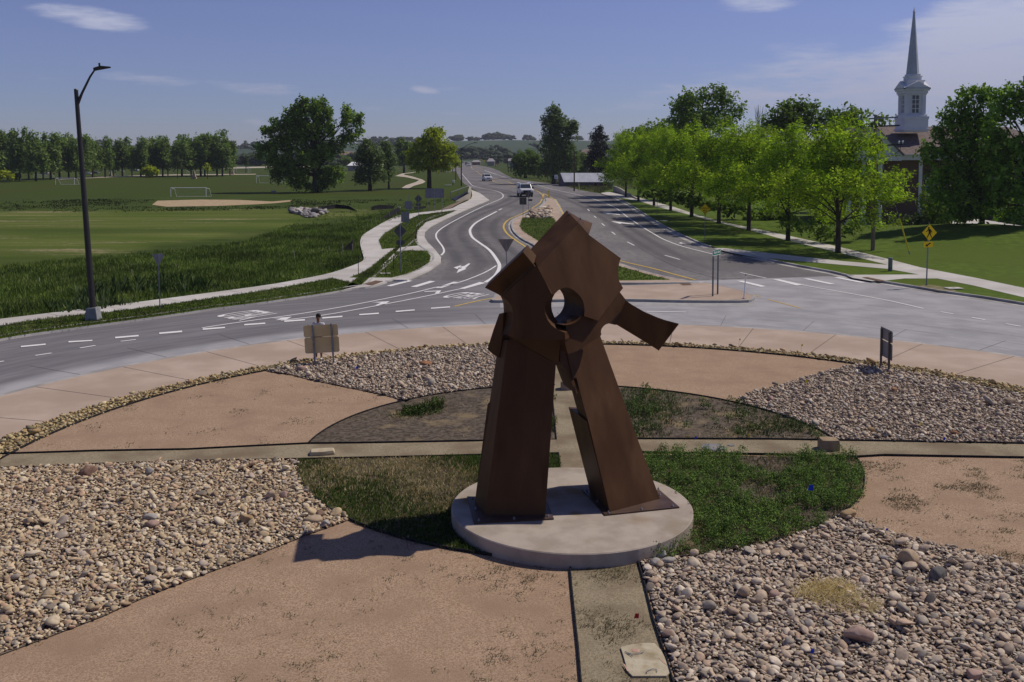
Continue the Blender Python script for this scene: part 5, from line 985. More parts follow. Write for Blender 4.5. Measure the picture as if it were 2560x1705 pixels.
# ------------------------------------------------------------------ cobbles
def stone_templates(sub_, n_, seed):
    out = []
    for i in range(n_):
        V, F = blob(seed+i, 1, random.Random(i).uniform(.62, .95), random.Random(i+50).uniform(.36, .58), sub_, .10); out.append((np.array([tuple(v) for v in V]), np.array(F)))
    return out
T2 = stone_templates(2, 8, 500); T1 = stone_templates(1, 8, 600)
PAL_P = 1.30*np.array([1.03, .96, .86])*np.array([(.41, .355, .295), (.35, .30, .25), (.47, .43, .37), (.27, .235, .205), (.31, .295, .27), (.53, .50, .45), (.38, .305, .245), (.17, .158, .145)])
PAL_T = 1.42*np.array([1.0, .99, .93])*np.array([(.40, .32, .22), (.34, .27, .18), (.47, .40, .30), (.30, .22, .15), (.33, .28, .24), (.52, .46, .36), (.38, .27, .19), (.18, .155, .13)])
def cobbles(name, label, poly, sp_, size, pal, T, seed, z0=.09, big=.03):
    r = np.random.default_rng(seed); x, y = scatter(poly, sp_, seed); n = len(x)
    s_ = size*np.exp(r.normal(size=n)*.38); s_ = np.where(r.random(n) < big, s_*1.7, s_); ti = r.integers(0, len(T), n); Vs, Fs, Cs, o_ = [], [], [], 0
    pc = pal[r.choice(len(pal), n, p=np.array([.2, .17, .16, .12, .13, .07, .1, .05]))]*(1+.28*(r.random((n, 1))-.5))
    for k_, (TV, TF) in enumerate(T):
        q = np.where(ti == k_)[0]
        if not len(q): continue
        a = r.random(len(q))*6.283; tl = r.normal(size=(len(q), 2))*.28; c, s2 = np.cos(a), np.sin(a)
        v = TV[None]*s_[q][:, None, None]; vx = v[..., 0]*c[:, None]-v[..., 1]*s2[:, None]; vy = v[..., 0]*s2[:, None]+v[..., 1]*c[:, None]; vz = v[..., 2]+vx*tl[:, :1]+vy*tl[:, 1:]
        zz_ = z0+s_[q]*(.25+.55*r.random(len(q)))
        Vs.append(np.stack([vx+x[q][:, None], vy+y[q][:, None], vz+zz_[:, None]], -1).reshape(-1, 3)); nv = len(TV)
        Fs.append((TF[None]+(np.arange(len(q))*nv)[:, None, None]+o_).reshape(-1, 3)); Cs.append(np.repeat(pc[q], nv, 0)); o_ += nv*len(q)
    o = npmesh(name, np.concatenate(Vs), np.concatenate(Fs), 3, np.concatenate(Cs), M_stone, True); print(name, n, 'stones')
    return tag(o, label, 'cobbles', 'cobble beds of the island', 'stuff')
b1 = G([(857, 1306), (776, 1335), (700, 1365), (653.6, 1384), (571, 1414), (462, 1454.6), (353, 1498), (258, 1541.6), (136, 1588), (0, 1639), (-150, 1700)], .1)
a_s, a_e = ang(ce, PBw[-1]), 0
R1 = b1+arc(ce, 215, 196, 8)+[p for p in PBw[::-1] if p.x < P(721, 1151, .1).x+.02]+bedarc(P(721.5, 1153, .1), P(855, 1305, .1), True, 14)
R2 = [P(1594, 1396, .1)]+bedarc(P(1592, 1393, .1), P(2105, 1279, .1), True, 20)+G([(2107.5, 1280), (2164.6, 1308), (2219, 1329.6), (2327.6, 1359.5), (2395.5, 1373), (2490.6, 1397.6), (2560, 1424.7), (2700, 1480)], .1)+[Vector((12, 14, 0)), Vector((9, 12.5, 0)), nse[-1]+Vector((.06, 0, 0))]+[p+Vector((.06, 0, 0)) for p in nse[::-1][1:]]
e_a0, e_a1 = ang(ce, P(1379, 862, .1)), ang(ce, P(679, 931, .1))
R3 = arc(ce, e_a0, e_a1, 30)+G([(679, 931), (730, 938), (776, 950), (830, 961), (912, 978), (980, 993), (1015, 1006)], .1)+bedarc(P(1015, 1006, .1), P(1380, 975, .1), False, 16)
R4 = [P(1845, 1001, .1)]+G([(1889, 980), (1955, 963), (2042, 936), (2137, 911)], .1)+arc(ce, ang(ce, P(2137, 911, .1)), ang(ce, P(2560, 1104, .1))-6, 20)+[p for p in PTw[::-1] if p.x > P(2105, 1102, .1).x]+bedarc(P(2102, 1100, .1), P(1850, 1002, .1), True, 12)
for nme, lab, q, sp_, sz, pal, T, sd_ in (('cobbles', 'tan and grey river cobbles in the front left bed', R1, .061, .039, PAL_T, T2, 1), ('cobbles', 'pinkish river cobbles in the front right bed', R2, .062, .041, PAL_P, T2, 2), ('cobbles', 'pale cobbles in the bed behind the left leg', R3, .078, .047, PAL_P, T1, 3), ('cobbles', 'pinkish cobbles in the bed at the back right', R4, .078, .047, PAL_P, T1, 4)):
    slab('cobble_bed', q, .112, M_gbase); cobbles(nme, lab, q, sp_, sz, pal, T, sd_, .11)
strip = arc(ci, -30, 215, 90)+arc(ce, 215, -30, 90)
PAL_S = PAL_T*np.array([.92, .90, .70])
o = cobbles('rim_gravel', 'yellowish gravel strip round the outer rim of the island', strip, .10, .050, PAL_S, T1, 5, .075); o['category'] = 'gravel'; o['group'] = ''; del o['group']
o = cobbles('island_rocks', 'pile of tan rocks in the nose of the splitter island', G([(1372.7, 517.7), (1378, 525), (1381, 544), (1318, 544), (1323.6, 540), (1350, 526)], .16), .30, .22, PAL_P, T2, 6, .16); del o['group']
o = cobbles('riprap', 'heap of grey riprap rocks in the left meadow', G([(719, 531), (760, 528), (815, 531), (818, 534), (800, 540), (780, 546), (765, 545), (745, 536)], 0), .45, .34, np.array([(.42, .41, .40), (.32, .31, .31), (.5, .46, .42), (.2, .2, .2), (.36, .30, .27), (.55, .52, .5), (.28, .26, .25), (.14, .14, .14)]), T2, 7, .0); del o['group']

# ------------------------------------------------------------------ grass, weeds and litter
def nz2(x, y, s_, seed=0):
    r_ = np.random.default_rng(seed); v = 0
    for k_ in range(5): a = r_.random()*6.28; f = s_*(.6+r_.random()*1.2); v = v+np.sin(x*np.cos(a)*f+y*np.sin(a)*f+r_.random()*6.28)
    return v/5
def tufts(name, label, poly, sp_, blades, h, wd, cols, seed, z0, spread=.05, lean=.5, mask=None, cat='grass', jitter=True):
    r = np.random.default_rng(seed); x, y = scatter(poly, sp_, seed)
    if mask is not None: k_ = mask(x, y, r); x, y = x[k_], y[k_]
    n = len(x); N = n*blades; ci_ = np.repeat(np.arange(n), blades); hh_ = (h[0]+(h[1]-h[0])*r.random(n)**1.5)[ci_]*(.6+.5*r.random(N))
    bx, by = x[ci_]+r.normal(size=N)*spread, y[ci_]+r.normal(size=N)*spread; a = r.random(N)*6.283; L = lean*hh_*r.random(N)
    tx, ty = bx+np.cos(a)*L, by+np.sin(a)*L; pa = a+1.57+r.normal(size=N)*.5; dx, dy = np.cos(pa)*wd, np.sin(pa)*wd; z_ = np.full(N, z0)
    V = np.stack([np.stack([bx-dx, by-dy, z_], 1), np.stack([bx+dx, by+dy, z_], 1), np.stack([(bx+tx)/2+dx*.8, (by+ty)/2+dy*.8, z_+hh_*.6], 1), np.stack([tx, ty, z_+hh_], 1)], 1).reshape(-1, 3)
    F = np.arange(N*4).reshape(-1, 4); cols = np.array(cols); pi_ = np.clip(((nz2(x, y, .9, seed+5)+nz2(x, y, 3.1, seed+6)*.7)*.5+.5+r.normal(size=n)*.2), 0, .999); k_ = cols[(pi_*len(cols)).astype(int)]*(1+.4*(r.random((n, 1))-.5))*(1+.55*nz2(x, y, .45, seed+7))[:, None]; cc_ = k_[ci_]*(1+.25*(r.random((N, 1))-.5))
    print(name, N, 'blades'); return tag(npmesh(name, V, F, 4, np.repeat(cc_, 4, 0), M_blade), label, cat, None, 'stuff')
GREEN = [(.05, .085, .018), (.075, .115, .022), (.04, .065, .016)]; STRAW = [(.30, .245, .12), (.22, .18, .09), (.36, .30, .17)]; WEED = [(.050, .088, .026), (.07, .115, .03), (.035, .06, .02)]
pl = lambda x, y: (x-pcx)**2+(y-pcy)**2 > (pr+.02)**2
tufts('bed_grass', 'green grass patches in the front left bed', B3, .05, 5, (.04, .13), .008, [(.06, .11, .018), (.09, .15, .026), (.05, .085, .016)], 11, .105, .03, .8, lambda x, y, r: pl(x, y) & (nz2(x, y, 1.3, 3)+.25*(x+2.2)+r.normal(size=len(x))*.25 > -.1))
tufts('bed_grass', 'dry straw-coloured grass in the front left bed', B3, .06, 4, (.03, .10), .008, STRAW, 12, .105, .04, 1.6, lambda x, y, r: pl(x, y) & (nz2(x, y, 1.3, 3)+.25*(x+2.2)+r.normal(size=len(x))*.3 < .1))
tufts('bed_grass', 'grass clumps and straw in the back left bed', B1, .075, 5, (.06, .22), .012, GREEN, 13, .105, .04, .7, lambda x, y, r: nz2(x, y, 1.5, 5)+r.normal(size=len(x))*.12+.10*(x+1) > .42)
tufts('bed_grass', 'scattered straw in the back left bed', B1, .09, 3, (.02, .06), .01, STRAW+[(.12, .10, .08)], 14, .105, .05, 2.5, lambda x, y, r: nz2(x, y, 1.5, 5)+r.normal(size=len(x))*.3+.10*(x+1) > .25)
tufts('bed_grass', 'small green weed clumps in the back right bed', B2, .08, 5, (.03, .14), .010, WEED, 15, .105, .05, .9, lambda x, y, r: nz2(x, y, 1.6, 8)+r.normal(size=len(x))*.28-.05*(x-4) > .08)
tufts('bed_grass', 'scattered straw in the back right bed', B2, .10, 3, (.02, .07), .01, STRAW+[(.13, .11, .09)], 16, .105, .05, 2.5, lambda x, y, r: nz2(x, y, 2.2, 9)+r.normal(size=len(x))*.3 > .2)
def weedbed(name, label, poly, sp_, rr_, hh_, mask, seed, col, dens=70, leaf=.020):
    r = np.random.default_rng(seed); x, y = scatter(poly, sp_, seed); k_ = mask(x, y, r); x, y = x[k_], y[k_]; n = len(x); ra = r.uniform(*rr_, n); hz2 = ra*r.uniform(*hh_, n)
    B = np.c_[x, y, .1+hz2*.55, ra, ra, hz2]; me = crown_mesh('w', B, dens, 8, leaf, .10, .030, col, r, (0, 0, 0), 1.2, .3, 1.1); print(name, n); tag(link(name, me, M_blade), label, 'weeds', None, 'stuff')
weedbed('bed_weeds', 'bushy bright green weeds in the front right bed', B4, .20, (.07, .20), (.5, 1.6), lambda x, y, r: pl(x, y) & (nz2(x, y, 2.6, 21)+r.normal(size=len(x))*.16 > -.16-.10*np.minimum(7.0-x, 3)), 17, [(.07, .125, .024), (.15, .24, .05)])
weedbed('bed_weeds', 'small bushy weeds scattered over the back right bed', B2, .45, (.09, .22), (.5, 1.1), lambda x, y, r: nz2(x, y, 2.4, 8)+r.normal(size=len(x))*.3 > .28, 18, [(.05, .085, .02), (.10, .15, .035)], 45, .028)
weedbed('bed_weeds', 'small bushy weeds scattered over the back left bed', B1, .45, (.08, .2), (.4, .9), lambda x, y, r: nz2(x, y, 1.5, 5)+r.normal(size=len(x))*.2+.10*(x+1) > .38, 19, [(.05, .085, .02), (.10, .15, .035)], 45, .028)
tufts('bed_weeds', 'grass blades between the weeds of the front right bed', B4, .09, 4, (.03, .16), .008, GREEN+STRAW[:2]+STRAW[:1], 18, .105, .05, 1.2, lambda x, y, r: pl(x, y) & (r.random(len(x)) < .55), 'weeds')
tufts('dry_grass', 'patch of dry straw grass in the front right cobbles', G([(1980, 1470), (2030, 1455), (2110, 1462), (2170, 1490), (2205, 1520), (2190, 1545), (2120, 1548), (2050, 1530), (1985, 1500)], .1), .034, 4, (.05, .12), .005, [(.66, .53, .30), (.80, .66, .40), (.46, .36, .19)], 19, .17, .04, 2.4, lambda x, y, r: nz2(x, y, 3., 91)+r.normal(size=len(x))*.4+.9-1.5*np.hypot((x-P(2095, 1505, .1).x)/1.0, (y-P(2095, 1505, .1).y)/.8) > .1)
fr_ = [P(1420, 1418, .1), P(1436, 1560, .1), P(1450, 1704, .1), Vector((1.2, 13, 0)), Vector((-12, 13, 0))]+b1[::-1]+bedarc(P(860, 1308, .1), P(1280, 1403, .1), True, 10)
lit = [(.09, .085, .045), (.06, .05, .035), (.14, .12, .06), (.07, .085, .03)]
lm = lambda x, y, r: nz2(x, y, 1.7, 31)+nz2(x, y, 7, 32)*.6+r.normal(size=len(x))*.35+.06*(x+1) > .72
tufts('plant_litter', 'sparse dry weeds and litter on the front pink gravel', fr_, .07, 6, (.012, .05), .006, lit, 20, .092, .05, 3., lm, 'litter')
tufts('plant_litter', 'sparse dry weeds and litter on the right pink gravel', G([(2146, 1146), (2560, 1150), (2760, 1180), (2760, 1500), (2560, 1420), (2395, 1370), (2219, 1327), (2120, 1282), (2172, 1230)], .1), .075, 6, (.012, .06), .008, lit, 21, .092, .06, 3., lambda x, y, r: nz2(x, y, 2.2, 41)+nz2(x, y, 6, 42)*.6+r.normal(size=len(x))*.3 > .55, 'litter')
tufts('plant_litter', 'sparse dark twigs on the back left pink gravel', [p for p in PTw if p.x < P(768, 1110, .1).x]+bedarc(P(768, 1110, .1), P(1015, 1007, .1), False, 8)+G([(912, 978), (776, 952), (679, 933)], .1)+arc(ce, e_a1, ang(ce, PTw[0])+360*(ang(ce, PTw[0]) < 0), 20), .11, 6, (.012, .04), .010, lit[:2], 22, .092, .08, 3., lambda x, y, r: nz2(x, y, 2., 51)+r.normal(size=len(x))*.25 > .72, 'litter')
tufts('plant_litter', 'sparse weeds on the tan front path', nsb+nse[::-1], .06, 6, (.015, .06), .005, lit+[(.20, .19, .09)], 23, .104, .05, 2.4, lambda x, y, r: nz2(x, y, 2.6, 61)+r.normal(size=len(x))*.35 > .45, 'litter')
for k_, (v, s_) in enumerate(((V1, .13), (V2, .16), (V3, .2))): tufts('verge_grass', ['tufted green grass of the long verge by the left kerb', 'tufted green grass of the small verge triangle at the fork', 'green grass of the upper verge beside the bike path'][k_], v, s_, 6, (.03, .16), .014, [(.075, .105, .02), (.10, .14, .028), (.06, .085, .02), (.14, .15, .06)], 24+k_, .14, .07, .8)
tufts('island_turf', 'rough green grass in the splitter island', gi, .25, 6, (.03, .12), .022, [(.075, .095, .028), (.06, .08, .022), (.12, .12, .05)], 28, .157, .1, .8)
weedp = [sfw[0]+off+Vector((-.2, .2, 0))]+[p+Vector((-.25, .25, 0)) for p in sfw[:38]]+G([(1060, 527), (1000, 525), (900, 520), (840, 530), (760, 545), (700, 575), (600, 608), (300, 640), (0, 665), (-200, 690)])
M2 = [(.045, .072, .012), (.075, .115, .020), (.105, .16, .028), (.14, .20, .038), (.17, .21, .06)]
tufts('meadow_weeds', 'tall dark green weeds along the left sidewalk', weedp, .30, 9, (.06, .42), .022, M2, 29, 0, .16, .8, lambda x, y, r: r.random(len(x)) < np.clip((196-(y-3.3*x)+14*nz2(x, y, .25, 88))/26, .05, 1), 'weeds')
tufts('meadow_weeds', 'broad leafy dock weeds near the street lamp', G([(120, 790), (230, 782), (420, 750), (560, 728), (560, 700), (400, 700), (230, 715), (130, 740)]), .55, 10, (.35, .8), .07, [(.07, .115, .035), (.04, .07, .02), (.11, .15, .06)], 30, 0, .2, .9, lambda x, y, r: nz2(x, y, .9, 71)+r.normal(size=len(x))*.2 > .15, 'weeds')
bandp = G([(0, 500), (380, 498), (600, 496), (900, 500), (1130, 500), (1060, 525), (900, 515), (640, 525), (300, 530), (0, 531)])
tufts('meadow_weeds', 'dark rough grass band between the meadow and the soccer field', bandp, 1.0, 8, (.08, .28), .09, [(.026, .040, .011), (.042, .06, .016), (.06, .075, .022)], 33, 0, .6, .9, lambda x, y, r: (nz2(x, y, .25, 81)+r.normal(size=len(x))*.4 > .1) & ~inpoly(x, y, G([(370, 520), (370, 495), (740, 495), (740, 515)])), 'weeds')
tufts('verge_grass', 'pale roadside grass in front of the barn', G([(1360, 453), (1400, 461), (1505, 483), (1530, 470), (1500, 462), (1400, 455)]), .8, 8, (.2, .6), .06, [(.12, .12, .05), (.16, .15, .07), (.06, .09, .025)], 34, 0, .3, .7)
# ------------------------------------------------------------------ lawn mound by the church
gx, gy = np.meshgrid(np.linspace(26, 75, 60), np.linspace(56, 118, 60))
def mound(x, y):
    a = 1.35*np.exp(-((x-44)/9)**2-((y-92)/11)**2)+.5*np.exp(-((x-32)/5)**2-((y-100)/9)**2)+.9*np.exp(-((x-56)/8)**2-((y-82)/9)**2)
    edge = np.clip((x-(27+(78-y)*-.0))/6, 0, 1)*np.clip((75-x)/6, 0, 1)*np.clip((y-56)/6, 0, 1)*np.clip((118-y)/10, 0, 1)
    wl = np.clip(((x-22)-(80-y)*.36)/5, 0, 1)       # stays low near the sidewalk
    return a*edge*wl
gz = .06+mound(gx, gy)+np.where(mound(gx, gy) > .01, .055, -.2)
V = np.stack([gx, gy, gz], -1).reshape(-1, 3); n_ = 60; F = np.array([(j*n_+i, j*n_+i+1, (j+1)*n_+i+1, (j+1)*n_+i) for j in range(n_-1) for i in range(n_-1)])
o = npmesh('lawn_mound', V, F, 4, None, M_grass, True); o['kind'] = 'structure'

# ------------------------------------------------------------------ church
def brick(name, c1, c2, mortar):
    m = D.materials.new(name); m.use_nodes = True; n = NT(m.node_tree); b = n.n['Principled BSDF']; b.inputs['Roughness'].default_value = .9
    pos = n.add('ShaderNodeNewGeometry').outputs['Position']; mp = n.add('ShaderNodeMapping', {0: pos}); mp.inputs[2].default_value = (R(90), 0, 0)
    bt = n.add('ShaderNodeTexBrick', {'Vector': mp.outputs[0], 'Color1': (*c1, 1), 'Color2': (*c2, 1), 'Mortar': (*mortar, 1), 'Scale': 1.}); bt.inputs['Brick Width'].default_value = .24; bt.inputs['Row Height'].default_value = .08; bt.inputs['Mortar Size'].default_value = .008
    n.put(b.inputs['Base Color'], bt.outputs[0]); return m
M_brick = brick('brick', (.12, .055, .04), (.085, .04, .03), (.2, .17, .15))
M_trim = mat('white_trim', (.66, .67, .70), (.74, .75, .77), 1., .6)
M_shing = mat('roof_shingles', (.14, .115, .105), (.21, .175, .16), 3., .95, .01, 8, vec=(1, 1, 3))
YC = 112.; uc = YC/FPX
def wx(px): return (px-1280)*uc
def wz(py): return CAMH-(py-HOR)*uc
ch_ = empty('church', (wx(2290), YC, 0)); tag(ch_, 'brick church with a white steeple, grey shingle roof and white gable', 'church')
def cpart(name, mb, m, par=None, bev=0):
    o = mb.build(name, m, None, bevel=bev); o.parent = par or ch_
    o.matrix_parent_inverse = Matrix.Translation(-Vector((wx(2290), YC, 0))); return o
x0, x1, xr = wx(2205), wx(2310), wx(2700)
ez, rz_ = wz(400), wz(313)
# front wall with wings
mb = MB(); mb.box(((wx(2130)+x1)/2, YC+7, ez/2), (x1-wx(2130), 14, ez)); cpart('wall', mb, M_brick)
mb = MB(); mb.box(((x1+xr)/2+.01, YC+8.2, ez/2), (xr-x1, 12, ez-.02)); cpart('wall', mb, M_brick)
mb = MB(); mb.box(((wx(2122)+xr)/2, YC+7, ez+.28), (xr-wx(2122), 15.6, .56)); mb.box(((wx(2122)+xr)/2, YC+7, ez+.62), (xr-wx(2122)+.4, 16.2, .12)); cpart('cornice', mb, M_trim, bev=.02)
mb = MB(); ya, yb2, ym = YC-.9, YC+15, YC+7.; h_ = ez+.69
mb.add([(wx(2118), ya, h_), (xr+.5, ya, h_), (xr+.5, yb2, h_), (wx(2118), yb2, h_), (wx(2170), ym, rz_), (xr-5, ym, rz_)], [(0, 1, 5, 4), (1, 2, 5), (2, 3, 4, 5), (3, 0, 4), (0, 3, 2, 1)]); cpart('roof', mb, M_shing)
for px in (2300,):
    mb = MB(); mb.box((wx(px), YC-.06, ez/2), (.38, .12, ez)); cpart('corner_trim', mb, M_trim)
w0 = wx(2335)
for wi in range(3):
    wxx = w0+wi*4.2; mb = MB()
    for (a_, b2_, c_, d2) in ((-.9, 0, .12, 3.6), (.9, 0, .12, 3.6), (0, 1.8, 1.92, .14), (0, -1.8, 1.92, .14)): mb.box((wxx+a_, YC+2.16, 3.4+b2_), (c_, .12, d2))
    for k_ in (-.6, 0, .6): mb.box((wxx, YC+2.18, 3.4+k_*1.5), (1.7, .06, .08))
    mb.box((wxx, YC+2.18, 3.4), (.08, .06, 3.4)); wnd = cpart('window', mb, M_trim); mb = MB(); mb.box((wxx, YC+2.19, 3.4), (1.7, .02, 3.4)); g = mb.build('pane', M_glass); g.parent = wnd
# front gable with arch
gy_ = YC-3.4; ug = gy_/FPX; gx0, gx1 = (2112-1280)*ug, (2258-1280)*ug; gm = (gx0+gx1)/2; ga = CAMH+(HOR-317)*ug
mb = MB(); gb = CAMH-(388-HOR)*ug
mb.prism([(gx0+.3, gy_+.2, gb), (gx1-.3, gy_+.2, gb), (gm, gy_+.2, ga-.35)], (0, 4, 0)); cpart('gable_wall', mb, M_trim)
mb = MB()
for sgn, xe in ((-1, gx0), (1, gx1)):
    for (o_, t_, y_) in ((0, .28, gy_-.02), (.30, .22, gy_+.08)):
        a_ = Vector((xe, y_, gb-.02-o_*.4)); b2_ = Vector((gm, y_, ga-o_*1.05)); mb.prism([a_, b2_, b2_-Vector((0, 0, t_*1.1)), a_-Vector((sgn*-.0, 0, t_*.6))], (0, .35 if o_ == 0 else .25, 0))
cpart('raking_cornice', mb, M_trim)
mb = MB()
for sgn, xe in ((-1, gx0), (1, gx1)): mb.prism([(xe-sgn*-.12, gy_-.15, gb), (gm, gy_-.15, ga+.06), (gm, gy_-.15, ga+.01), (xe-sgn*.1, gy_-.15, gb-.06)], (0, 9, 0))
cpart('roof', mb, M_shing)
mb = MB(); mb.box(((gx0+gx1)/2, gy_+.15, gb-.35), (gx1-gx0-.5, .5, .5)); cpart('cornice', mb, M_trim)
mb = MB(); mb.prism([(gm+.95*math.cos(a_), gy_+.17, (CAMH+(HOR-362)*ug)+1.0*math.sin(a_)) for a_ in np.linspace(0, math.pi, 13)]+[(gm-.95, gy_+.17, (CAMH+(HOR-362)*ug)-.7), (gm+.95, gy_+.17, (CAMH+(HOR-362)*ug)-.7)], (0, .02, 0)); cpart('arched_louvre', mb, mat('louvre', (.10, .06, .04), rough=.8))
mb = MB()
for q in (gx0+.6, gx0+2.2, gx1-2.4):
    mb.tube([(q, gy_+.4, .3), (q, gy_+.4, gb-.6)], [.27, .22], 16); mb.box((q, gy_+.4, .2), (.7, .7, .4)); mb.box((q, gy_+.4, gb-.66), (.6, .6, .12))
cpart('column', mb, M_trim)
# steeple, built in tiers
sxl, sxr = wx(2250), wx(2317); sc_ = (wx(2257)+wx(2317))/2; sy = YC+2.2; k_ = (sy)/YC
def sx_(px): return (px-1280)*sy/FPX
def sz_(py): return CAMH-(py-HOR)*sy/FPX
def tier(name, pxl, pxr, py0, py1, m=M_trim, top=None, n=4):
    """square tier centred on the tower axis"""
    hw_ = (sx_(pxr)-sx_(pxl))/2; hw2 = hw_ if top is None else top; c = (ax, sy+HW, 0); V = []
    for z_, q in ((sz_(py0), hw_), (sz_(py1), hw2)): V += [(c[0]-q, c[1]-q, z_), (c[0]+q, c[1]-q, z_), (c[0]+q, c[1]+q, z_), (c[0]-q, c[1]+q, z_)]
    mb = MB(); mb.add(V, [(3, 2, 1, 0), (4, 5, 6, 7), (0, 1, 5, 4), (1, 2, 6, 5), (2, 3, 7, 6), (3, 0, 4, 7)]); return mb
HW = (sx_(2317)-sx_(2257))/2; ax = (sx_(2257)+sx_(2317))/2; st = cpart('steeple', tier('b', 2257, 2317, 330, 297), M_trim)
PI_ = Matrix.Translation(-Vector((wx(2290), YC, 0)))
def spart(name, mb, m=M_trim, bev=0.):
    o = mb.build(name, m, None, bevel=bev); o.parent = st; return o
mb = tier('', 2254.5, 2319.5, 326, 322); mb2 = tier('', 2255.5, 2318.5, 298, 291); mb.add(mb2.V, mb2.F); mb3 = tier('', 2259, 2315, 291, 286.5); mb.add(mb3.V, mb3.F); spart('base_moulding', mb, bev=.02)
spart('belfry', tier('', 2265, 2309, 287, 233))
cy_ = sy+HW; hwB = (sx_(2309)-sx_(2265))/2
mb = MB()
for a_ in (-1, 1):
    for b2_ in (-1, 1): mb.box((ax+a_*(hwB-.06), cy_+b2_*(hwB-.06), (sz_(286)+sz_(233))/2), (.40, .40, sz_(233)-sz_(286)-.01))
mb.box((ax, cy_, sz_(231)), (2*hwB+.6, 2*hwB+.6, .28)); mb.box((ax, cy_, sz_(225.5)), (2*hwB+.86, 2*hwB+.86, .2)); mb.box((ax, cy_, sz_(236)), (2*hwB+.42, 2*hwB+.42, .14)); spart('belfry_pilasters', mb)
for sgn, axis in ((-1, 'x'), (-1, 'y'), (1, 'x'), (1, 'y')):
    hw_ = hwB+.5; z0_, z1_ = sz_(224), sz_(207.5)
    def pp(u_, d_, z_): return (ax+sgn*d_, cy_+u_, z_) if axis == 'x' else (ax+u_, cy_+sgn*d_, z_)
    mb = MB(); v_ = (sgn*-2.2, 0, 0) if axis == 'x' else (0, sgn*-2.2, 0)
    mb.prism([pp(-hw_, hw_, z0_+.02), pp(hw_, hw_, z0_+.02), pp(hw_, hw_, z0_+.16), pp(0, hw_, z1_+.14), pp(-hw_, hw_, z0_+.16)], v_); mb.prism([pp(-hw_*.9, hw_+.05, z0_+.0), pp(hw_*.9, hw_+.05, z0_+.0), pp(hw_*.9, hw_+.05, z0_+.1), pp(-hw_*.9, hw_+.05, z0_+.1)], v_)
    spart('pediment', mb)
    mb = MB(); m_ = hwB+.012
    for u_ in (-.42, 0, .42): mb.prism([pp(u_-.035, m_+.03, sz_(283)), pp(u_+.035, m_+.03, sz_(283)), pp(u_+.035, m_+.03, sz_(238)), pp(u_-.035, m_+.03, sz_(238))], tuple(q*.02 for q in v_))
    for t_ in (0, .25, .5, .75, 1.): z_ = sz_(283)+(sz_(238)-sz_(283))*t_; mb.prism([pp(-.45, m_+.028, z_-.035), pp(.45, m_+.028, z_-.035), pp(.45, m_+.028, z_+.035), pp(-.45, m_+.028, z_+.035)], tuple(q*.018 for q in v_))
    wn = spart('belfry_window', mb); mb = MB(); mb.prism([pp(-.44, m_, sz_(283)), pp(.44, m_, sz_(283)), pp(.44, m_, sz_(238)), pp(-.44, m_, sz_(238))], tuple(q*.005 for q in v_)); spart('belfry_pane', mb, M_glass)
    mb = MB(); mb.prism([pp(.2*math.cos(a_), hwB+.33, sz_(224.0)+.36+.2*math.sin(a_)-.25) for a_ in np.linspace(0, 2*math.pi, 15)[:-1]], tuple(q*.01 for q in v_)); spart('round_vent', mb, M_black)
mb = tier('', 2267, 2309, 226, 204); m2_ = tier('', 2265, 2311, 204, 201); mb.add(m2_.V, m2_.F); m3_ = tier('', 2271, 2304, 201, 192); mb.add(m3_.V, m3_.F); m4_ = tier('', 2269.5, 2305.5, 192, 190); mb.add(m4_.V, m4_.F); m5_ = tier('', 2273, 2302, 190, 185); mb.add(m5_.V, m5_.F); spart('upper_tier', mb, bev=.015)
rS = (sx_(2303)-sx_(2272))/2; mb = MB(); V = [(ax+rS*math.cos(R(22.5+45*i)), cy_+rS*math.sin(R(22.5+45*i)), sz_(185)) for i in range(8)]+[(ax+.11*math.cos(R(22.5+45*i)), cy_+.11*math.sin(R(22.5+45*i)), sz_(32)) for i in range(8)]
mb.add(V, [tuple(range(7, -1, -1)), tuple(range(8, 16))]+[(i, (i+1) % 8, 8+(i+1) % 8, 8+i) for i in range(8)]); spart('spire', mb, mat('spire_grey', (.42, .45, .50), (.48, .51, .56), 1., .5))
mb = MB(); mb.tube([(ax, cy_, sz_(32)), (ax, cy_, sz_(30)), (ax, cy_, sz_(24)), (ax, cy_, sz_(18))], [.16, .16, .05, .015], 8); spart('finial', mb)

# ------------------------------------------------------------------ utility pole with crossarms and guy wire
p = P(2182, 621, .3); u = p.y/FPX; e = empty('utility_pole', p); tag(e, 'wooden utility pole with two crossarms in front of the church', 'utility pole')
H = (621-287)*u; mb = MB(); mb.tube([(0, 0, -.3), (0, 0, H)], [.17, .13], 12); mb.build('pole', mat('pole_wood', (.15, .11, .085), (.24, .19, .14), 4., .9, .004, 30, vec=(1, 1, .2)), e)
def arm_(z_, xl, xr_, t_, m, ins):
    mb = MB(); mb.prism([(xl, -.2, z_-.1), (xr_, -.2, z_+t_-.1), (xr_, -.2, z_+t_+.02), (xl, -.2, z_+.02)], (0, .12, 0)); a_ = mb.build('crossarm', m, e)
    for x_ in ins:
        mb = MB(); q = z_+t_*(x_-xl)/(xr_-xl); mb.tube([(x_, -.14, q), (x_, -.14, q+.12), (x_, -.14, q+.2), (x_, -.14, q+.28)], [.03, .07, .09, .03], 8); mb.build('insulator', M_trim, e)
arm_((621-297)*u, -45*u, 53*u, 5*u, M_galv, (-1.4, 1.6)); arm_((621-365)*u, -26*u, 66*u, 6*u, M_dark, (-.8, 1.9, 2.2)); arm_((621-317)*u, -56*u, 58*u, 5*u, M_dark, ())
mb = MB(); mb.tube([(2.1, -.14, (621-360)*u+.2), (2.0, -.14, (621-375)*u), (1.4, -.12, (621-388)*u), (.5, -.1, (621-395)*u), (0, -.1, (621-397)*u)], .025, 6); mb.build('cable', M_black, e)
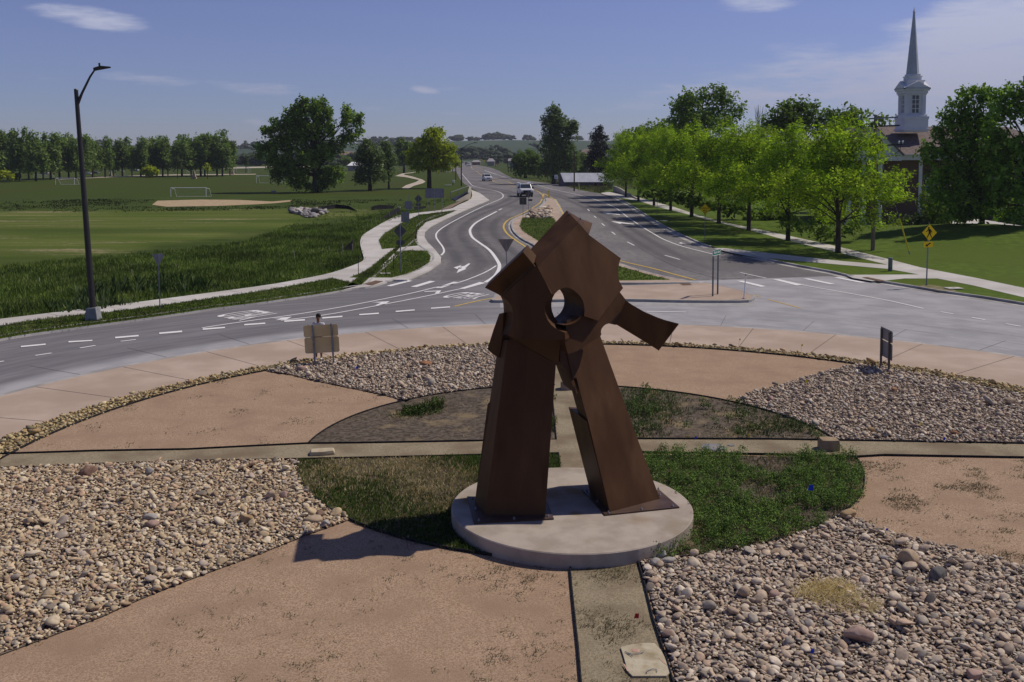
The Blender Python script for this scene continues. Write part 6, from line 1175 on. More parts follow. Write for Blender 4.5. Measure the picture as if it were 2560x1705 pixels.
p1, p2 = P(2274.5, 636, .3), None; e = empty('guy_wire_guard', p1); tag(e, 'leaning yellow plastic guard on a guy wire beside the utility pole', 'guy wire guard')
d_ = Vector((-22*u, .35, 84*u)); mb = MB(); mb.tube([(0, 0, 0), d_*.12], .05, 8); mb.build('anchor', M_galv, e); mb = MB(); mb.tube([d_*.10, d_*1.0], .055, 8); mb.build('guard', mat('guard_yellow', (.62, .50, .03), rough=.5), e)
mb = MB(); top_ = Vector((p.x-p1.x, p.y-p1.y, H*.8)); mb.tube([d_, top_], .012, 5); mb.build('wire', M_galv, e)

# ------------------------------------------------------------------ barn, walls
YB = P(1410, 466).y; ub = YB/FPX
def bx(px): return (px-1280)*ub
def bz(py): return max(CAMH-(py-HOR)*ub, 0)
e = empty('barn', (bx(1470), YB, 0)); tag(e, 'low weathered wooden barn with a pale metal roof', 'barn')
def bp(name, mb, m): o = mb.build(name, m); o.parent = e; o.matrix_parent_inverse = Matrix.Translation(-e.location); return o
EH, RH, dp = bz(455), bz(434), 9.
xl_, xr_ = bx(1415), bx(1532); xb = bx(1402)
M_bw = mat('barn_boards', (.10, .095, .10), (.20, .185, .18), 5., .95, .01, 20, vec=(3, 3, .15), detail=8)
mb = MB(); mb.add([(xl_, YB, 0), (xr_, YB, 0), (xr_, YB, EH), (xl_, YB, EH), (xb, YB+dp, 0), (xr_, YB+dp, 0), (xr_, YB+dp, EH), (xb, YB+dp, EH), ((xl_+xb)/2, YB+dp/2, RH-.1)], [(0, 1, 2, 3), (5, 4, 7, 6), (4, 0, 3, 8, 7), (1, 5, 6, 2)]); bp('wall', mb, M_bw)
mb = MB(); mb.prism([(xl_-.5, YB-.4, EH-.05), (xr_+.3, YB-.4, EH-.05), (xr_-.2, YB+dp/2, RH), ((xl_+xb)/2-.5, YB+dp/2, RH)], (0, 0, .08)); mb.prism([((xl_+xb)/2-.5, YB+dp/2, RH), (xr_-.2, YB+dp/2, RH), (xr_+.3, YB+dp+.4, EH-.05), (xb-.5, YB+dp+.4, EH-.05)], (0, 0, .08)); bp('roof', mb, mat('metal_roof', (.36, .38, .43), (.45, .47, .52), .6, .45, vec=(1, .1, 1)))
mb = MB()
for i in range(28): x_ = xl_+.2+i*(xr_-xl_-.3)/28; mb.box((x_, YB-.012, EH/2-.03), (.05, .02, EH-.1))
bp('board_joints', mb, mat('board_gap', (.03, .03, .035)))
YH = 310.; uh = YH/FPX; xh = lambda px: (px-1280)*uh; zh = lambda py: CAMH-(py-HOR)*uh
e2 = empty('house', (xh(1462), YH, 0)); tag(e2, 'brown roofed house almost hidden behind the spruce', 'house')
mb = MB(); mb.box((xh(1468), YH+4, zh(384)/2), (3.5, 8, zh(384))); o = mb.build('wall', mat('house_wall', (.12, .09, .08))); ch(o, e2); mb = MB(); a_ = zh(384); mb.add([(xh(1449), YH-.6, a_), (xh(1484), YH-.6, a_), (xh(1484), YH+8.6, a_), (xh(1449), YH+8.6, a_), (xh(1459), YH+4, zh(372)), (xh(1478), YH+4, zh(372))], [(0, 1, 5, 4), (1, 2, 5), (2, 3, 4, 5), (3, 0, 4)]); ch(mb.build('roof', mat('roof_brown', (.17, .14, .125), (.21, .18, .16), 3.)), e2)
M_cw = mat('wall_concrete', (.32, .29, .25), (.38, .35, .31), 1., .9)
mb = MB(); q0, q1, q2_ = P(1533, 480), P(1546, 484), P(1572, 492)
def wallp(a_, b2_, ha, hb, th=.35):
    d2 = (b2_-a_).normalized(); s_ = Vector((-d2.y, d2.x, 0))*th; mb.prism([a_, b2_, b2_+Vector((0, 0, hb)), a_+Vector((0, 0, ha))], s_)
wallp(q0, q1, 1.25, 1.15); wallp(q1, q2_, 1.15, .5); wallp(q2_, P(1592, 500), .5, .3); tag(mb.build('low_wall', M_cw), 'low pale concrete wall at the far end of the street tree row', 'wall')
a_, b2_, c_ = P(1139, 504, .0), P(1175, 500, .0), P(1177, 492, .0)
e3 = empty('underpass_wingwall', b2_); tag(e3, 'sloping concrete wingwall with a dark fence at the underpass on the left of the road', 'wall')
mb = MB(); mb.prism([a_, b2_, b2_+Vector((0, 0, 1.25)), a_+Vector((0, 0, .12))], (0, .45, 0)); mb.prism([b2_+Vector((0, .45, 0)), b2_+Vector((0, .45, 1.25)), P(1178, 482)+Vector((0, 0, 1.3)), P(1178, 482)], (-.4, 0, 0)); ch(mb.build('wall', M_cw), e3)
f0, f1_, f2_, f3_ = P(1127, 496), P(1150, 488), P(1177, 476), P(1138, 503)
mb = MB(); mb.prism([f3_, f0, f1_, f2_+Vector((0, 0, .2)), b2_+Vector((-.5, 2.5, 1.2)), a_+Vector((0, .6, .15))], (0, 0, .03)); ch(mb.build('dark_fence', mat('fence_blueblack', (.020, .024, .045), rough=.6)), e3)
mb = MB()
for t_ in (0, .33, .66, 1.): q = f0.lerp(f2_, t_); mb.tube([q, q+Vector((0, 0, 1.1))], .05, 6)
mb.tube([f0+Vector((0, 0, 1.1)), f2_+Vector((0, 0, 1.1))], .05, 6); ch(mb.build('railing', M_galv, None), e3)
pp_ = P(1174, 481); e = empty('bin', pp_); tag(e, 'small dark bin with a pale blue side standing on the wingwall', 'bin'); mb = MB(); mb.box((0, 0, .55), (.5, .5, 1.1)); mb.build('body', M_black, e, bevel=.05); mb = MB(); mb.box((.27, -.02, .5), (.12, .4, .9)); mb.build('side', mat('pale_blue', (.25, .33, .5), rough=.6), e, bevel=.03)
pp_ = P(1133.5, 463); e = empty('meter_box', pp_); tag(e, 'small white box on a dark stand in the lawn left of the distant lamp', 'meter box'); mb = MB(); mb.box((0, 0, .9), (.5, .35, .7)); mb.build('box', M_wpaint, e, bevel=.08); mb = MB(); mb.box((-.12, 0, .3), (.2, .2, .6)); mb.build('stand', M_black, e)
pp_ = P(1120, 466.5); e = empty('bench', pp_); tag(e, 'low white bench slab on the lawn behind the wide sign board', 'bench'); mb = MB(); mb.box((0, 0, .38), (1.5, .5, .12)); mb.build('seat', M_wpaint, e); mb = MB(); mb.box((-.5, 0, .16), (.15, .4, .32)); mb.build('leg', M_cw, e); mb = MB(); mb.box((.5, 0, .16), (.15, .4, .32)); mb.build('leg', M_cw, e)
pp_ = P(684, 482); e = empty('equipment_box', pp_); tag(e, 'small grey box on the lawn left of the big cottonwood', 'box'); mb = MB(); mb.box((0, 0, .2), (.9, .4, .36)); mb.build('body', M_cw, e, bevel=.03); mb = MB(); mb.box((0, 0, .41), (.96, .46, .05)); mb.build('lid', M_galv, e)
def lid(px, py, w_, label):
    p = P(px, py, .142); u = p.y/FPX; e = empty('utility_cover', p); tag(e, label, 'utility cover'); mb = MB(); mb.box((0, 0, .02), (w_*u, w_*u*.7, .04), R(6)); mb.build('lid', M_walk, e, bevel=.01); mb = MB(); mb.box((0, 0, .045), (w_*u*.2, .05, .01)); mb.build('handle', M_galv, e)
lid(963, 684, 26, 'flat pale utility cover in the small verge triangle'); lid(2384, 721, 40, 'flat pale utility cover beside the pedestrian sign'); lid(1660, 552, 18, 'small pale utility cover in the lawn by the right kerb'); lid(1935, 548, 16, 'small pale utility cover beyond the right sidewalk')
def boxsign(name, label, px, py, cy0, w_, h_, m, ph=None, front=None, z0=0.):
    u = P(px, py, z0).y/FPX; return sign(name, label, 'traffic sign', px, py, z0, [('rect', 0, (py-cy0)*u, w_*u, h_*u, m, m if front is None else front)], ((0, (py-cy0)*u),), 0, prad=.05)
e, o = boxsign('speed_sign', 'small white sign on a post in front of the barn end', 1390, 462, 442, 7.5, 10, M_wpaint)
decal(e, 'marking', [[(-.18, o[0][3]-.32), (.18, o[0][3]-.32), (.18, o[0][3]-.02), (-.18, o[0][3]-.02)], [(-.2, o[0][3]+.12), (.2, o[0][3]+.12), (.2, o[0][3]+.3), (-.2, o[0][3]+.3)]], o[0][1]-.006, mat('sign_ink_blue', (.08, .10, .25)))
for i, (px, py, cy0) in enumerate([(1488, 479, 461.5), (1503.5, 477, 461), (1513, 479, 461)]):
    u = dist(py)/FPX; sign('end_marker', ['dark red diamond marker in front of the barn, left of three', 'dark red diamond marker in front of the barn, middle of three', 'dark red diamond marker in front of the barn, right of three'][i], 'road marker', px, py, 0, [('diamond', 0, (py-cy0)*u, 8.2*u, 8.2*u, M_red, M_red)], ((0, (py-cy0)*u),), 0, group='dark red diamond markers')
def thinpole(name, label, cat, px, py, top, r_, m, lean=0., arm=None):
    p = P(px, py); u = p.y/FPX; e = empty(name, p); tag(e, label, cat); e.rotation_euler = (0, lean, 0); mb = MB(); mb.tube([(0, 0, 0), (0, 0, (py-top)*u)], [r_, r_*.75], 8); mb.build('pole', m, e)
    if arm: mb = MB(); mb.box((0, 0, (py-top)*u*.95), (arm*u, .12, .12)); mb.build('crossarm', m, e)
    return e
M_pw = MATS['pole_wood']
thinpole('utility_pole', 'dark brown pole standing in front of the barn', 'utility pole', 1435.5, 478, 378, .16, mat('pole_dark', (.06, .045, .035), (.1, .08, .06), 3.))
thinpole('utility_pole', 'dark pole with a crossarm in front of the tall poplar', 'utility pole', 1363, 440, 380, .14, MATS['pole_dark'], 0, 20)
thinpole('guy_wire_guard', 'pale yellow guy wire guard in the grass in front of the barn', 'guy wire guard', 1448, 478, 458, .10, mat('guard_pale', (.5, .47, .15), rough=.6), -.06)
thinpole('utility_pole', 'leaning dark pole beside the far road', 'utility pole', 1271, 431, 379, .22, MATS['pole_dark'], -.07)
thinpole('utility_pole', 'pale slender pole beside the far road', 'utility pole', 1239, 418, 369, .2, M_pw)
thinpole('utility_pole', 'far pale pole with a crossarm near the ridge line', 'utility pole', 1215, 409, 366, .3, M_pw, 0, 9)
thinpole('utility_pole', 'far dark pole beside the one with the crossarm', 'utility pole', 1218.5, 409, 372, .26, MATS['pole_dark'])
boxsign('road_sign', 'blue and white sign panel on two posts beside the far road', 1281, 424, 415, 10, 13, mat('sign_blue_white', (.22, .27, .42), (.4, .45, .55), .5))
boxsign('road_sign', 'grey panel sign far up the right side of the road', 1237, 411, 405, 7, 9, M_back); boxsign('road_sign', 'small orange sign far up the road', 1244.5, 414, 410.5, 4, 5, mat('sign_orange', (.6, .25, .01), rough=.5)); boxsign('road_sign', 'small yellow-green sign far up the road, left one', 1200, 414, 400, 3.4, 4.5, M_syel); boxsign('road_sign', 'small yellow-green sign far up the road, right one', 1212, 412, 403, 3.8, 5, M_syel); boxsign('road_sign', 'tiny dark round sign in the shade behind the white truck', 1315, 453, 443.5, 5, 5, M_black)

# ------------------------------------------------------------------ stakes, silt fence
for i, (px, py, h_) in enumerate([(99, 711, 17), (329, 688, 14), (440, 670, 10), (736, 646, 19), (822, 628, 13), (858, 636, 27), (882, 632, 22), (896, 665, 2), (929, 562, 15), (940, 561, 17), (951, 556, 14), (975, 545, 15), (991, 542, 12), (918, 570, 12)]):
    if h_ < 5: continue
    p = P(px, py); u = p.y/FPX; mb = MB(); mb.box((0, 0, h_*u/2), (.05, .05, h_*u)); mb.box((0, 0, h_*u+.01), (.035, .035, .02)); o = mb.build('stake', mat('stake_wood', (.30, .27, .22), (.38, .34, .28), 3.)); o.location = p; o.rotation_euler = (0, [-.05, .04, -.08][i % 3], 0)
    tag(o, 'thin pale wooden stake in the left meadow, %s counting from the left' % ords[i if i < 7 else i-1], 'stake', 'stakes along the silt fence')
for i, (px, py, h_) in enumerate([(896, 686, 41), (967, 690, 46), (984, 677, 37)]):
    p = P(px, py, .1); u = p.y/FPX; mb = MB(); mb.tube([(0, 0, 0), ([0, -.25, 0][i]*1., 0, h_*u)], .025, 6); mb.tube([([0, -.25, 0][i]*1., 0, h_*u), ([0, -.25, 0][i]*1., 0, h_*u+.03)], .04, 6); o = mb.build('steel_stake', M_black); o.location = p; tag(o, ['thin dark steel stake at the meadow edge of the sidewalk', 'leaning dark steel stake in the verge triangle', 'upright dark steel stake in the verge triangle'][i], 'stake', 'dark steel stakes near the sidewalk fork')
def silt(pts, hs, label):
    mb = MB(); Vv = [P(*q) for q in pts]; n = len(Vv); Vt = [v+Vector((0, 0, h_)) for v, h_ in zip(Vv, hs)]; B_ = [v+Vector((0, .03, 0)) for v in Vv]; Bt = [v+Vector((0, .03, 0)) for v in Vt]
    mb.add(Vv+Vt+B_+Bt, [f for i in range(n-1) for f in ((i, i+1, n+i+1, n+i), (2*n+i+1, 2*n+i, 3*n+i, 3*n+i+1), (n+i, n+i+1, 3*n+i+1, 3*n+i))]); tag(mb.build('silt_fence', mat('silt_black', (.010, .011, .014), (.02, .021, .025), 2., .8)), label, 'silt fence', 'black silt fence pieces')
silt([(773, 531), (800, 525), (840, 521), (872, 522), (893, 529)], (.15, .5, .6, .45, .1), 'long sagging black silt fence behind the riprap'); silt([(928, 526), (950, 524), (985, 521)], (.5, .7, .4), 'black silt fence piece left of the square sign'); silt([(1035, 526), (1065, 520)], (.5, .3), 'short black silt fence piece behind the small diamond sign')
silt([(958, 552), (980, 542), (1000, 533)], (.4, .8, .9), 'greyish black silt fence beside the bike path'); silt([(836, 631), (860, 629), (882, 627), (884, 620)], (.1, .3, .9, .8), 'black silt fence corner by the curve of the sidewalk')
p = P(998, 533); e = empty('marker_post', p); tag(e, 'dark post with a white cap beside the bike path', 'marker post'); u = p.y/FPX; mb = MB(); mb.tube([(0, 0, 0), (0, 0, 13*u)], .05, 6); mb.build('shaft', M_black, e); mb = MB(); mb.tube([(0, 0, 13*u), (0, 0, 16*u)], .14, 8); mb.build('cap', M_wpaint, e)

# ------------------------------------------------------------------ soccer goals and stone monuments
def goal(x0_, x1_, pyb, pyt, label, depth=1.6, net=True, slant=0.):
    a_, b2_ = P(x0_, pyb), P(x1_, pyb); u = a_.y/FPX; h_ = (pyb-pyt)*u; w_ = (b2_-a_).length; e = empty('soccer_goal', a_); e.rotation_euler = (0, 0, slant); tag(e, label, 'soccer goal', 'white soccer goals'); r_ = max(.06, .35*u)
    mb = MB(); mb.tube([(0, 0, 0), (0, 0, h_)], r_, 8); mb.build('post', M_wpaint, e); mb = MB(); mb.tube([(w_, 0, 0), (w_, 0, h_)], r_, 8); mb.build('post', M_wpaint, e); mb = MB(); mb.tube([(0, 0, h_), (w_, 0, h_)], r_, 8); mb.build('crossbar', M_wpaint, e)
    mb = MB()
    for x_ in (0, w_): mb.tube([(x_, 0, h_), (x_+(.5 if x_ == 0 else .5), depth*.4, h_*.85), (x_+.5, depth, 0)], r_*.6, 6)
    mb.tube([(.5, depth, 0), (w_+.5, depth, 0)], r_*.6, 6); mb.build('back_frame', M_wpaint, e)
    if net:
        mb = MB(); n = max(int(w_/.35), 6)
        for i in range(n+1): x_ = w_*i/n; mb.tube([(x_, .05, h_*.98), (x_+.5, depth, .02)], .008, 3, False)
        for i in range(6): t_ = i/6; mb.tube([(.5*t_, depth*t_, h_*(1-t_)), (w_+.5*t_, depth*t_, h_*(1-t_))], .008, 3, False)
        mb.build('net', mat('net_grey', (.35, .38, .38)), e)
goal(427, 515, 492, 469.5, 'white soccer goal nearest the sand patch'); goal(139, 186, 461.5, 445.5, 'white soccer goal just left of the street lamp'); goal(641, 704, 458, 439.5, 'white soccer goal partly behind the left side of the big cottonwood'); goal(84, 127, 443.5, 437.3, 'far white goal between the trunks at the left'); goal(274, 305, 438.5, 426, 'far white goal behind the left stone monument'); goal(467, 508, 439, 426.5, 'far white goal behind the middle of the tree row'); goal(586, 622, 431, 417, 'far white goal at the right end of the tree row'); goal(2, 10, 0, 0, 'x') if False else None
def monument(px, py, w_, h_, label):
    p = P(px, py); u = p.y/FPX; e = empty('stone_monument', p); tag(e, label, 'stone monument', 'tan stone monuments along the park path'); W, H = w_*u/2, h_*u; V = []
    for z_, k_, dx in ((0, 1.3, 0), (.25, 1.3, 0)): V += [(-W*k_, -W*k_, z_*H), (W*k_, -W*k_, z_*H), (W*k_, W*k_, z_*H), (-W*k_, W*k_, z_*H)]
    mb = MB(); mb.add(V, [(3, 2, 1, 0), (4, 5, 6, 7), (0, 1, 5, 4), (1, 2, 6, 5), (2, 3, 7, 6), (3, 0, 4, 7)]); mb.build('plinth', mat('mon_stone', (.32, .24, .16), (.42, .33, .23), 1.), e)
    mb = MB(); V = [(-W, -W*.6, .25*H), (W, -W*.6, .25*H), (W, W*.6, .25*H), (-W, W*.6, .25*H), (-W*.2, -W*.4, H), (W*.35, -W*.4, H*.97), (W*.35, W*.4, H*.97), (-W*.2, W*.4, H)]; mb.add(V, [(3, 2, 1, 0), (4, 5, 6, 7), (0, 1, 5, 4), (1, 2, 6, 5), (2, 3, 7, 6), (3, 0, 4, 7)]); mb.build('slab', MATS['mon_stone'], e)
monument(277, 440, 5, 13.5, 'tan stone monument by the far path, left one'); monument(485, 447, 9, 20, 'tallest tan stone monument, in front of the tree row'); monument(582, 436, 6, 12, 'tan stone monument at the right end of the tree row')

# ------------------------------------------------------------------ vehicles
def vehicle(name, label, cat, px, py, wpx, kind, body, yaw=0.):
    p = P(px, py); u = p.y/FPX; W = wpx*u; k_ = W/2.0; e = empty(name, p); e.rotation_euler = (0, 0, yaw); e.scale = (k_,)*3; tag(e, label, cat)
    mb_ = mat('car_'+body[0], body[1], rough=.3, spec=.6); gl = M_glass; w = 1.0; truck = kind == 'truck'
    hz, bz_, top_, L = (1.28, .5, 2.05, 5.8) if truck else ((1.12, .4, 1.78, 4.9) if kind == 'suv' else (.95, .3, 1.45, 4.6))
    f = -L/2
    prof = [(f, bz_), (f-.04, bz_+.25), (f, hz-.12), (f+.12, hz), (f+1.35, hz+.08), (f+1.4, hz+.08), (-f-.1, hz+.04), (-f, hz-.2), (-f, bz_)]
    m1 = MB(); m1.prism([(-w, y, z_) for y, z_ in prof], (2*w, 0, 0)); m1.build('body', mb_, e, bevel=.07)
    cf, cr = f+1.35, (f+3.4 if truck else -f-.35); c_in = .14; V = [(-w+.03, cf, hz), (w-.03, cf, hz), (w-.03, cr, hz), (-w+.03, cr, hz), (-w+c_in+.03, cf+.75, top_), (w-c_in-.03, cf+.75, top_), (w-c_in-.03, cr-.25, top_), (-w+c_in+.03, cr-.25, top_)]
    m1 = MB(); m1.add(V, [(3, 2, 1, 0), (4, 5, 6, 7), (0, 1, 5, 4), (1, 2, 6, 5), (2, 3, 7, 6), (3, 0, 4, 7)]); m1.build('cabin', mb_, e, bevel=.06)
    def inset(a_, b2_, c_, d2, off_, s_=.12):
        q = [Vector(V[i]) for i in (a_, b2_, c_, d2)]; c0_ = sum(q, Vector())/4; q = [v.lerp(c0_, s_)+Vector(off_) for v in q]; m3 = MB(); m3.prism(q, tuple(Vector(off_)*.6)); return m3
    inset(0, 1, 5, 4, (0, -.02, .012)).build('windscreen', gl, e); inset(1, 2, 6, 5, (.02, 0, .004), .16).build('side_window', gl, e); inset(3, 0, 4, 7, (-.02, 0, .004), .16).build('side_window', gl, e)
    if truck:
        m1 = MB(); m1.box((-.85, -f-1.35, 1.75), (.45, 2.3, .9)); m1.box((.85, -f-1.35, 1.75), (.45, 2.3, .9)); m1.box((0, cr+.08, 1.6), (1.9, .06, .5)); m1.build('service_bed', mb_, e, bevel=.03)
    m1 = MB(); m1.box((0, f-.045, hz-.42), (1.15 if truck else .95, .06, .42)); m1.build('grille', M_black, e, bevel=.02)
    m1 = MB(); m1.box((0, f-.09, bz_+.12), (1.96, .14, .3)); m1.build('bumper', M_black if kind != 'suv' else mb_, e, bevel=.03)
    for x_ in (-.78, .78): m1 = MB(); m1.box((x_, f-.05, hz-.34), (.34, .06, .24)); m1.build('headlight', mat('headlight', (.7, .68, .6), rough=.15), e, bevel=.03)
    for x_ in (-1, 1): m1 = MB(); m1.box((x_*(w+.16), cf+.35, hz+.2), (.24, .1, .26 if truck else .18)); m1.box((x_*(w+.03), cf+.38, hz+.12), (.2, .04, .04)); m1.build('mirror', M_black, e, bevel=.02)
    wr = .42 if truck else .36
    for x_ in (-1, 1):
        for y_ in (f+.95, -f-1.05):
            m1 = MB(); m1.tube([(x_*(w-.24), y_, wr), (x_*(w+.015), y_, wr)], wr, 20); wh = m1.build('wheel', M_tyre, e); m1 = MB(); m1.tube([(x_*(w-.02), y_, wr), (x_*(w+.03), y_, wr)], [wr*.6, wr*.5], 14); m1.build('rim', M_galv, wh)
    m1 = MB(); m1.box((0, 0, bz_-.02), (1.7, L-.6, .22)); m1.build('underbody', M_black, e)
    m1 = MB(); m1.box((0, f-.17, bz_+.22), (.32, .01, .15)); m1.build('number_plate', M_wpaint, e)
WB = ('white', (.72, .73, .76))
vehicle('work_truck', 'white work truck with a black grille and side mirrors coming down the road', 'truck', 1312, 491, 31, 'truck', WB, R(6)); vehicle('sport_utility_vehicle', 'white car following up the curve behind the work truck', 'car', 1217.5, 452.5, 19.5, 'suv', WB, R(10)); vehicle('sport_utility_vehicle', 'small distant white car where the road narrows', 'car', 1171, 415.5, 9, 'suv', WB, R(4)); vehicle('dark_truck', 'dark vehicle half hidden behind the small distant white car', 'car', 1166, 412.5, 6.5, 'truck', ('navy', (.03, .035, .05)), R(4)); vehicle('sedan', 'small dark red car driving away up the far road', 'car', 1187.5, 412.8, 7, 'sedan', ('maroon', (.05, .015, .02)), R(184)); vehicle('sedan', 'tiny white car at the side street on the far left of the road', 'car', 1157, 407, 4.5, 'sedan', WB, R(60))
for i, (px, py, w_, body, label) in enumerate([(112, 436, 9, ('whitered', (.6, .5, .5)), 'white car parked beyond the far goal at the left'), (238, 434, 8, ('black', (.02, .02, .025)), 'dark car parked behind the lamp-side trees'), (338, 428, 8, WB, 'white car parked behind the middle of the field trees'), (222, 436, 7, WB, 'small white car parked just right of the street lamp')]): vehicle('parked_car', label, 'car', px, py, w_, 'sedan', body, R(80))

# ------------------------------------------------------------------ person behind the sign
pz = .085; pf = P(797, 899, pz); e = empty('person', pf, R(-8)); tag(e, 'person with short black hair and white shoes standing behind the tan sign board', 'person'); hs = 1.0
M_skin = mat('skin', (.20, .105, .07), (.25, .135, .09), 8., .5, .0008, 60); M_shirt = mat('shirt_white', (.52, .53, .56), (.60, .61, .64), 4., .85); M_navy = mat('shorts_navy', (.02, .022, .035), (.03, .033, .05), 6., .85)
def skinned(name, verts, edges, radii, m, par, root=0, sub_=2):
    me = D.meshes.new(name); me.from_pydata(verts, edges, []); o = link(name, me, m, par); s_ = o.modifiers.new('skin', 'SKIN')
    for i, r_ in enumerate(radii): me.skin_vertices[0].data[i].radius = (r_, r_) if not isinstance(r_, tuple) else r_; me.skin_vertices[0].data[i].use_root = i == root
    s_.use_smooth_shade = True; b_ = o.modifiers.new('sub', 'SUBSURF'); b_.levels = b_.render_levels = sub_; return o
V, E, Rr_ = [], [], []
def jv(co, r_, par=None):
    V.append(co); Rr_.append(r_); i = len(V)-1
    if par is not None: E.append((par, i))
    return i
pel = jv((0, 0, .95), (.16, .11)); wa = jv((0, 0, 1.12), (.14, .10), pel); ch1 = jv((0, .0, 1.32), (.17, .115), wa); nk = jv((0, 0, 1.47), (.07, .065), ch1); nk2 = jv((0, -.01, 1.535), .055, nk); jaw = jv((0, -.03, 1.60), (.064, .075), nk2); hd = jv((0, -.025, 1.69), (.082, .098), jaw); hd2 = jv((0, -.015, 1.755), (.070, .085), hd)
for s_ in (-1, 1):
    sh_ = jv((s_*.19, .01, 1.42), .058, ch1); el_ = jv((s_*.27, -.02, 1.14), .042, sh_); wr_ = jv((s_*.13, -.27, 1.10), .028, el_); pa_ = jv((s_*.09, -.33, 1.11), (.040, .022), wr_)
    for f_, (dx, L_) in enumerate(((.030, .075), (.010, .085), (-.012, .080), (-.032, .062))):
        a_ = jv((s_*(.085-dx*.3)-dx*.9, -.365, 1.115-f_*.014), .010, pa_); b_ = jv((s_*(.05-dx*.2)-dx*.5, -.385-L_*.25, 1.112-f_*.016), .009, a_); jv((s_*(.015)-dx*.3, -.375-L_*.1, 1.10-f_*.017), .008, b_)
    t1 = jv((s_*.070, -.325, 1.145), .012, pa_); jv((s_*.040, -.355, 1.155), .010, t1)
    hp = jv((s_*.09, 0, .88), .098, pel); kn = jv((s_*.10, -.02, .50), .060, hp); sh2 = jv((s_*.10, .01, .32), .055, kn); an = jv((s_*.10, .02, .10), .038, sh2); jv((s_*.115, -.07, .045), (.042, .03), an)
skinned('body', V, E, Rr_, M_skin, e)
# face
mb = MB(); Vn, Fn = blob(5, .014, .022, .022, 2, 0); mb.add([Vector(v)+Vector((0, -.122, 1.675)) for v in Vn], Fn); mb.build('nose', M_skin, e, smooth=True)
for s_ in (-1, 1):
    mb = MB(); Vn, Fn = blob(6, .013, .008, .009, 2, 0); mb.add([Vector(v)+Vector((s_*.034, -.108, 1.705)) for v in Vn], Fn); mb.build('eye', M_black, e, smooth=True); mb = MB(); mb.add([Vector(v)*1.+Vector((s_*.086, -.012, 1.68)) for v in [Vector((x*.6, y*2., z_*2.6)) for x, y, z_ in Vn]], Fn); mb.build('ear', M_skin, e, smooth=True)
    mb = MB(); mb.box((s_*.034, -.116, 1.724), (.034, .008, .007)); mb.build('eyebrow', M_black, e)
mb = MB(); mb.box((0, -.112, 1.632), (.046, .008, .010)); mb.build('mouth', mat('lip', (.16, .06, .05)), e, bevel=.003)
bm = bmesh.new(); bmesh.ops.create_uvsphere(bm, u_segments=20, v_segments=12, radius=1); rr = random.Random(3)
for v in bm.verts:
    v.co = Vector((v.co.x*.100, v.co.y*.116, v.co.z*.105))*(1+rr.uniform(-.03, .03)); v.co += Vector((0, .004, 1.738))
bmesh.ops.delete(bm, geom=[f for f in bm.faces if f.calc_center_median().z < (1.735 if f.calc_center_median().y < -.03 else 1.64)], context='FACES'); me = D.meshes.new('hair'); bm.to_mesh(me); bm.free(); o = link('hair', me, mat('hair_black', (.008, .007, .007), rough=.6), e, True); sm = o.modifiers.new('t', 'SOLIDIFY'); sm.thickness = .012
V, E, Rr_ = [], [], []
a0_ = jv((0, 0, .93), (.175, .13)); a1_ = jv((0, 0, 1.12), (.165, .125), a0_); a2_ = jv((0, 0, 1.33), (.185, .13), a1_); a3_ = jv((0, 0, 1.46), (.085, .08), a2_)
for s_ in (-1, 1): q_ = jv((s_*.195, .01, 1.43), .074, a2_); jv((s_*.24, 0, 1.25), .066, q_)
skinned('shirt', V, E, Rr_, M_shirt, e)
V, E, Rr_ = [], [], []
a0_ = jv((0, 0, .96), (.18, .135))
for s_ in (-1, 1): q_ = jv((s_*.095, 0, .84), .118, a0_); jv((s_*.11, -.02, .56), .098, q_)
skinned('shorts', V, E, Rr_, M_navy, e)
for s_ in (-1, 1):
    V, E, Rr_ = [], [], []; a0_ = jv((s_*.10, .035, .06), (.05, .05)); a1_ = jv((s_*.108, -.06, .04), (.05, .035), a0_); jv((s_*.118, -.17, .03), (.045, .026), a1_); sh_ = skinned('shoe', V, E, Rr_, mat('shoe_white', (.62, .64, .72), (.7, .72, .8), 8.), e)
    mb = MB(); mb.box((s_*.11, -.065, .008), (.10, .27, .016)); mb.build('sole', mat('sole_blue', (.10, .12, .35)), sh_, bevel=.006)
mb = MB(); mb.box((0, -.39, 1.11), (.15, .06, .035)); rc = mb.build('remote_controller', M_black, None, bevel=.01); rc.location = pf; rc.rotation_euler = e.rotation_euler; tag(rc, 'small black remote controller held in both hands by the person behind the sign', 'controller')

# ------------------------------------------------------------------ hills and far woods
xs = np.linspace(-2600, 2600, 131); ys = np.concatenate([np.linspace(620, 1700, 46), np.linspace(1760, 4200, 20)]); gx, gy = np.meshgrid(xs, ys)
sky_pts = np.array([(-600, 366), (0, 364), (330, 363), (560, 366), (700, 362), (860, 360), (1000, 354), (1100, 354), (1200, 352), (1260, 350), (1330, 352), (1420, 351), (1500, 353), (1700, 355), (2000, 358), (2560, 362), (3200, 366)])
def ridge(x): px_ = 1280+x/1700*FPX; s_ = np.interp(px_, sky_pts[:, 0], sky_pts[:, 1]); return 8.3+(378-s_)/FPX*1700
t_ = np.clip((gy-780)/(1700-780), 0, 1.); sm_ = t_*t_*(3-2*t_); gz = ridge(gx*1700/np.maximum(gy, 1300))*sm_+np.where(gy > 1700, -(gy-1700)*.004, 0)+1.2*np.sin(gx/90.)*sm_*(1-sm_)*3+1.0*np.sin(gx/37.+gy/60)*sm_*(1-sm_)*2-.4*(1-np.clip((gy-640)/120, 0, 1))
V = np.stack([gx, gy, gz], -1).reshape(-1, 3); nx = len(xs); F = np.array([(j*nx+i, j*nx+i+1, (j+1)*nx+i+1, (j+1)*nx+i) for j in range(len(ys)-1) for i in range(nx-1)])
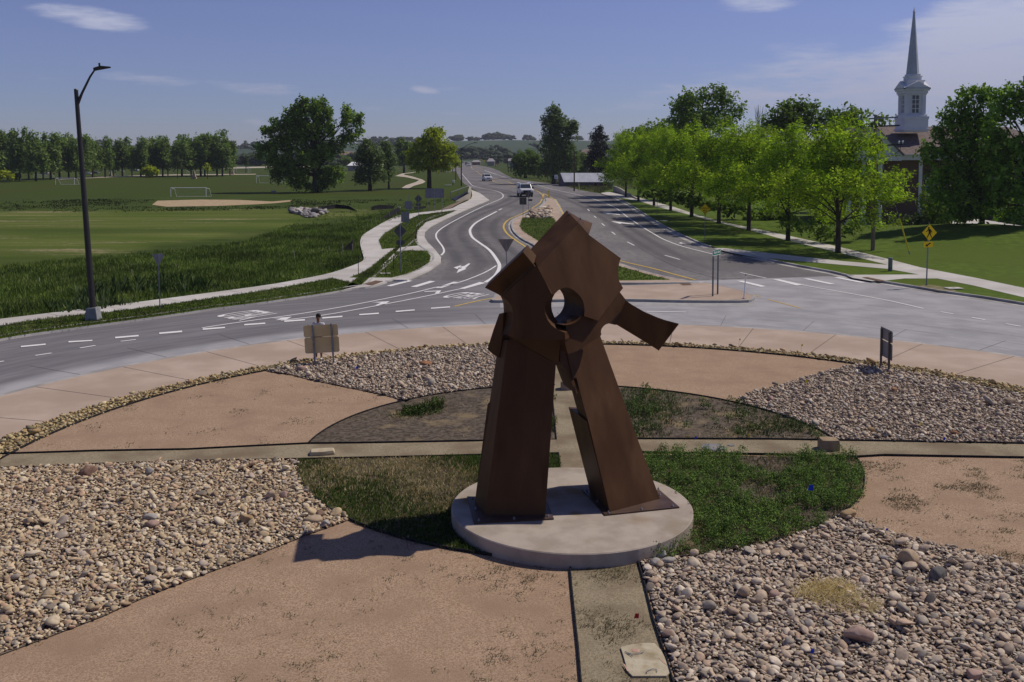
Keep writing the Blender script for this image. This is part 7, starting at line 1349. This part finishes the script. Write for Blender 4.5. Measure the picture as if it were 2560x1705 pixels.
m = D.materials.new('hill_fields'); m.use_nodes = True; n = NT(m.node_tree); b = n.n['Principled BSDF']; pos = n.add('ShaderNodeNewGeometry').outputs['Position']; mp = n.add('ShaderNodeMapping', {0: pos}); mp.inputs[3].default_value = (.004, .0016, 0)
vr = n.add('ShaderNodeTexVoronoi', {'Vector': mp.outputs[0], 'Scale': 1.}); c = n.mix(n.ramp(vr.outputs['Color'], .25, .6), (.020, .050, .014), (.034, .068, .020)); c = n.mix(n.ramp(n.noise(mp.outputs[0], 2.3, 3), .6, .68), c, (.08, .08, .045)); n.put(b.inputs['Base Color'], c); b.inputs['Roughness'].default_value = 1
o = npmesh('hills', V, F, 4, None, m, True); o['kind'] = 'structure'
def hz_(x, y):
    t = np.clip((y-780)/(920), 0, 1); s_ = t*t*(3-2*t); return ridge(x*1700/np.maximum(y, 1300))*s_-.4*(1-np.clip((y-640)/120, 0, 1))
r = np.random.default_rng(90); L = []
def belt(n, x0, x1, y0, y1, s0, s1, clump=0):
    x = r.uniform(x0, x1, n); y = r.uniform(y0, y1, n)
    if clump: cx_ = r.uniform(x0, x1, clump); cyy = r.uniform(y0, y1, clump); k_ = r.integers(0, clump, n); x = cx_[k_]+r.normal(size=n)*30; y = cyy[k_]+r.normal(size=n)*12
    L.append(np.c_[x, y, r.uniform(s0, s1, n)])
belt(420, -700, 480, 640, 760, 3.0, 5.2); belt(300, -900, 700, 780, 960, 3., 5.5, 26); belt(260, -1100, 900, 1000, 1500, 3.5, 6, 30); belt(160, -1500, 1300, 1640, 1700, 4., 7, 34); belt(120, -260, -60, 560, 640, 3., 5)
for (px, w_, s_) in [(1138, 8, 6), (1148, 6, 7), (1225, 14, 7), (1238, 10, 8), (1252, 10, 7), (1266, 7, 6), (1275, 6, 5.5), (1190, 14, 4), (1320, 4, 6), (985, 30, 5), (920, 30, 5), (1020, 20, 5), (1445, 6, 5), (1330, 10, 4)]:
    k_ = 8; L.append(np.c_[(px+r.normal(size=k_)*w_*.4-1280)/FPX*1680, np.full(k_, 1680.)+r.normal(size=k_)*6, s_*(.8+.4*r.random(k_))])
for (px, s_) in [(1258, 7.5), (1214, 5.5), (1165, 7), (1175, 7), (1185, 6)]: L.append(np.c_[(px+r.normal(size=5)*2-1280)/FPX*900, 900+r.normal(size=5)*5, s_*(.8+.3*r.random(5))])
L = np.concatenate(L); px_ = 1280+L[:, 0]/L[:, 1]*FPX; L = L[~((px_ > 1150) & (px_ < 1235) & (L[:, 1] < 760))]
TT = stone_templates(2, 6, 900); Vs, Fs, Cs, o_ = [], [], [], 0
for x, y, s_ in L:
    z0_ = float(hz_(np.array(x), np.array(y))); hue = r.random(); c_ = np.array((.022, .034, .018))*(1-hue)+np.array((.045, .066, .030))*hue
    for j in range(6):
        TV, TF = TT[r.integers(0, 6)]; k_ = s_*r.uniform(.35, .75); v = TV*np.array([k_, k_, k_*1.25])*(1+.25*r.normal(size=(len(TV), 1))*.6)+np.array([x+r.normal()*s_*.55, y+r.normal()*s_*.3, z0_+s_*r.uniform(.35, 1.25)])
        Vs.append(v); Fs.append(TF+o_); Cs.append(np.repeat(c_[None]*(1+.4*(r.random((1, 1))-.5)), len(TV), 0)); o_ += len(TV)
tag(npmesh('distant_trees', np.concatenate(Vs), np.concatenate(Fs), 3, np.concatenate(Cs), vcmat('far_foliage', .95)), 'dark tree belts along the valley and the ridge behind the road', 'woods', None, 'stuff')
def farbox(px0, px1, py0, py1, Y, mw, mr, label):
    u = Y/FPX; xa, xb_ = (px0-1280)*u, (px1-1280)*u; z0_, z1_ = CAMH-(py1-HOR)*u, CAMH-(py0-HOR)*u; g = max(float(hz_(np.array((xa+xb_)/2), np.array(Y*1.))), 0) if Y > 640 else 0; z0_ = min(z0_, g); e = empty('distant_building', ((xa+xb_)/2, Y, g)); tag(e, label, 'building')
    hh_ = (z1_-z0_); mb = MB(); mb.box(((xa+xb_)/2, Y+4, z0_+hh_*.3), (xb_-xa, 8, hh_*.6)); ch(mb.build('wall', mw), e); mb = MB(); zz_ = z0_+hh_*.6; mb.add([(xa-.3, Y-.4, zz_), (xb_+.3, Y-.4, zz_), (xb_+.3, Y+8.4, zz_), (xa-.3, Y+8.4, zz_), (xa+1, Y+4, z1_), (xb_-1, Y+4, z1_)], [(0, 1, 5, 4), (1, 2, 5), (2, 3, 4, 5), (3, 0, 4)]); ch(mb.build('roof', mr), e)
M_fr = mat('far_roof', (.30, .29, .30)); M_fw = mat('far_wall', (.32, .28, .24))
farbox(587, 613, 365, 372, 1500., M_wpaint, M_wpaint, 'long white building on the ridge left of the big cottonwood'); farbox(1218, 1236, 396, 406, 560., M_fw, M_fr, 'beige house with a grey roof beyond the far road'); farbox(1180, 1200, 400, 406, 600., mat('far_pink', (.3, .2, .17)), M_fr, 'low pinkish building beyond the far road'); farbox(1268, 1284, 396, 403, 620., M_fw, M_fr, 'small grey roofed house left of the poplar'); farbox(1246, 1253, 379, 383, 900., M_wpaint, M_wpaint, 'tiny white house on the slope below the ridge'); farbox(1188, 1197, 348.5, 352, 1690., M_wpaint, M_wpaint, 'white roof on the skyline above the road'); farbox(870, 905, 405, 409, 420., M_fw, M_wpaint, 'long pale roof behind the big cottonwood')
mb = MB(); q = [PY(845, 389.5, 880), PY(905, 389.5, 880), PY(910, 380, 1120), PY(850, 379, 1120)]; mb.prism(q, (0, 0, .3)); o = mb.build('ploughed_field', mat('ploughed', (.20, .12, .09), (.24, .16, .12), .05)); o['kind'] = 'structure'
# ------------------------------------------------------------------ haze
HZ = .00012
if HZ:
    m = D.materials.new('haze'); m.use_nodes = True; n = NT(m.node_tree); n.n.clear(); pv = n.add('ShaderNodeVolumePrincipled', {'Color': (.80, .86, 1.), 'Density': HZ, 'Anisotropy': .2}); n.l.new(pv.outputs[0], n.add('ShaderNodeOutputMaterial').inputs['Volume'])
    mb = MB(); mb.box((0, 4400, 19.), (12600, 9800, 42.)); o = mb.build('haze', m); tag(o, 'thin pale haze over the whole landscape', 'haze', None, 'stuff')
